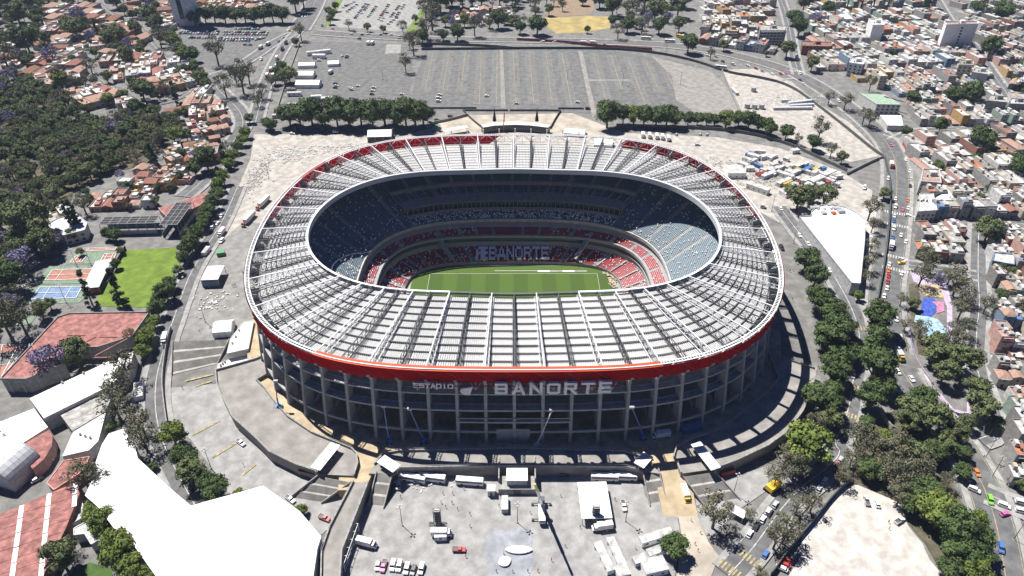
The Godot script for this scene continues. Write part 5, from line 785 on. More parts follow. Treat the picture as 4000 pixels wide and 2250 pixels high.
const LIFTS := [
	[-54.8,120,-54.9,28,121,4],[-39.6,120,-44.2,26.4,121,4],[56.8,117.6,49.5,27.2,121,4],[10,122.3,15.8,25.6,121,1],[-109.1,98.7,-108.4,19.9,96.8,4],
]
const ZEBRAS := [
	[257.6,-84.3,-2.03,15],[250.6,-68.4,-2.03,15],[233,-30,-2.04,15],[227.3,-16.2,-2.04,15],[285,-374.6,-1.79,15],[268.9,-351,-1.27,15],
	[309.1,-210.5,0.65,15],[165.7,80.4,-2.01,9],[157,99.6,-2.13,9],[183.9,39.5,-1.77,9],[89.9,175.3,-2.39,9],[80.8,179.2,-2.39,9],
]
const YELLOW_BARS := [
	[-146.1,111.7,-136.5,102.6],[-132.5,124.9,-124.7,116.5],[-116.2,134.5,-112.3,128.6],[-162.5,75.8,-150.4,70.9],[-155.9,79.5,-149.4,75.7],
]
const SPOTS := {"gatehouse":[1.1,144.6],"booth":[-9.6,144.2],"tower_a":[-30.6,159.3],"tower_b":[32.3,157.7],"boat":[1.6,171.3],"fin":[-3.8,176.4],"scaffold":[-63.7,171.2],"crane":[11,154.1],"crawler":[107.9,142.2],"mast":[-8.2,-222.1],"banner_a":[-15.9,-240.7],"banner_b":[20.1,-240.7],"h0":[-170.9,-182.3],"h1":[-174.6,-172.6],"h2":[-129,-192.3],"h3":[-189.7,-140],"h4":[189.6,-140],"h5":[160.9,-161.6],"h6":[261.5,-296.2],"h7":[-168.7,17.1],"h8":[-38.6,138.7],"h9":[209.9,-100.6],"h10":[-175.2,-271.3]}
const CRANE_TIP := [7.3,35.7,168]
const NC := 70
var oa := []      # angle of each column / truss on the outer rim
var ia := []      # matching angle on the inner rim


func o_r(p: float) -> float:
	return 134.36 + 9.03 * cos(2 * p) - 6.31 * cos(4 * p) - 0.27 * cos(6 * p) + 0.3 * cos(8 * p)


func i_r(p: float) -> float:
	return 87.09 + 23.34 * cos(2 * p) + 0.85 * cos(4 * p) - 1.14 * cos(6 * p)


func o_at(p: float, y: float, off := 0.0) -> Vector3:
	var r := o_r(p) + off
	return V(r * cos(p), y, r * sin(p))


func i_at(p: float, y: float, off := 0.0) -> Vector3:
	var r := i_r(p) + off
	return V(r * cos(p), y, r * sin(p))


# point at fraction s from the outer rim (0) to the inner rim (1); f is a truss number, fractions allowed
func roof_at(f: float, s: float, y: float) -> Vector3:
	var a := roof_angle(oa, f)
	var b := roof_angle(ia, f)
	var p := o_at(a, y).lerp(i_at(b, y), s)
	return p


func roof_angle(list: Array, f: float) -> float:
	var k := int(floor(f))
	var u := f - k
	var a: float = list[posmod(k, NC)] + TAU * floor(float(k) / NC)
	var b: float = list[posmod(k + 1, NC)] + TAU * floor(float(k + 1) / NC)
	return lerpf(a, b, u)


# fraction at which the sheeting starts, about six metres inside the rim
func s_in(f: float) -> float:
	var k := int(floor(f))
	var a := roof_at(k, 0, 0).distance_to(roof_at(k, 1, 0))
	var b := roof_at(k + 1, 0, 0).distance_to(roof_at(k + 1, 1, 0))
	return 5.6 / lerpf(a, b, f - k)


func deck_at(f: float, s: float, y: float) -> Vector3:
	return roof_at(f, lerpf(s_in(f), 1.0, s), y)


func deck_y(s: float) -> float:
	return lerpf(41.6, 45.4, s)


func arc_angles(fn: Callable) -> Array:
	var out := []
	var steps := 4000
	var cum := [0.0]
	var prev: Vector3 = fn.call(PI / 2, 0.0)
	for i in range(1, steps + 1):
		var q: Vector3 = fn.call(PI / 2 + TAU * i / steps, 0.0)
		cum.append(cum[i - 1] + q.distance_to(prev))
		prev = q
	var j := 0
	for k in NC:
		var want: float = cum[steps] * k / NC
		while cum[j + 1] < want: j += 1
		out.append(PI / 2 + TAU * (j + (want - cum[j]) / (cum[j + 1] - cum[j])) / steps)
	return out


func se(a: float, b: float, n: float, p: float, y: float) -> Vector3:
	# a rounded oval with half axes a and b; p is the direction angle
	var c := cos(p)
	var s := sin(p)
	var r := pow(pow(absf(c / a), n) + pow(absf(s / b), n), -1.0 / n)
	return V(r * c, y, r * s)


# bowl curve whose far half axis is b (44 at the pitch wall, 98 under the rim)
func bowl(b: float, p: float, y: float) -> Vector3:
	var t := clampf((b - 44.5) / (64.0 - 44.5), 0.0, 1.0)
	var t2 := clampf((b - 64.0) / 40.0, 0.0, 1.0)
	var a := lerpf(66.0, 88.5, t) + t2 * 38.0
	return se(a, b, lerpf(lerpf(4.0, 2.75, t), 2.5, t2), p, y)


func ring_strip(g: Geo, pa: Callable, pb: Callable, n := 180, p0 := 0.0, p1 := TAU) -> void:
	for i in n:
		var a := lerpf(p0, p1, float(i) / n)
		var b := lerpf(p0, p1, float(i + 1) / n)
		g.quad(pa.call(a), pb.call(a), pb.call(b), pa.call(b))


func rows(g: Geo, seats: Geo, b0: float, y0: float, b1: float, y1: float, n: int, p0: float, p1: float, seg: int, gap := 0.0) -> void:
	# stepped rows from (b0, y0) out to (b1, y1); a seat strip stands on each tread, broken by aisles
	for k in n:
		var ba := lerpf(b0, b1, float(k) / n)
		var bb := lerpf(b0, b1, float(k + 1) / n)
		var ya := lerpf(y0, y1, float(k) / n)
		var yb := lerpf(y0, y1, float(k + 1) / n)
		var w := bb - ba
		for i in seg:
			var a := lerpf(p0, p1, float(i) / seg)
			var c := lerpf(p0, p1, float(i + 1) / seg)
			g.quad(bowl(bb, a, ya), bowl(bb, a, yb), bowl(bb, c, yb), bowl(bb, c, ya))
			g.quad(bowl(ba, a, ya), bowl(bb, a, ya), bowl(bb, c, ya), bowl(ba, c, ya))
			if gap > 0.0 and fposmod(a + 0.01, gap) < 0.022: continue
			var s0 := ba + w * 0.42
			var s1 := ba + w * 0.95
			var h := 0.42
			seats.quad(bowl(s0, a, ya + h), bowl(s1, a, ya + h + 0.1), bowl(s1, c, ya + h + 0.1), bowl(s0, c, ya + h))
			seats.quad(bowl(s0, a, ya), bowl(s0, a, ya + h), bowl(s0, c, ya + h), bowl(s0, c, ya))


func build_stadium() -> void:
	oa = arc_angles(func(p, y): return o_at(p, y))
	var ie := arc_angles(func(p, y): return i_at(p, y))
	ia = []
	for k in NC:
		# the line square to the outer rim, followed inwards to the inner rim
		var p: float = oa[k]
		var t := (o_at(p + 0.01, 0) - o_at(p - 0.01, 0)).normalized()
		var inward := V(-t.z, 0, t.x)
		if inward.dot(o_at(p, 0)) > 0.0: inward = -inward
		var q := o_at(p, 0)
		var lo := 0.0
		var hi := 95.0
		for it in 40:
			var mid := (lo + hi) * 0.5
			var w := q + inward * mid
			if Vector2(w.x, w.z).length() > i_r(atan2(w.z, w.x)): lo = mid
			else: hi = mid
		var w2 := q + inward * lo
		var na := atan2(w2.z, w2.x)
		while na < ie[k] - PI: na += TAU
		while na > ie[k] + PI: na -= TAU
		ia.append(lerpf(ie[k], na, 0.62))
	var st := thing("stadium", "oval concrete football stadium with white trussed roof and red band around its rim", "stadium")
	stadium_bowl(st)
	stadium_facade(st)
	stadium_roof(st)
	stadium_rim(st)


func stadium_bowl(st: Node3D) -> void:
	# pitch
	var g := Geo.new()
	var pp := PackedVector2Array()
	for i in 72:
		var q := se(67.0, 45.0, 4.5, TAU * i / 72, 0)
		pp.append(Vector2(q.x, q.z))
	g.sheet(pp, -9.52)
	struct("pitch_surround", g, M.concrete, "pale apron between the pitch and the stands")
	g = Geo.new()
	g.sheet(poly([-63, -43, 56, -43, 56, 43, -63, 43]), -9.50)
	struct("pitch", g, M.turf_b, "mown green football pitch inside the stadium")
	for k in 14:
		if k % 2 == 0: continue
		g = Geo.new()
		var x0 := -61.25 + k * 8.75
		g.sheet(poly([x0, -34, x0 + 8.75, -34, x0 + 8.75, 34, x0, 34]), -9.48)
		struct("mown_stripe", g, M.turf_a)
	g = Geo.new()
	for r in [[-52.5, 0, 0.12, 68], [52.5, 0, 0.12, 68], [0, -34, 105, 0.14], [0, 34, 105, 0.14], [8, -37.2, 40, 0.3]]:
		g.box(V(r[0], -9.465, r[1]), V(r[2], 0.02, r[3]))
	struct("pitch_marking", g, M.white)
	var cover := thing("field_tarp_strip", "long strip of white and grey sheets along the far touchline", "tarp", V(34, -9.45, -36.6))
	for k in 4: bx("sheet", cover, M.white if k % 2 == 0 else M.concrete, V(-15 + k * 7.8, 0, 0), V(7.6, 0.12, 1.6))
	# lower tier
	g = Geo.new()
	ring_strip(g, func(p): return bowl(44.5, p, -9.5), func(p): return bowl(44.5, p, -7.5), 160)
	obj("pitch_wall", g, M.concrete_col, st)
	var seats := Geo.new()
	g = Geo.new()
	rows(g, seats, 44.6, -7.5, 56.5, -3.3, 14, 0, TAU, 220, 0.16)
	obj("lower_tier", g, M.concrete_col, st)
	tag(obj("red_seating", seats, M.seat_red, st), "", "", "", "stuff")
	# glazed boxes between the lower and the middle tier
	g = Geo.new()
	ring_strip(g, func(p): return bowl(56.5, p, -3.3), func(p): return bowl(57.0, p, 0.2), 180)
	ring_strip(g, func(p): return bowl(57.0, p, 0.2), func(p): return bowl(56.2, p, 0.4), 180)
	ring_strip(g, func(p): return bowl(56.2, p, 3.2), func(p): return bowl(56.2, p, 4.9), 180)
	ring_strip(g, func(p): return bowl(56.2, p, 4.9), func(p): return bowl(57.6, p, 4.9), 180)
	obj("box_wall", g, M.concrete_col, st)
	g = Geo.new()
	ring_strip(g, func(p): return bowl(57.4, p, 0.2), func(p): return bowl(57.4, p, 4.9), 180)
	obj("box_glazing", g, M.glass_green, st)
	seats = Geo.new()
	g = Geo.new()
	rows(g, seats, 57.6, 4.9, 63.0, 7.2, 6, 0, TAU, 220, 0.16)
	obj("middle_tier", g, M.concrete_col, st)
	tag(obj("red_seating", seats, M.seat_red, st), "", "", "", "stuff")
	g = Geo.new()
	ring_strip(g, func(p): return bowl(63.0, p, 7.2), func(p): return bowl(66.0, p, 10.8), 180)
	ring_strip(g, func(p): return bowl(66.0, p, 10.8), func(p): return bowl(63.6, p, 10.8), 180)
	obj("middle_back_wall", g, M.concrete_col, st)
	g = Geo.new()
	ring_strip(g, func(p): return bowl(63.6, p, 10.8), func(p): return bowl(63.6, p, 12.9), 180)
	ring_strip(g, func(p): return bowl(63.6, p, 12.9), func(p): return bowl(64.4, p, 12.9), 180)
	obj("upper_front_beam", g, M.concrete_light, st)
	# upper tier: plain rake round the ends, boxes and balconies along the far side
	var f0 := -PI / 2 - 0.86
	var f1 := -PI / 2 + 0.86
	seats = Geo.new()
	g = Geo.new()
	rows(g, seats, 64.4, 12.9, 98.0, 37.0, 40, f1, f0 + TAU, 170, 0.145)
	rows(g, seats, 64.4, 12.9, 70.0, 15.4, 7, f0, f1, 90, 0.145)
	rows(g, seats, 85.0, 29.6, 98.0, 37.0, 15, f0, f1, 90, 0.145)
	rows(g, seats, 77.8, 24.6, 83.4, 26.8, 5, f0, f1, 90, 0.145)
	obj("upper_tier", g, M.concrete_col, st)
	tag(obj("blue_seating", seats, M.seat_blue, st), "", "", "", "stuff")
	g = Geo.new()
	for s in [[70.0, 15.4, 70.0, 17.9], [70.0, 17.9, 70.5, 17.9], [70.5, 17.9, 70.5, 16.6], [70.5, 16.6, 72.5, 16.6], [72.2, 21.0, 72.2, 21.6], [72.2, 21.6, 77.8, 24.6], [83.4, 26.8, 84.0, 29.0], [84.0, 29.0, 85.0, 29.6], [69.6, 17.2, 70.0, 17.2]]:
		var q: Array = s
		ring_strip(g, func(p): return bowl(q[0], p, q[1]), func(p): return bowl(q[2], p, q[3]), 90, f0, f1)
	obj("balcony_slab", g, M.concrete, st)
	g = Geo.new()
	ring_strip(g, func(p): return bowl(72.5, p, 16.6), func(p): return bowl(72.5, p, 21.2), 90, f0, f1)
	obj("balcony_glazing", g, M.dark_glass_and_shade, st)
	for k in 47:
		var p := lerpf(f0, f1, (k + 0.5) / 47)
		var w := obj("balcony_divider", Geo.new(), M.concrete_col, st)
		var gg := Geo.new()
		gg.beam(bowl(71.6, p, 16.6), bowl(71.6, p, 21.4), 1.8, 0.25)
		w.mesh = gg.mesh()
	for k in 30:
		var p := lerpf(f0, f1, (k + 0.5) / 30)
		var gg := Geo.new()
		gg.beam(bowl(77.6, p, 25.1), bowl(83.4, p, 27.4), 0.5, 1.1)
		obj("row_divider", gg, M.concrete_col, st)
	for s in [-1, 1]:
		var p: float = -PI / 2 + s * 0.86
		var gg := Geo.new()
		var o := bowl(64.4, p, 0)
		var e := (bowl(98, p, 0) - o)
		var L := e.length()
		gg.extrude(poly([0, 12.0, L * 0.17, 15.2, L * 0.17, 18.1, L * 0.24, 22, L * 0.40, 24.9, L * 0.62, 29.8, L, 37.4, L, 36, 0, 11]), o, e / L, Vector3.UP, V(-e.z, 0, e.x) / L, 0.5)
		obj("balcony_side_wall", gg, M.concrete_col, st)
	# back wall and the void above the last row
	g = Geo.new()
	ring_strip(g, func(p): return bowl(98.0, p, 37.0), func(p): return bowl(98.0, p, 40.0), 180)
	obj("bowl_back_wall", g, M.concrete_col, st)
	# radial aisle walls of the lower tier
	for k in 44:
		var p := TAU * (k + 0.5) / 44
		var gg := Geo.new()
		gg.beam(bowl(44.8, p, -7.0), bowl(56.4, p, -2.9), 0.9, 0.5)
		obj("aisle", gg, M.concrete if k % 4 == 0 else M.concrete_col, st)
	for p in [-PI / 2 - 0.72, -PI / 2 + 0.72]:
		var gg := Geo.new()
		gg.beam(bowl(46, p, -5.5), bowl(62, p, 6.5), 2.6, 2.0)
		obj("player_tunnel_wall", gg, M.concrete_col, st)
	# pale loose seats and the words in the lower tier
	var r2 := RandomNumberGenerator.new()
	r2.seed = 5
	var sm := Geo.new()
	sm.box(V(0, 0.3, 0), V(0.5, 0.6, 0.42))
	var spots := []
	for k in 3200:
		var p := r2.randf() * TAU
		if sin(p) > 0.55: continue
		var low := r2.randf() < 0.42
		var b := 0.0
		var y := 0.0
		if low:
			if absf(p - 3 * PI / 2) < 0.36: continue
			var f: float = (floor(r2.randf() * 14) + 0.6) / 14.0
			b = lerpf(44.6, 56.5, f); y = lerpf(-7.5, -3.3, f)
			if r2.randf() < 0.3: f = (floor(r2.randf() * 6) + 0.6) / 6.0; b = lerpf(57.6, 63, f); y = lerpf(4.9, 7.2, f)
		else:
			var f: float = (floor(r2.randf() * 40) + 0.6) / 40.0
			b = lerpf(64.4, 98, f); y = lerpf(12.9, 37, f)
			if p > f0 + TAU and p < f1 + TAU:
				f = (floor(r2.randf() * 7) + 0.6) / 7.0
				b = lerpf(64.4, 70, f); y = lerpf(12.9, 15.4, f)
		spots.append(Transform3D(Basis(Vector3.UP, r2.randf() * TAU), bowl(b, p, y + 0.35)))
	many("loose_white_seat", sm.mesh(), M.bright_white, spots, st)
	# white seats spelling the sponsor's name, built from the block letters of the stand
	var words := [" ##  ", "# # #", "## ##", "#####", " # # "]
	var font := {"B": ["####.", "#...#", "####.", "#...#", "####."], "A": ["..#..", ".#.#.", ".#.#.", "#####", "#...#"], "N": ["#...#", "##..#", "#.#.#", "#..##", "#...#"], "O": [".###.", "#...#", "#...#", "#...#", ".###."], "R": ["####.", "#...#", "####.", "#..#.", "#...#"], "T": ["#####", "..#..", "..#..", "..#..", "..#.."], "E": ["#####", "#....", "####.", "#....", "#####"], "*": [".####", "#.##.", "#####", "#.##.", "#.###"]}
	var word := "*BANORTE"
	var x := -23.4
	for ch in word:
		var lg := Geo.new()
		var cw := 1.5 if ch == "*" else 1.0
		for r in 5:
			for c in 5:
				if font[ch][r][c] != "#": continue
				for half in 2:
					var fr := 1.0 - (r + half * 0.5 + 0.25) / 5.0 * 0.86 - 0.06
					var b := lerpf(44.6, 56.5, fr)
					var y := lerpf(-7.5, -3.3, fr)
					var px := x + c * cw
					var q := bowl(b, -PI / 2 + (px + 0.0) / b, y)
					lg.box(V(px, y + 0.75, q.z), V(cw * 1.0, 0.5, 1.05))
		obj("seat_letter", lg, M.bright_white, st)
		x += 5.0 * cw + 0.6
	# goals-end stage rubble at the right end of the pitch
	var pile := Geo.new()
	for k in 60:
		pile.box(V(58.5 + r2.randf() * 5, -9.2 + r2.randf() * 0.5, -34 + r2.randf() * 16), V(0.3 + r2.randf() * 1.6, 0.3, 0.3 + r2.randf() * 1.4), r2.randf() * 3)
	tag(obj("building_rubble", pile, M.sand), "rubble and planks beside the end of the pitch", "rubble", "", "stuff")


func many(called: String, mesh: Mesh, m: Material, spots: Array, parent: Node = null) -> MultiMeshInstance3D:
	var mm := MultiMesh.new()
	mm.transform_format = MultiMesh.TRANSFORM_3D
	mm.mesh = mesh
	mm.instance_count = spots.size()
	for i in spots.size(): mm.set_instance_transform(i, spots[i])
	var o := MultiMeshInstance3D.new()
	o.multimesh = mm
	o.material_override = m
	o.set_meta("kind", "stuff")
	if parent:
		o.name = called
		parent.add_child(o, true)
	else:
		o.name = numbered(called)
		add_child(o)
	return o


func seg_ring(g: Geo, off: float, y: float, w: float, h: float, k: int) -> void:
	var a: float = oa[k]
	var b := roof_angle(oa, k + 1)
	for j in 3:
		var p := lerpf(a, b, j / 3.0)
		var q := lerpf(a, b, (j + 1) / 3.0)
		var A := o_at(p, y, off)
		var B := o_at(q, y, off)
		var C := o_at(q, y, off - w)
		var D := o_at(p, y, off - w)
		var H := V(0, h, 0)
		g.quad(B, A, A + H, B + H)
		g.quad(D, C, C + H, D + H)
		g.quad(A + H, D + H, C + H, B + H)
		g.quad(A, B, C, D)


func stadium_facade(st: Node3D) -> void:
	for k in NC:
		var p: float = oa[k]
		var er := V(cos(p), 0, sin(p))
		var t := (o_at(p + 0.01, 0) - o_at(p - 0.01, 0)).normalized()
		var nrm := V(t.z, 0, -t.x)
		if nrm.dot(er) < 0.0: nrm = -nrm
		var g := Geo.new()
		# blade column that swells into a bracket under the rim
		g.extrude(poly([-4.6, 4.5, 1.3, 4.5, 0.2, 16, -1.2, 26, -2.2, 34, -2.5, 36.5, -1.6, 38.6, 0.2, 40.2, 0.2, 41.4, -9.5, 41.4, -9.5, 38.4, -7.2, 35.5, -6.2, 28, -5.2, 16]), o_at(p, 0), nrm, Vector3.UP, t, 1.35)
		obj("column", g, M.concrete_col, st)
		if sin(p) > -0.35:
			g = Geo.new()
			var q0 := o_at(p, 0)
			g.beam(q0 - nrm * 4.0 + V(0, 6, 0), q0 - nrm * 20.0 + V(0, 21, 0), 0.9, 1.3)
			g.beam(q0 - nrm * 22.0 + V(0, 6, 0), q0 - nrm * 8.0 + V(0, 30, 0), 0.9, 1.1)
			obj("raking_strut", g, M.concrete_col, st)
		if sin(p) > -0.5:
			for lv in [[0.1, 10.4, 1.2, 1.3], [-1.1, 22.3, 1.2, 0.9], [-2.1, 31.0, 1.0, 0.7]]:
				g = Geo.new()
				seg_ring(g, lv[0], lv[1], lv[2], lv[3], k)
				obj("ring_beam", g, M.concrete_col, st)
	var g := Geo.new()
	for k in NC:
		seg_ring(g, -2.4, 22.4, 20.0, 0.5, k)
		seg_ring(g, -3.4, 31.0, 18.0, 0.5, k)
	obj("floor_slab", g, M.concrete_col, st)
	g = Geo.new()
	for k in NC:
		seg_ring(g, -4.5, 22.9, 0.2, 0.9, k)
		seg_ring(g, -5.0, 31.5, 0.2, 0.9, k)
	obj("parapet", g, M.concrete_col, st)
	g = Geo.new()
	ring_strip(g, func(p): return o_at(p, -1.0, -24.0), func(p): return o_at(p, 41.0, -20.0), 140)
	obj("inner_wall", g, M.concrete_col, st)
	g = Geo.new()
	ring_strip(g, func(p): return o_at(p, 30.0, -22.0), func(p): return o_at(p, 40.6, -5.0), 140)
	obj("stand_underside", g, M.concrete_col, st)
	# balcony over the main entrance and its portal
	g = Geo.new()
	for k in [-2, -1, 0, 1]:
		var kk := posmod(k, NC)
		seg_ring(g, 0.2, 16.6, 1.6, 0.9, kk)
		seg_ring(g, 0.2, 19.2, 0.3, 0.4, kk)
	obj("entrance_balcony", g, M.concrete_col, st)
	g = Geo.new()
	g.box(V(-0.5, 9.0, 119.5), V(14.5, 8.0, 0.5))
	obj("entrance_gate", g, M.concrete_col, st)


func stadium_roof(st: Node3D) -> void:
	var NS := 10
	# under-deck darkness: a dark sheet standing in for shade below the sheeting gaps
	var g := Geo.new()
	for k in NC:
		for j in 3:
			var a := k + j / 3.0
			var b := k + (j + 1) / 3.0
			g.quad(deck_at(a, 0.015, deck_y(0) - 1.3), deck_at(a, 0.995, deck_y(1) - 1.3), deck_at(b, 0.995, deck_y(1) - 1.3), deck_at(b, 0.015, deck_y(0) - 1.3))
	obj("under_deck_shade", g, M.roof_under_shade, st)
	var rest := Geo.new()
	var ribs := Geo.new()
	for k in NC:
		var pm := roof_angle(oa, k + 0.5)
		var near := sin(pm) > 0.12
		for s in NS:
			var s0 := 0.018 + (s + 0.0) / NS * 0.975
			var s1 := 0.018 + (s + 1.0) / NS * 0.975 - 0.013
			var y0 := deck_y(s0) + 0.10
			var y1 := deck_y(s1) - 0.12
			var pg := Geo.new() if near else rest
			var nr := 11
			for j in nr:
				var a := k + 0.03 + 0.94 * j / nr
				var b := k + 0.03 + 0.94 * (j + 0.64) / nr
				var c := k + 0.03 + 0.94 * (j + 1.0) / nr
				pg.quad(deck_at(a, s0, y0), deck_at(a, s1, y1), deck_at(b, s1, y1), deck_at(b, s0, y0))
				pg.quad(deck_at(b, s0, y0 - 0.5), deck_at(b, s1, y1 - 0.5), deck_at(c, s1, y1 - 0.5), deck_at(c, s0, y0 - 0.5))
				pg.quad(deck_at(b, s0, y0), deck_at(b, s1, y1), deck_at(b, s1, y1 - 0.5), deck_at(b, s0, y0 - 0.5))
				pg.quad(deck_at(c, s0, y0 - 0.5), deck_at(c, s1, y1 - 0.5), deck_at(c, s1, y1), deck_at(c, s0, y0))
			if near: obj("roof_sheet", pg, M.deck, st)
		# purlins over the joints of the sheeting
		for s in range(0, NS + 1):
			var ss := 0.012 + float(s) / NS * 0.975
			var thick := 0.42 if s == 3 else 0.26
			ribs.beam(deck_at(k, ss, deck_y(ss) + 0.55), deck_at(k + 0.5, ss, deck_y(ss) + 0.55), thick)
			ribs.beam(deck_at(k + 0.5, ss, deck_y(ss) + 0.55), deck_at(k + 1, ss, deck_y(ss) + 0.55), thick)
	tag(obj("roof_sheet", rest, M.deck, st), "", "", "", "stuff")
	obj("purlin_grid", ribs, M.purlin, st)
	# radial trusses, white and dark in turn
	for k in NC:
		var m: Material = M.white_steel if k % 2 == 1 else M.dark_steel
		var t := Geo.new()
		var n := 14
		var wide := 0.09 if k % 2 == 1 else 0.06
		for j in n:
			var s0 := 0.012 + 0.98 * j / n
			var s1 := 0.012 + 0.98 * (j + 1) / n
			var top0 := lerpf(46.7, 47.2, s0)
			var top1 := lerpf(46.7, 47.2, s1)
			var b0 := deck_y(s0) + 0.4
			var b1 := deck_y(s1) + 0.4
			t.beam(roof_at(k, s0, top0), roof_at(k, s1, top1), 0.42 if k % 2 == 1 else 0.3, 0.35)
			t.beam(roof_at(k - wide, s0, b0), roof_at(k - wide, s1, b1), 0.26)
			t.beam(roof_at(k + wide, s0, b0), roof_at(k + wide, s1, b1), 0.26)
			t.beam(roof_at(k - wide, s0, b0), roof_at(k, s1, top1), 0.17)
			t.beam(roof_at(k + wide, s1, b1), roof_at(k, s1, top1), 0.17)
			t.beam(roof_at(k + wide, s1, b1), roof_at(k, s0, top0), 0.15)
			t.beam(roof_at(k - wide, s1, b1), roof_at(k + wide, s1, b1), 0.14)
		t.beam(roof_at(k, 0.012, deck_y(0)), roof_at(k, 0.012, 46.9), 0.5)
		obj("roof_truss", t, m, st)
	# grey end plates where the dark trusses meet the rim round the ends
	for k in NC:
		if k % 2 == 1 or absf(sin(oa[k])) > 0.78: continue
		var e := Geo.new()
		e.extrude(poly([0, 0, 4.6, 0, 4.2, 2.6, 0, 4.6]), roof_at(k, 0.02, deck_y(0) + 0.2), (roof_at(k, 1, 0) - roof_at(k, 0, 0)).normalized(), Vector3.UP, (roof_at(k, 1, 0) - roof_at(k, 0, 0)).normalized().cross(Vector3.UP), 0.4)
		obj("end_plate", e, M.grey_steel, st)


func stadium_rim(st: Node3D) -> void:
	# ring truss and ladder-like catwalk round the outer edge
	for k in NC:
		var g := Geo.new()
		for j in 3:
			var a := roof_angle(oa, k + j / 3.0)
			var b := roof_angle(oa, k + (j + 1) / 3.0)
			g.beam(o_at(a, 47.0, -0.2), o_at(b, 47.0, -0.2), 0.42)
			g.beam(o_at(a, 46.9, -1.9), o_at(b, 46.9, -1.9), 0.42)
			g.beam(o_at(a, 41.9, -0.5), o_at(b, 41.9, -0.5), 0.35)
			for i in 3:
				var c := lerpf(a, b, i / 3.0)
				g.beam(o_at(c, 46.9, -0.2), o_at(c, 46.9, -1.9), 0.3, 0.15)
		var p0 := roof_angle(oa, k)
		var p1 := roof_angle(oa, k + 0.5)
		var p2 := roof_angle(oa, k + 1)
		g.beam(o_at(p0, 41.9, -0.4), o_at(p1, 46.8, -0.4), 0.28)
		g.beam(o_at(p1, 46.8, -0.4), o_at(p2, 41.9, -0.4), 0.28)
		g.beam(o_at(p1, 41.9, -0.4), o_at(p1, 46.8, -0.4), 0.2)
		obj("rim_truss", g, M.white_steel, st)
	# red fascia panels, each a leaning parallelogram with open joints
	for k in NC:
		var pm := roof_angle(oa, k + 0.5)
		var d := rad_to_deg(pm)
		d = fposmod(d, 360.0)
		# open stretches: behind the far gate and parts of the right-hand side
		var open_far := d > 262.0 and d < 305.0
		if open_far: continue
		var g := Geo.new()
		var lean := 0.34
		var top := 46.6
		var bot := 40.0
		var n := 5
		for j in n:
			var a0: float = k + lean + (j + 0.03 if j == 0 else j) / float(n)
			var a1: float = k + lean + (j + 1 - (0.03 if j == n - 1 else 0.0)) / float(n)
			var b0: float = a0 - lean * 2.0
			var b1: float = a1 - lean * 2.0
			var A := o_at(roof_angle(oa, b0), bot, -0.1)
			var B := o_at(roof_angle(oa, b1), bot, -0.1)
			var C := o_at(roof_angle(oa, a1), top, 0.55)
			var D := o_at(roof_angle(oa, a0), top, 0.55)
			g.quad(B, A, D, C)
		obj("fascia_panel", g, M.red, st)
	var bk := Geo.new()
	for k in NC:
		var d := fposmod(rad_to_deg(roof_angle(oa, k + 0.5)), 360.0)
		if sin(deg_to_rad(d)) < 0.0: continue
		for j in 3:
			var a := roof_angle(oa, k + j / 3.0)
			var b := roof_angle(oa, k + (j + 1) / 3.0)
			bk.quad(o_at(b, 40.3, -0.4), o_at(a, 40.3, -0.4), o_at(a, 46.4, 0.25), o_at(b, 46.4, 0.25))
	obj("fascia_backing", bk, M.concrete_light, st)
	# finished orange capping along the front and one piece on the upper left
	for k in NC:
		var d := fposmod(rad_to_deg(roof_angle(oa, k + 0.5)), 360.0)
		if not ((d > 61.0 and d < 128.0) or (d > 205.0 and d < 213.0)): continue
		var g := Geo.new()
		for j in 3:
			var a := roof_angle(oa, k + j / 3.0)
			var b := roof_angle(oa, k + (j + 1) / 3.0)
			g.quad(o_at(a, 47.35, -1.9), o_at(b, 47.35, -1.9), o_at(b, 46.62, 0.62), o_at(a, 46.62, 0.62))
			g.quad(o_at(b, 46.9, -1.95), o_at(b, 47.35, -1.9), o_at(a, 47.35, -1.9), o_at(a, 46.9, -1.95))
		obj("rim_capping", g, M.orange_red, st)
	# inner edge: fascia facing the pitch, shade tint painted on the far side, tube on top
	for k in NC:
		var pm: float = roof_angle(ia, k + 0.5)
		var g := Geo.new()
		for j in 3:
			var a := roof_angle(ia, k + j / 3.0)
			var b := roof_angle(ia, k + (j + 1) / 3.0)
			if sin(pm) < 0.75:
				g.quad(i_at(a, 44.2, -0.2), i_at(b, 44.2, -0.2), i_at(b, 47.2, -0.2), i_at(a, 47.2, -0.2))
			g.quad(i_at(a, 47.2, -0.2), i_at(b, 47.2, -0.2), i_at(b, 47.3, 1.1), i_at(a, 47.3, 1.1))
			g.quad(i_at(a, 44.2, -0.1), i_at(a, 47.1, 0.1), i_at(b, 47.1, 0.1), i_at(b, 44.2, -0.1)) if sin(pm) < 0.75 else g.beam(i_at(a, 46.2, 0.3), i_at(b, 46.2, 0.3), 0.3)
		obj("inner_fascia", g, M.white_steel if sin(pm) > 0.3 and sin(pm) < 0.93 else (M.inner_shade_grey if sin(pm) <= 0.3 else M.dark_steel), st)  # white by direction round the ring


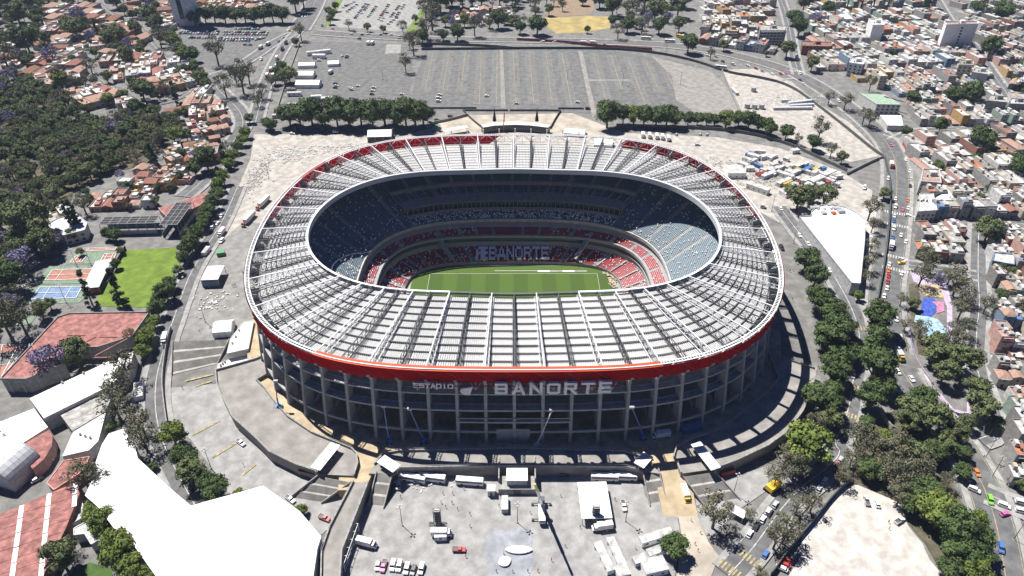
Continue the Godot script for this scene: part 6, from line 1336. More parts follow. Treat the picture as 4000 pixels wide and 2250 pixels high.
func more_materials() -> void:
	T.asphalt = noise_tex(31, 0.008, 0.80, 1.0, 8, 1024, 1.5)
	T.dust = noise_tex(37, 0.008, 0.82, 1.0, 8, 1024, 1.5)
	T.lawn = noise_tex(41, 0.010, 0.80, 1.0, 6, 512, 1.3)
	M.turf_a = mat(0.058, 0.102, 0.015, 1.0, "fine", 0.1)
	M.turf_b = mat(0.074, 0.128, 0.018, 1.0, "fine", 0.1)
	M.glass_green = mat(0.03, 0.07, 0.065, 0.15, "")
	M.glass = mat(0.03, 0.04, 0.05, 0.08, "")
	M.concrete_col = mat(0.36, 0.36, 0.36, 0.9, "fine", 0.03)
	M.bowl_concrete = mat(0.23, 0.23, 0.225, 0.95, "fine", 0.05)
	M.bright_white = mat(0.88, 0.88, 0.88, 0.7, "")
	M.purlin = mat(0.16, 0.165, 0.18, 0.6, "")
	M.roof_under_shade = mat(0.12, 0.12, 0.12, 0.9, "")  # dark tone stands in for the shade under the deck
	M.inner_shade_grey = mat(0.55, 0.57, 0.60, 0.6, "")  # bluish shade of the far inner edge put into the colour
	M.city_ground = mat(0.205, 0.2, 0.19, 0.95, "asphalt", 0.013)
	M.road = mat(0.15, 0.15, 0.152, 0.95, "asphalt", 0.016)
	M.kerb = mat(0.34, 0.335, 0.325, 0.95, "dust", 0.02)
	M.lot = mat(0.165, 0.164, 0.16, 0.95, "asphalt", 0.016)
	M.lot_dust = mat(0.29, 0.275, 0.25, 0.95, "dust", 0.016)
	M.lot_pale = mat(0.33, 0.325, 0.31, 0.95, "dust", 0.016)
	M.dust = mat(0.45, 0.42, 0.38, 1.0, "dust", 0.016)
	M.dust_pale = mat(0.56, 0.525, 0.485, 1.0, "dust", 0.016)
	M.yard = mat(0.27, 0.265, 0.255, 0.95, "dust", 0.016)
	M.plaza = mat(0.335, 0.33, 0.325, 0.95, "dust", 0.016)
	M.sand_pale = mat(0.46, 0.41, 0.34, 1.0, "dust", 0.01)
	M.lawn = mat(0.17, 0.24, 0.06, 1.0, "lawn", 0.02)
	M.lawn_bright = mat(0.155, 0.235, 0.028, 1.0, "lawn", 0.02)
	M.lawn_dark = mat(0.07, 0.13, 0.03, 1.0, "lawn", 0.03)
	M.garden = mat(0.13, 0.115, 0.075, 1.0, "patch", 0.02)
	M.ploughed = mat(0.30, 0.22, 0.15, 1.0, "stain", 0.02)
	M.dry_grass = mat(0.42, 0.33, 0.13, 1.0, "lawn", 0.01)
	M.court_green = mat(0.20, 0.27, 0.20, 0.9, "stain", 0.03)
	M.court_clay = mat(0.42, 0.20, 0.15, 0.95, "stain", 0.03)
	M.court_blue = mat(0.20, 0.29, 0.46, 0.9, "stain", 0.03)
	M.paint_faint = mat(0.33, 0.345, 0.38, 0.95, "dust", 0.016)
	M.walk_lilac = mat(0.52, 0.43, 0.58, 0.95, "dust", 0.03)
	M.paint_blue = mat(0.06, 0.12, 0.55, 0.9, "patch", 0.05)
	M.paint_sky = mat(0.42, 0.62, 0.75, 0.9, "patch", 0.04)
	M.paint_pink = mat(0.62, 0.25, 0.42, 0.9, "patch", 0.05)
	M.paint_teal = mat(0.30, 0.48, 0.42, 0.9, "patch", 0.04)
	M.pavement_pale = mat(0.55, 0.53, 0.49, 0.95, "dust", 0.02)
	M.dark_wall = mat(0.10, 0.11, 0.11, 0.9, "stain", 0.05)
	M.green_hedge = mat(0.03, 0.055, 0.02, 1.0, "leaf", 0.2)
	M.mural = mat(0.45, 0.36, 0.50, 0.9, "patch", 0.08)
	M.mural_red = mat(0.42, 0.10, 0.09, 0.9, "patch", 0.06)
	M.line_white = mat(0.62, 0.61, 0.58, 0.9, "patch", 0.05)
	M.line_yellow = mat(0.46, 0.385, 0.20, 0.9, "patch", 0.05)


func terr(z: float) -> float:
	var t := clampf((z - 42.0) / 22.0, 0.0, 1.0)
	return 5.0 - 4.6 * t * t * (3.0 - 2.0 * t)


func gp(x: float, z: float, up := 0.0) -> Vector3:
	return V(x, terr(z) + up, z)


# a flat sheet laid on the sloping ground: cut into strips along z so that it follows the slope
func drape(pp: PackedVector2Array, up: float) -> Geo:
	var g := Geo.new()
	var z0 := 1e9
	var z1 := -1e9
	for q in pp:
		z0 = minf(z0, q.y); z1 = maxf(z1, q.y)
	var cuts := [z0 - 1.0]
	for k in 11:
		var z := 42.0 + k * 2.2
		if z > z0 and z < z1: cuts.append(z)
	cuts.append(z1 + 1.0)
	for i in cuts.size() - 1:
		var band := PackedVector2Array([Vector2(-3000, cuts[i]), Vector2(3000, cuts[i]), Vector2(3000, cuts[i + 1]), Vector2(-3000, cuts[i + 1])])
		for piece in Geometry2D.intersect_polygons(pp, band):
			var ix := Geometry2D.triangulate_polygon(piece)
			for t in range(0, ix.size(), 3):
				var A := gp(piece[ix[t]].x, piece[ix[t]].y, up)
				var B := gp(piece[ix[t + 1]].x, piece[ix[t + 1]].y, up)
				var C := gp(piece[ix[t + 2]].x, piece[ix[t + 2]].y, up)
				if (B - A).cross(C - A).y > 0.0: g.tri(A, B, C)
				else: g.tri(A, C, B)
	return g


func ribbon(a: Array, start: int, w: float, off: float) -> PackedVector2Array:
	# outline of a strip of width w whose middle runs `off` beside the line of points
	var c := []
	for i in range(start, a.size(), 2): c.append(Vector2(a[i], a[i + 1]))
	# round the corners once
	for it in 2:
		var d := [c[0]]
		for i in c.size() - 1:
			d.append(c[i].lerp(c[i + 1], 0.25)); d.append(c[i].lerp(c[i + 1], 0.75))
		d.append(c[c.size() - 1])
		c = d
	var l := PackedVector2Array()
	var r := PackedVector2Array()
	for i in c.size():
		var t: Vector2 = (c[mini(i + 1, c.size() - 1)] - c[maxi(i - 1, 0)]).normalized()
		var nn := Vector2(-t.y, t.x)
		l.append(c[i] + nn * (off + w * 0.5))
		r.append(c[i] + nn * (off - w * 0.5))
	r.reverse()
	l.append_array(r)
	return l


func ribbon_geo(a: Array, start: int, w: float, off: float, up: float, thick := 0.0) -> Geo:
	var o := ribbon(a, start, w, off)
	var n := o.size() / 2
	var g := Geo.new()
	for i in n - 1:
		var p := o[i]
		var q := o[i + 1]
		var p2 := o[o.size() - 1 - i]
		var q2 := o[o.size() - 2 - i]
		var k := maxi(1, int(p.distance_to(q) / 3.0)) if maxf(p.y, q.y) > 40.0 and minf(p.y, q.y) < 66.0 else 1
		for j in k:
			var A := p.lerp(q, float(j) / k)
			var B := p.lerp(q, float(j + 1) / k)
			var C := p2.lerp(q2, float(j + 1) / k)
			var D := p2.lerp(q2, float(j) / k)
			g.quad(gp(A.x, A.y, up), gp(B.x, B.y, up), gp(C.x, C.y, up), gp(D.x, D.y, up))
			if thick > 0.0:
				g.quad(gp(B.x, B.y, up), gp(A.x, A.y, up), gp(A.x, A.y, up - thick), gp(B.x, B.y, up - thick))
				g.quad(gp(D.x, D.y, up), gp(C.x, C.y, up), gp(C.x, C.y, up - thick), gp(D.x, D.y, up - thick))
	return g


func build_ground() -> void:
	var g := Geo.new()
	var N := 96
	# one sheet out to the horizon, open under the stadium's bowl
	var radii := [0.0, 8.0, 20.0, 40.0, 60.0, 90.0, 140.0, 400.0, 3200.0]
	for i in N:
		var a := TAU * i / N
		var b := TAU * (i + 1) / N
		var steps := 40
		var prevA := Vector2(o_r(a) - 23.5, 0).rotated(a)
		var prevB := Vector2(o_r(b) - 23.5, 0).rotated(b)
		for s in range(1, steps + 1):
			var rr := pow(float(s) / steps, 2.6) * 3200.0
			var A := Vector2(o_r(a) - 23.5 + rr, 0).rotated(a)
			var B := Vector2(o_r(b) - 23.5 + rr, 0).rotated(b)
			g.quad(gp(prevA.x, prevA.y, -0.05), gp(prevB.x, prevB.y, -0.05), gp(B.x, B.y, -0.05), gp(A.x, A.y, -0.05))
			prevA = A
			prevB = B
	struct("ground", g, M.city_ground, "grey paved ground of the city quarter")
	var lift := 0.0
	for r in PATCHES:
		lift += 0.006
		var nm: String = {"lot": "parking_lot", "lot_dust": "dusty_lot", "lot_pale": "pale_parking_lot", "lawn": "lawn", "lawn_bright": "lawn", "lawn_dark": "lawn", "ploughed": "ploughed_field", "dry_grass": "dry_grass_field", "court_green": "court_surround", "court_clay": "sports_court", "court_blue": "sports_court", "garden": "garden_soil", "plaza": "plaza", "walk_lilac": "painted_path", "pavement_pale": "pavement"}.get(r[0], "bare_ground")
		struct(nm, drape(poly(r.slice(1)), 0.02 + lift), M[r[0]])
	var up := 0.36
	for r in ROADS:
		up += 0.006
		var w: float = r[0]
		struct("road", ribbon_geo(r, 1, w, 0.0, up), M.road)
		struct("road_marking", ribbon_geo(r, 1, 0.35, 0.0, up + 0.01), M.line_yellow if w > 12.5 else M.line_white)
		if w >= 8.0:
			for s in [-1, 1]:
				struct("pavement", ribbon_geo(r, 1, 2.6, s * (w * 0.5 + 1.3), up + 0.13, 0.5), M.kerb)
			if w > 13:
				for s in [-1, 1]: struct("road_marking", ribbon_geo(r, 1, 0.25, s * w * 0.46, up + 0.01), M.line_yellow)
	var wl := ["dark green wall between the far parking lot and the road", "long dark wall along the back of the far parking lots", "block wall beside the dusty lot corner", "grey block wall behind the row of trees and white trucks", "low wall across the lower tip of the dusty lot", "low wall along the tented parking lot", "dark wall between the dusty strip and the busy avenue", "tall retaining wall beside the left service road", "clipped hedge beside the small football field", "pale wall of the shaded garden", "curving lilac mural wall around the painted park", "mural wall along the avenue beside the park", "red mural wall at the bend of the avenue", "dark wall along the row of parked cars above the pale lot", "red painted wall along the far avenue", "slanting dark fence leading to the gate canopy from the tented lot", "slanting dark fence leading to the gate canopy from the empty lot", "low barrier row behind the gate, tented lot half", "low barrier row behind the gate, empty lot half", "long low kerb wall of the parking lot beside the gate", "short low kerb wall beyond the gate", "ramp wall rising towards the gate from the hedge trees"]
	for i in WALLS.size():
		var r: Array = WALLS[i]
		var o := obj("hedge" if r[2] == "green_hedge" else "boundary_wall", ribbon_geo(r, 3, r[1], 0.0, r[0], r[0] + 0.4), M[r[2]])
		tag(o, wl[i], "hedge" if r[2] == "green_hedge" else "wall")


func nth(k: int) -> String:
	var w := ["first", "second", "third", "fourth", "fifth", "sixth", "seventh", "eighth", "ninth", "tenth", "eleventh", "twelfth", "thirteenth", "fourteenth", "fifteenth", "sixteenth", "seventeenth", "eighteenth", "nineteenth", "twentieth"]
	if k < 20: return w[k]
	var n := k + 1
	var s := "th"
	if n % 100 < 11 or n % 100 > 13: s = ["th", "st", "nd", "rd", "th", "th", "th", "th", "th", "th"][n % 10]
	return "%d%s" % [n, s]


func leaf_mesh(sd: int, kind: int) -> Array:
	var r := RandomNumberGenerator.new()
	r.seed = sd
	#        colour, half height, centre height, clumps, leaves, leaf size, clump size, hollow
	var spec: Array = [
		[Color(0.062, 0.098, 0.026), 0.80, 1.15, 34, 2300, 0.135, 0.36],
		[Color(0.130, 0.130, 0.076), 0.92, 1.50, 22, 1250, 0.115, 0.30],
		[Color(0.125, 0.165, 0.028), 0.82, 1.15, 32, 2200, 0.135, 0.36],
		[Color(0.112, 0.135, 0.050), 0.85, 1.25, 30, 1900, 0.130, 0.33],
		[Color(0.175, 0.155, 0.270), 0.75, 1.30, 26, 1400, 0.120, 0.30],
		[Color(0.042, 0.066, 0.032), 1.9, 2.05, 30, 1700, 0.150, 0.30]][kind]
	var base: Color = spec[0]
	var hh: float = spec[1]
	var cy: float = spec[2]
	var v := PackedVector3Array()
	var n := PackedVector3Array()
	var c := PackedColorArray()
	var clumps := []
	for k in spec[3]:
		var d := Vector3(r.randfn(), r.randfn() * 0.9 + 0.25, r.randfn()).normalized()
		var rad := 0.35 + 0.40 * sqrt(r.randf())
		var q := Vector3(d.x * rad, d.y * rad * hh, d.z * rad)
		if kind == 5:
			var h := r.randf()
			q = Vector3(cos(k * 2.4) * 0.42 * (1.0 - h), lerpf(-hh, hh * 0.95, h), sin(k * 2.4) * 0.42 * (1.0 - h))
		if kind == 1: q *= Vector3(1.15, 1.05, 1.15) * (0.75 + 0.35 * r.randf())
		clumps.append([q, spec[6] * r.randf_range(0.75, 1.2) * (0.75 if kind == 5 else 1.0), r.randf_range(0.72, 1.25), r.randf_range(-0.12, 0.12)])
	var per: int = spec[4] / clumps.size()
	for cl in clumps:
		for k in per:
			var d := Vector3(r.randfn(), r.randfn() * 0.8 + 0.35, r.randfn()).normalized()
			var p: Vector3 = cl[0] + d * cl[1] * (0.7 + 0.35 * r.randf()) * Vector3(1, 0.8, 1)
			p.y += cy
			var nn := (d + Vector3(r.randfn(), r.randfn(), r.randfn()) * 0.42).normalized()
			var t := nn.cross(Vector3(r.randfn(), r.randfn(), r.randfn())).normalized()
			var b := nn.cross(t)
			var s: float = spec[5] * r.randf_range(0.6, 1.25)
			t *= s * 0.5
			b *= s * 0.36
			var A := p - t
			var B := p - b
			var C := p + t
			var D := p + b
			v.append(A); v.append(C); v.append(B); v.append(A); v.append(D); v.append(C)
			var f: float = cl[2] * r.randf_range(0.8, 1.2)
			var col := Color(base.r * f * (1.0 + cl[3]), base.g * f, base.b * f)
			for i in 6:
				n.append(nn); c.append(col)
	# small inner masses so that dense crowns do not read hollow
	if kind != 1 and kind != 4:
		for cl in clumps:
			var g := Geo.new()
			for i in 6:
				var a0 := TAU * i / 6
				var a1 := TAU * (i + 1) / 6
				var e0: Vector3 = Vector3(cos(a0), 0, sin(a0)) * cl[1] * 0.72
				var e1: Vector3 = Vector3(cos(a1), 0, sin(a1)) * cl[1] * 0.72
				var o: Vector3 = cl[0] + Vector3(0, cy, 0)
				g.tri(o + Vector3(0, cl[1] * 0.55, 0), o + e1, o + e0)
				g.tri(o - Vector3(0, cl[1] * 0.55, 0), o + e0, o + e1)
			for i in g.v.size():
				v.append(g.v[i]); n.append(g.n[i]); c.append(Color(base.r, base.g, base.b))
	var arr := []
	arr.resize(Mesh.ARRAY_MAX)
	arr[Mesh.ARRAY_VERTEX] = v
	arr[Mesh.ARRAY_NORMAL] = n
	arr[Mesh.ARRAY_COLOR] = c
	var crown := ArrayMesh.new()
	crown.add_surface_from_arrays(Mesh.PRIMITIVE_TRIANGLES, arr)
	crown.surface_set_material(0, M.leaf)
	var g := Geo.new()
	var top: float = cy * (0.95 if kind != 5 else 1.4)
	g.tube(Vector3(0, -0.15, 0), Vector3(0.02, top * 0.55, 0.01), 0.085, 0.06, 6, false)
	g.tube(Vector3(0.02, top * 0.55, 0.01), Vector3(-0.02, top, 0), 0.06, 0.03, 6, false)
	if kind != 5:
		for k in 5:
			var a := TAU * k / 5 + r.randf()
			var e := Vector3(cos(a) * 0.55, top + r.randf_range(-0.1, 0.3), sin(a) * 0.55)
			g.tube(Vector3(0.02, top * r.randf_range(0.45, 0.65), 0.01), e, 0.045, 0.015, 5, false)
	return [crown, g.mesh()]


func build_trees() -> void:
	M.leaf = StandardMaterial3D.new()
	M.leaf.vertex_color_use_as_albedo = true
	M.leaf.roughness = 0.85
	M.bark = mat(0.11, 0.085, 0.06, 1.0, "")
	var kinds := [["ficus_tree", "dark green dense"], ["eucalyptus_tree", "thin olive"], ["laurel_tree", "bright yellow-green dense"], ["ash_tree", "mid green loose"], ["jacaranda_tree", "purple flowering"], ["cypress_tree", "dark narrow"]]
	var where := ["in the row behind the tented lot", "in the row behind the white trucks", "in the strip beside the small field", "beside the debris yard road", "around the huge white roof", "between the white halls and road", "around the tennis courts", "among the tiled-roof houses", "around the far car-filled lot", "near the white tents lot", "around the far pale lot", "around the dry yellow field", "among the grey city houses", "in the double row by the wedge hall", "around the white wedge hall", "in the painted park", "in the shaded garden below the park", "in the grove above the pale lot", "along the pale dirt lot wall", "at the lower plaza exit", "at the huge roof's edge", "in the wood by tiled houses"]
	var meshes := []
	for k in 6:
		var l := []
		for j in 3: l.append(leaf_mesh(100 + k * 10 + j, k))
		meshes.append(l)
	var r := RandomNumberGenerator.new()
	r.seed = 77
	var count := {}
	var i := 0
	for t in TREES:
		var z: int = t[0]
		var k: int = t[1]
		var key := "%d_%d" % [z, k]
		var at := gp(t[2], t[3])
		var pr := count.get(key, 0) as int
		count[key] = pr + 1
		var o := thing("woodland_tree" if z == 21 and k == 3 else kinds[k][0], "%s tree, %s from left %s" % [kinds[k][1], nth(pr), where[z]], "tree", at, r.randf() * TAU, "trees " + where[z])
		var ms: Array = meshes[k][i % 3]
		var s: float = t[4] * (1.0 if k != 5 else 1.5)
		var hs := s * r.randf_range(0.88, 1.15)
		if k == 5: hs = minf(hs, 6.0)
		var crown := inst("crown", ms[0], null, o)
		crown.scale = V(s, hs, s)
		var trunk := inst("trunk", ms[1], M.bark, o)
		trunk.scale = V(s, hs, s)
		i += 1


var ring_mesh: ArrayMesh
var gable_mesh: ArrayMesh
var hip_mesh: ArrayMesh
var tank_mesh: ArrayMesh
var keep_clear := []
var road_segs := []
var walls_l := []
var roofs_l := []
var tiles_l := []


func city_shapes() -> void:
	var g := Geo.new()
	var e := 0.035
	g.box(V(0, 0.5, 0.5 - e / 2), V(1, 1, e))
	g.box(V(0, 0.5, -0.5 + e / 2), V(1, 1, e))
	g.box(V(0.5 - e / 2, 0.5, 0), V(e, 1, 1 - 2 * e))
	g.box(V(-0.5 + e / 2, 0.5, 0), V(e, 1, 1 - 2 * e))
	ring_mesh = g.mesh()
	g = Geo.new()
	g.quad(V(-0.53, 0, 0.54), V(0.53, 0, 0.54), V(0.53, 1, 0), V(-0.53, 1, 0))
	g.quad(V(0.53, 0, -0.54), V(-0.53, 0, -0.54), V(-0.53, 1, 0), V(0.53, 1, 0))
	g.tri(V(0.5, 0, 0.5), V(0.5, 0, -0.5), V(0.5, 0.95, 0))
	g.tri(V(-0.5, 0, -0.5), V(-0.5, 0, 0.5), V(-0.5, 0.95, 0))
	gable_mesh = g.mesh()
	g = Geo.new()
	g.quad(V(-0.54, 0, 0.54), V(0.54, 0, 0.54), V(0.2, 1, 0), V(-0.2, 1, 0))
	g.quad(V(0.54, 0, -0.54), V(-0.54, 0, -0.54), V(-0.2, 1, 0), V(0.2, 1, 0))
	g.tri(V(0.54, 0, 0.54), V(0.54, 0, -0.54), V(0.2, 1, 0))
	g.tri(V(-0.54, 0, -0.54), V(-0.54, 0, 0.54), V(-0.2, 1, 0))
	hip_mesh = g.mesh()
	g = Geo.new()
	g.tube(V(0, 0, 0), V(0, 1.1, 0), 0.55, 0.55, 9, false)
	g.tube(V(0, 1.1, 0), V(0, 1.4, 0), 0.55, 0.2, 9)
	tank_mesh = g.mesh()
	M.wall_white = mat(0.62, 0.615, 0.6, 0.9, "stain", 0.035)
	M.wall_cream = mat(0.54, 0.49, 0.4, 0.9, "stain", 0.035)
	M.wall_grey = mat(0.34, 0.335, 0.325, 0.95, "stain", 0.035)
	M.wall_dark = mat(0.26, 0.25, 0.24, 0.95, "stain", 0.035)
	M.wall_ochre = mat(0.50, 0.33, 0.14, 0.9, "stain", 0.035)
	M.wall_pink = mat(0.58, 0.36, 0.31, 0.9, "stain", 0.035)
	M.wall_brick = mat(0.29, 0.14, 0.105, 0.95, "stain", 0.035)
	M.wall_blue = mat(0.18, 0.27, 0.38, 0.9, "stain", 0.035)
	M.wall_green = mat(0.28, 0.36, 0.31, 0.9, "stain", 0.035)
	M.roof_white = mat(0.66, 0.655, 0.64, 0.9, "patch", 0.03)
	M.roof_grey = mat(0.31, 0.305, 0.295, 0.95, "patch", 0.03)
	M.roof_pale = mat(0.46, 0.445, 0.415, 0.95, "patch", 0.03)
	M.roof_red = mat(0.33, 0.17, 0.135, 0.95, "patch", 0.03)
	M.roof_pink = mat(0.45, 0.325, 0.28, 0.95, "patch", 0.03)
	M.roof_orange = mat(0.50, 0.20, 0.10, 0.95, "patch", 0.03)
	M.roof_metal = mat(0.60, 0.62, 0.65, 0.5, "stain", 0.03)
	M.tile_red = mat(0.32, 0.14, 0.108, 0.95, "stain", 0.05)
	M.tile_terra = mat(0.42, 0.265, 0.205, 0.95, "stain", 0.05)
	M.tile_brown = mat(0.26, 0.125, 0.08, 0.95, "stain", 0.05)
	M.tank = mat(0.02, 0.02, 0.022, 0.6, "")
	M.tarp_blue = mat(0.06, 0.18, 0.50, 0.7, "")
	walls_l = [[["white", "wall_white"], ["white", "wall_white"], ["white", "wall_white"], ["white", "wall_white"], ["cream", "wall_cream"], ["cream", "wall_cream"], ["grey", "wall_grey"], ["grey", "wall_grey"], ["grey", "wall_grey"], ["grey", "wall_grey"], ["grey", "wall_grey"], ["dark grey", "wall_dark"], ["dark grey", "wall_dark"], ["ochre", "wall_ochre"], ["pink", "wall_pink"], ["pink", "wall_pink"], ["brick red", "wall_brick"], ["blue", "wall_blue"], ["green", "wall_green"]],
		[["white", "wall_white"], ["white", "wall_white"], ["white", "wall_white"], ["cream", "wall_cream"], ["ochre", "wall_ochre"], ["pink", "wall_pink"], ["brick red", "wall_brick"], ["grey", "wall_grey"]]]
	roofs_l = [[["white", "roof_white"], ["white", "roof_white"], ["white", "roof_white"], ["white", "roof_white"], ["pale", "roof_pale"], ["pale", "roof_pale"], ["pale", "roof_pale"], ["pale", "roof_pale"], ["grey", "roof_grey"], ["grey", "roof_grey"], ["red", "roof_red"], ["pink", "roof_pink"], ["pink", "roof_pink"], ["orange", "roof_orange"], ["metal", "roof_metal"]],
		[["white", "roof_white"], ["white", "roof_white"], ["white", "roof_white"], ["pink", "roof_pink"], ["pink", "roof_pink"], ["red", "roof_red"], ["pale", "roof_pale"], ["pale", "roof_pale"]]]
	tiles_l = [["red", "tile_red"], ["terracotta", "tile_terra"], ["terracotta", "tile_terra"], ["brown", "tile_brown"]]
	for r in ROADS:
		for i in range(1, r.size() - 2, 2): road_segs.append([Vector2(r[i], r[i + 1]), Vector2(r[i + 2], r[i + 3]), r[0]])


func blocked(p: Vector2, rad: float) -> bool:
	for s in road_segs:
		if Geometry2D.get_closest_point_to_segment(p, s[0], s[1]).distance_to(p) < s[2] * 0.5 + rad: return true
	for k in keep_clear:
		if Geometry2D.is_point_in_polygon(p, k): return true
	return false


func build_city() -> void:
	var names := ["beside the vaulted gym", "between avenue and round tree", "past the small square", "beyond the painted park", "on the pink taxi street", "behind the avenue bend", "behind the green-roofed school", "between school and towers", "around the slender tower", "beyond the broad tower", "by the yellow buses", "at the far edge", "below the grey slab tower", "by the upper lawn", "by the purple trees", "under the tall cypresses", "by the white barn", "above the wood", "facing the full car lot", "by the street corner trees", "beside the debris yard road", "by the walled courtyard", "along the wood's lower edge", "above the netted courts", "by the three cypresses", "beyond the full car lot", "at the far skyline", "beyond the far avenue trees"]
	var r := RandomNumberGenerator.new()
	r.seed = 19
	var lots := []
	for b in BLOCKS:
		var c := []
		for i in 4: c.append(Vector2(b[4 + i * 2], b[5 + i * 2]))
		var nx: int = b[2]
		var ny: int = b[3]
		for j in ny:
			var v0 := (j + 0.5) / ny
			var x := 0.0
			for i in nx:
				var u0 := clampf((i + 0.5 + r.randf_range(-0.15, 0.15)) / nx, 0.02, 0.98)
				var L: Vector2 = c[0].lerp(c[3], v0)
				var R: Vector2 = c[1].lerp(c[2], v0)
				var P := L.lerp(R, u0)
				var dirv := (R - L).normalized()
				var w := L.distance_to(R) / nx
				var d := (c[0].lerp(c[1], u0) as Vector2).distance_to(c[3].lerp(c[2], u0)) / ny
				lots.append({"z": b[0], "s": b[1], "row": j, "col": i, "p": P, "a": -dirv.angle(), "w": w * r.randf_range(0.78, 1.0), "d": d * r.randf_range(0.62, 0.9), "rnd": r.randi(), "dist": P.distance_to(Vector2(0, 338))})
	lots = lots.filter(func(l): return not blocked(l.p, 3.5))
	lots.sort_custom(func(a, b): return a.dist < b.dist)
	var single := [0, 0]
	var rest := {}
	var counter := {}
	for l in lots:
		var s: int = l.s
		single[s] += 1
		house(l, names[l.z], rest if single[s] > 300 else null, counter)
	var am := ArrayMesh.new()
	for m in rest:
		var arr := []
		arr.resize(Mesh.ARRAY_MAX)
		arr[Mesh.ARRAY_VERTEX] = rest[m].v
		arr[Mesh.ARRAY_NORMAL] = rest[m].n
		am.add_surface_from_arrays(Mesh.PRIMITIVE_TRIANGLES, arr)
		am.surface_set_material(am.get_surface_count() - 1, M[m])
	var o := inst("distant_housing", am)
	tag(o, "mass of small flat-roofed houses at the far right of the city", "houses", "", "stuff")


func house(l: Dictionary, place: String, rest: Variant, counter: Dictionary) -> void:
	var r := RandomNumberGenerator.new()
	r.seed = l.rnd
	var s: int = l.s
	var wp: Array = walls_l[s][r.randi() % walls_l[s].size()]
	var rp: Array = roofs_l[s][r.randi() % roofs_l[s].size()]
	var storeys: int = [1, 2, 2, 2, 3, 3][r.randi() % 6] if s == 0 else [1, 2, 2][r.randi() % 3]
	if s == 0 and r.randf() < 0.06: storeys = 4
	var h: float = storeys * 2.9 + r.randf_range(-0.3, 0.5)
	var w: float = clampf(l.w, 5.0, 21.0)
	var d: float = clampf(l.d, 5.0, 21.0)
	var tiled := s == 1 and r.randf() < 0.38 or s == 0 and r.randf() < 0.05
	var tl: Array = tiles_l[r.randi() % tiles_l.size()]
	var y := terr(l.p.y)
	var at := V(l.p.x, y, l.p.y)
	if rest != null:
		var b := Basis(Vector3.UP, l.a)
		var put := func(m: String, off: Vector3, size: Vector3):
			if not rest.has(m): rest[m] = Geo.new()
			rest[m].obox(at + b * (off + V(0, size.y / 2, 0)), b, size)
		put.call(wp[1], V(0, -0.5, 0), V(w, h + 0.5, d))
		put.call(rp[1], V(0, h, 0), V(w * 0.94, 0.06, d * 0.94))
		put.call(wp[1], V(0, h, d * 0.5 - 0.12), V(w, 0.8, 0.24))
		put.call(wp[1], V(-w * 0.5 + 0.12, h, 0), V(0.24, 0.8, d - 0.5))
		for k in storeys:
			for i in 3:
				if r.randf() < 0.3: continue
				put.call("glass", V((i - 1) * w * 0.3, k * 2.9 + 0.9, d * 0.5), V(1.3, 1.2, 0.1))
		if r.randf() < 0.7: put.call(walls_l[s][r.randi() % 6][1], V(w * r.randf_range(-0.25, 0.25), h, -d * 0.25), V(w * 0.35, 2.3, d * 0.3))
		if r.randf() < 0.5: put.call("tank", V(w * r.randf_range(-0.3, 0.3), h, d * 0.1), V(1.1, 1.4, 1.1))
		if r.randf() < 0.35: put.call(roofs_l[s][r.randi() % 6][1], V(w * 0.2, h, d * 0.15), V(w * 0.4, 1.9, d * 0.5))
		return
	var key := "%d_%s_%s" % [l.z, wp[0], tl[0] + "tile" if tiled else rp[0]]
	var k0: int = counter.get(key, 0)
	counter[key] = k0 + 1
	var desc: String = ("%s house with %s tiled roof" % [wp[0], tl[0]]) if tiled else ("%s house with flat %s roof" % [wp[0], rp[0]])
	var o := thing("tiled_house" if s == 1 else "flat_roofed_house", "%s %s, %s nearest" % [desc, place, nth(k0)], "house", at, l.a, "houses " + place)
	bx("wall", o, M[wp[1]], V(0, -0.6, 0), V(w, h + 0.6, d))
	if tiled:
		var rf := inst("roof", hip_mesh if r.randf() < 0.5 else gable_mesh, M[tl[1]], o)
		var turn := 0.0 if w > d else PI / 2
		rf.transform = Transform3D(Basis(Vector3.UP, turn).scaled_local(V(maxf(w, d), minf(w, d) * 0.2, minf(w, d))), V(0, h, 0))
		if r.randf() < 0.4: bx("chimney", o, M[wp[1]], V(w * 0.3, h, -d * 0.2), V(0.7, 1.8, 0.7))
	else:
		bx("roof", o, M[rp[1]], V(0, h, 0), V(w * 0.94, 0.06, d * 0.94))
		var pr := inst("parapet", ring_mesh, M[wp[1]], o)
		pr.transform = Transform3D(Basis.from_scale(V(w, 0.75, d)), V(0, h, 0))
		if r.randf() < 0.75: bx("stair_house", o, M[walls_l[s][r.randi() % 6][1]], V(w * r.randf_range(-0.28, 0.28), h, -d * 0.24), V(w * 0.3, 2.3, d * 0.3))
		if r.randf() < 0.55:
			var t := inst("water_tank", tank_mesh, M.tank, o)
			t.position = V(w * r.randf_range(-0.35, 0.35), h, d * r.randf_range(-0.1, 0.35))
		if r.randf() < 0.45: bx("roof_shed", o, M[roofs_l[s][r.randi() % 6][1]], V(w * 0.2, h, d * 0.2), V(w * 0.42, 2.0, d * 0.42))
		if s == 0 and r.randf() < 0.06: bx("tarpaulin", o, M.tarp_blue, V(-w * 0.2, h + 0.1, d * 0.2), V(w * 0.3, 0.25, d * 0.3))
	var big: bool = l.dist < 620.0
	for k in storeys:
		var n := maxi(1, int(w / 3.6))
		for i in n:
			if r.randf() < 0.2: continue
			bx("door" if k == 0 and i == 0 else "window", o, M.glass, V(((i + 0.5) / n - 0.5) * w, k * 2.9 + (0.0 if k == 0 and i == 0 else 0.85), d * 0.5), V(1.3, 2.1 if k == 0 and i == 0 else 1.25, 0.12))
		if big and s == 0 and r.randf() < 0.5: bx("balcony", o, M[wp[1]], V(0, k * 2.9 + 2.5, d * 0.5 + 0.4), V(w * 0.7, 0.25, 0.8))


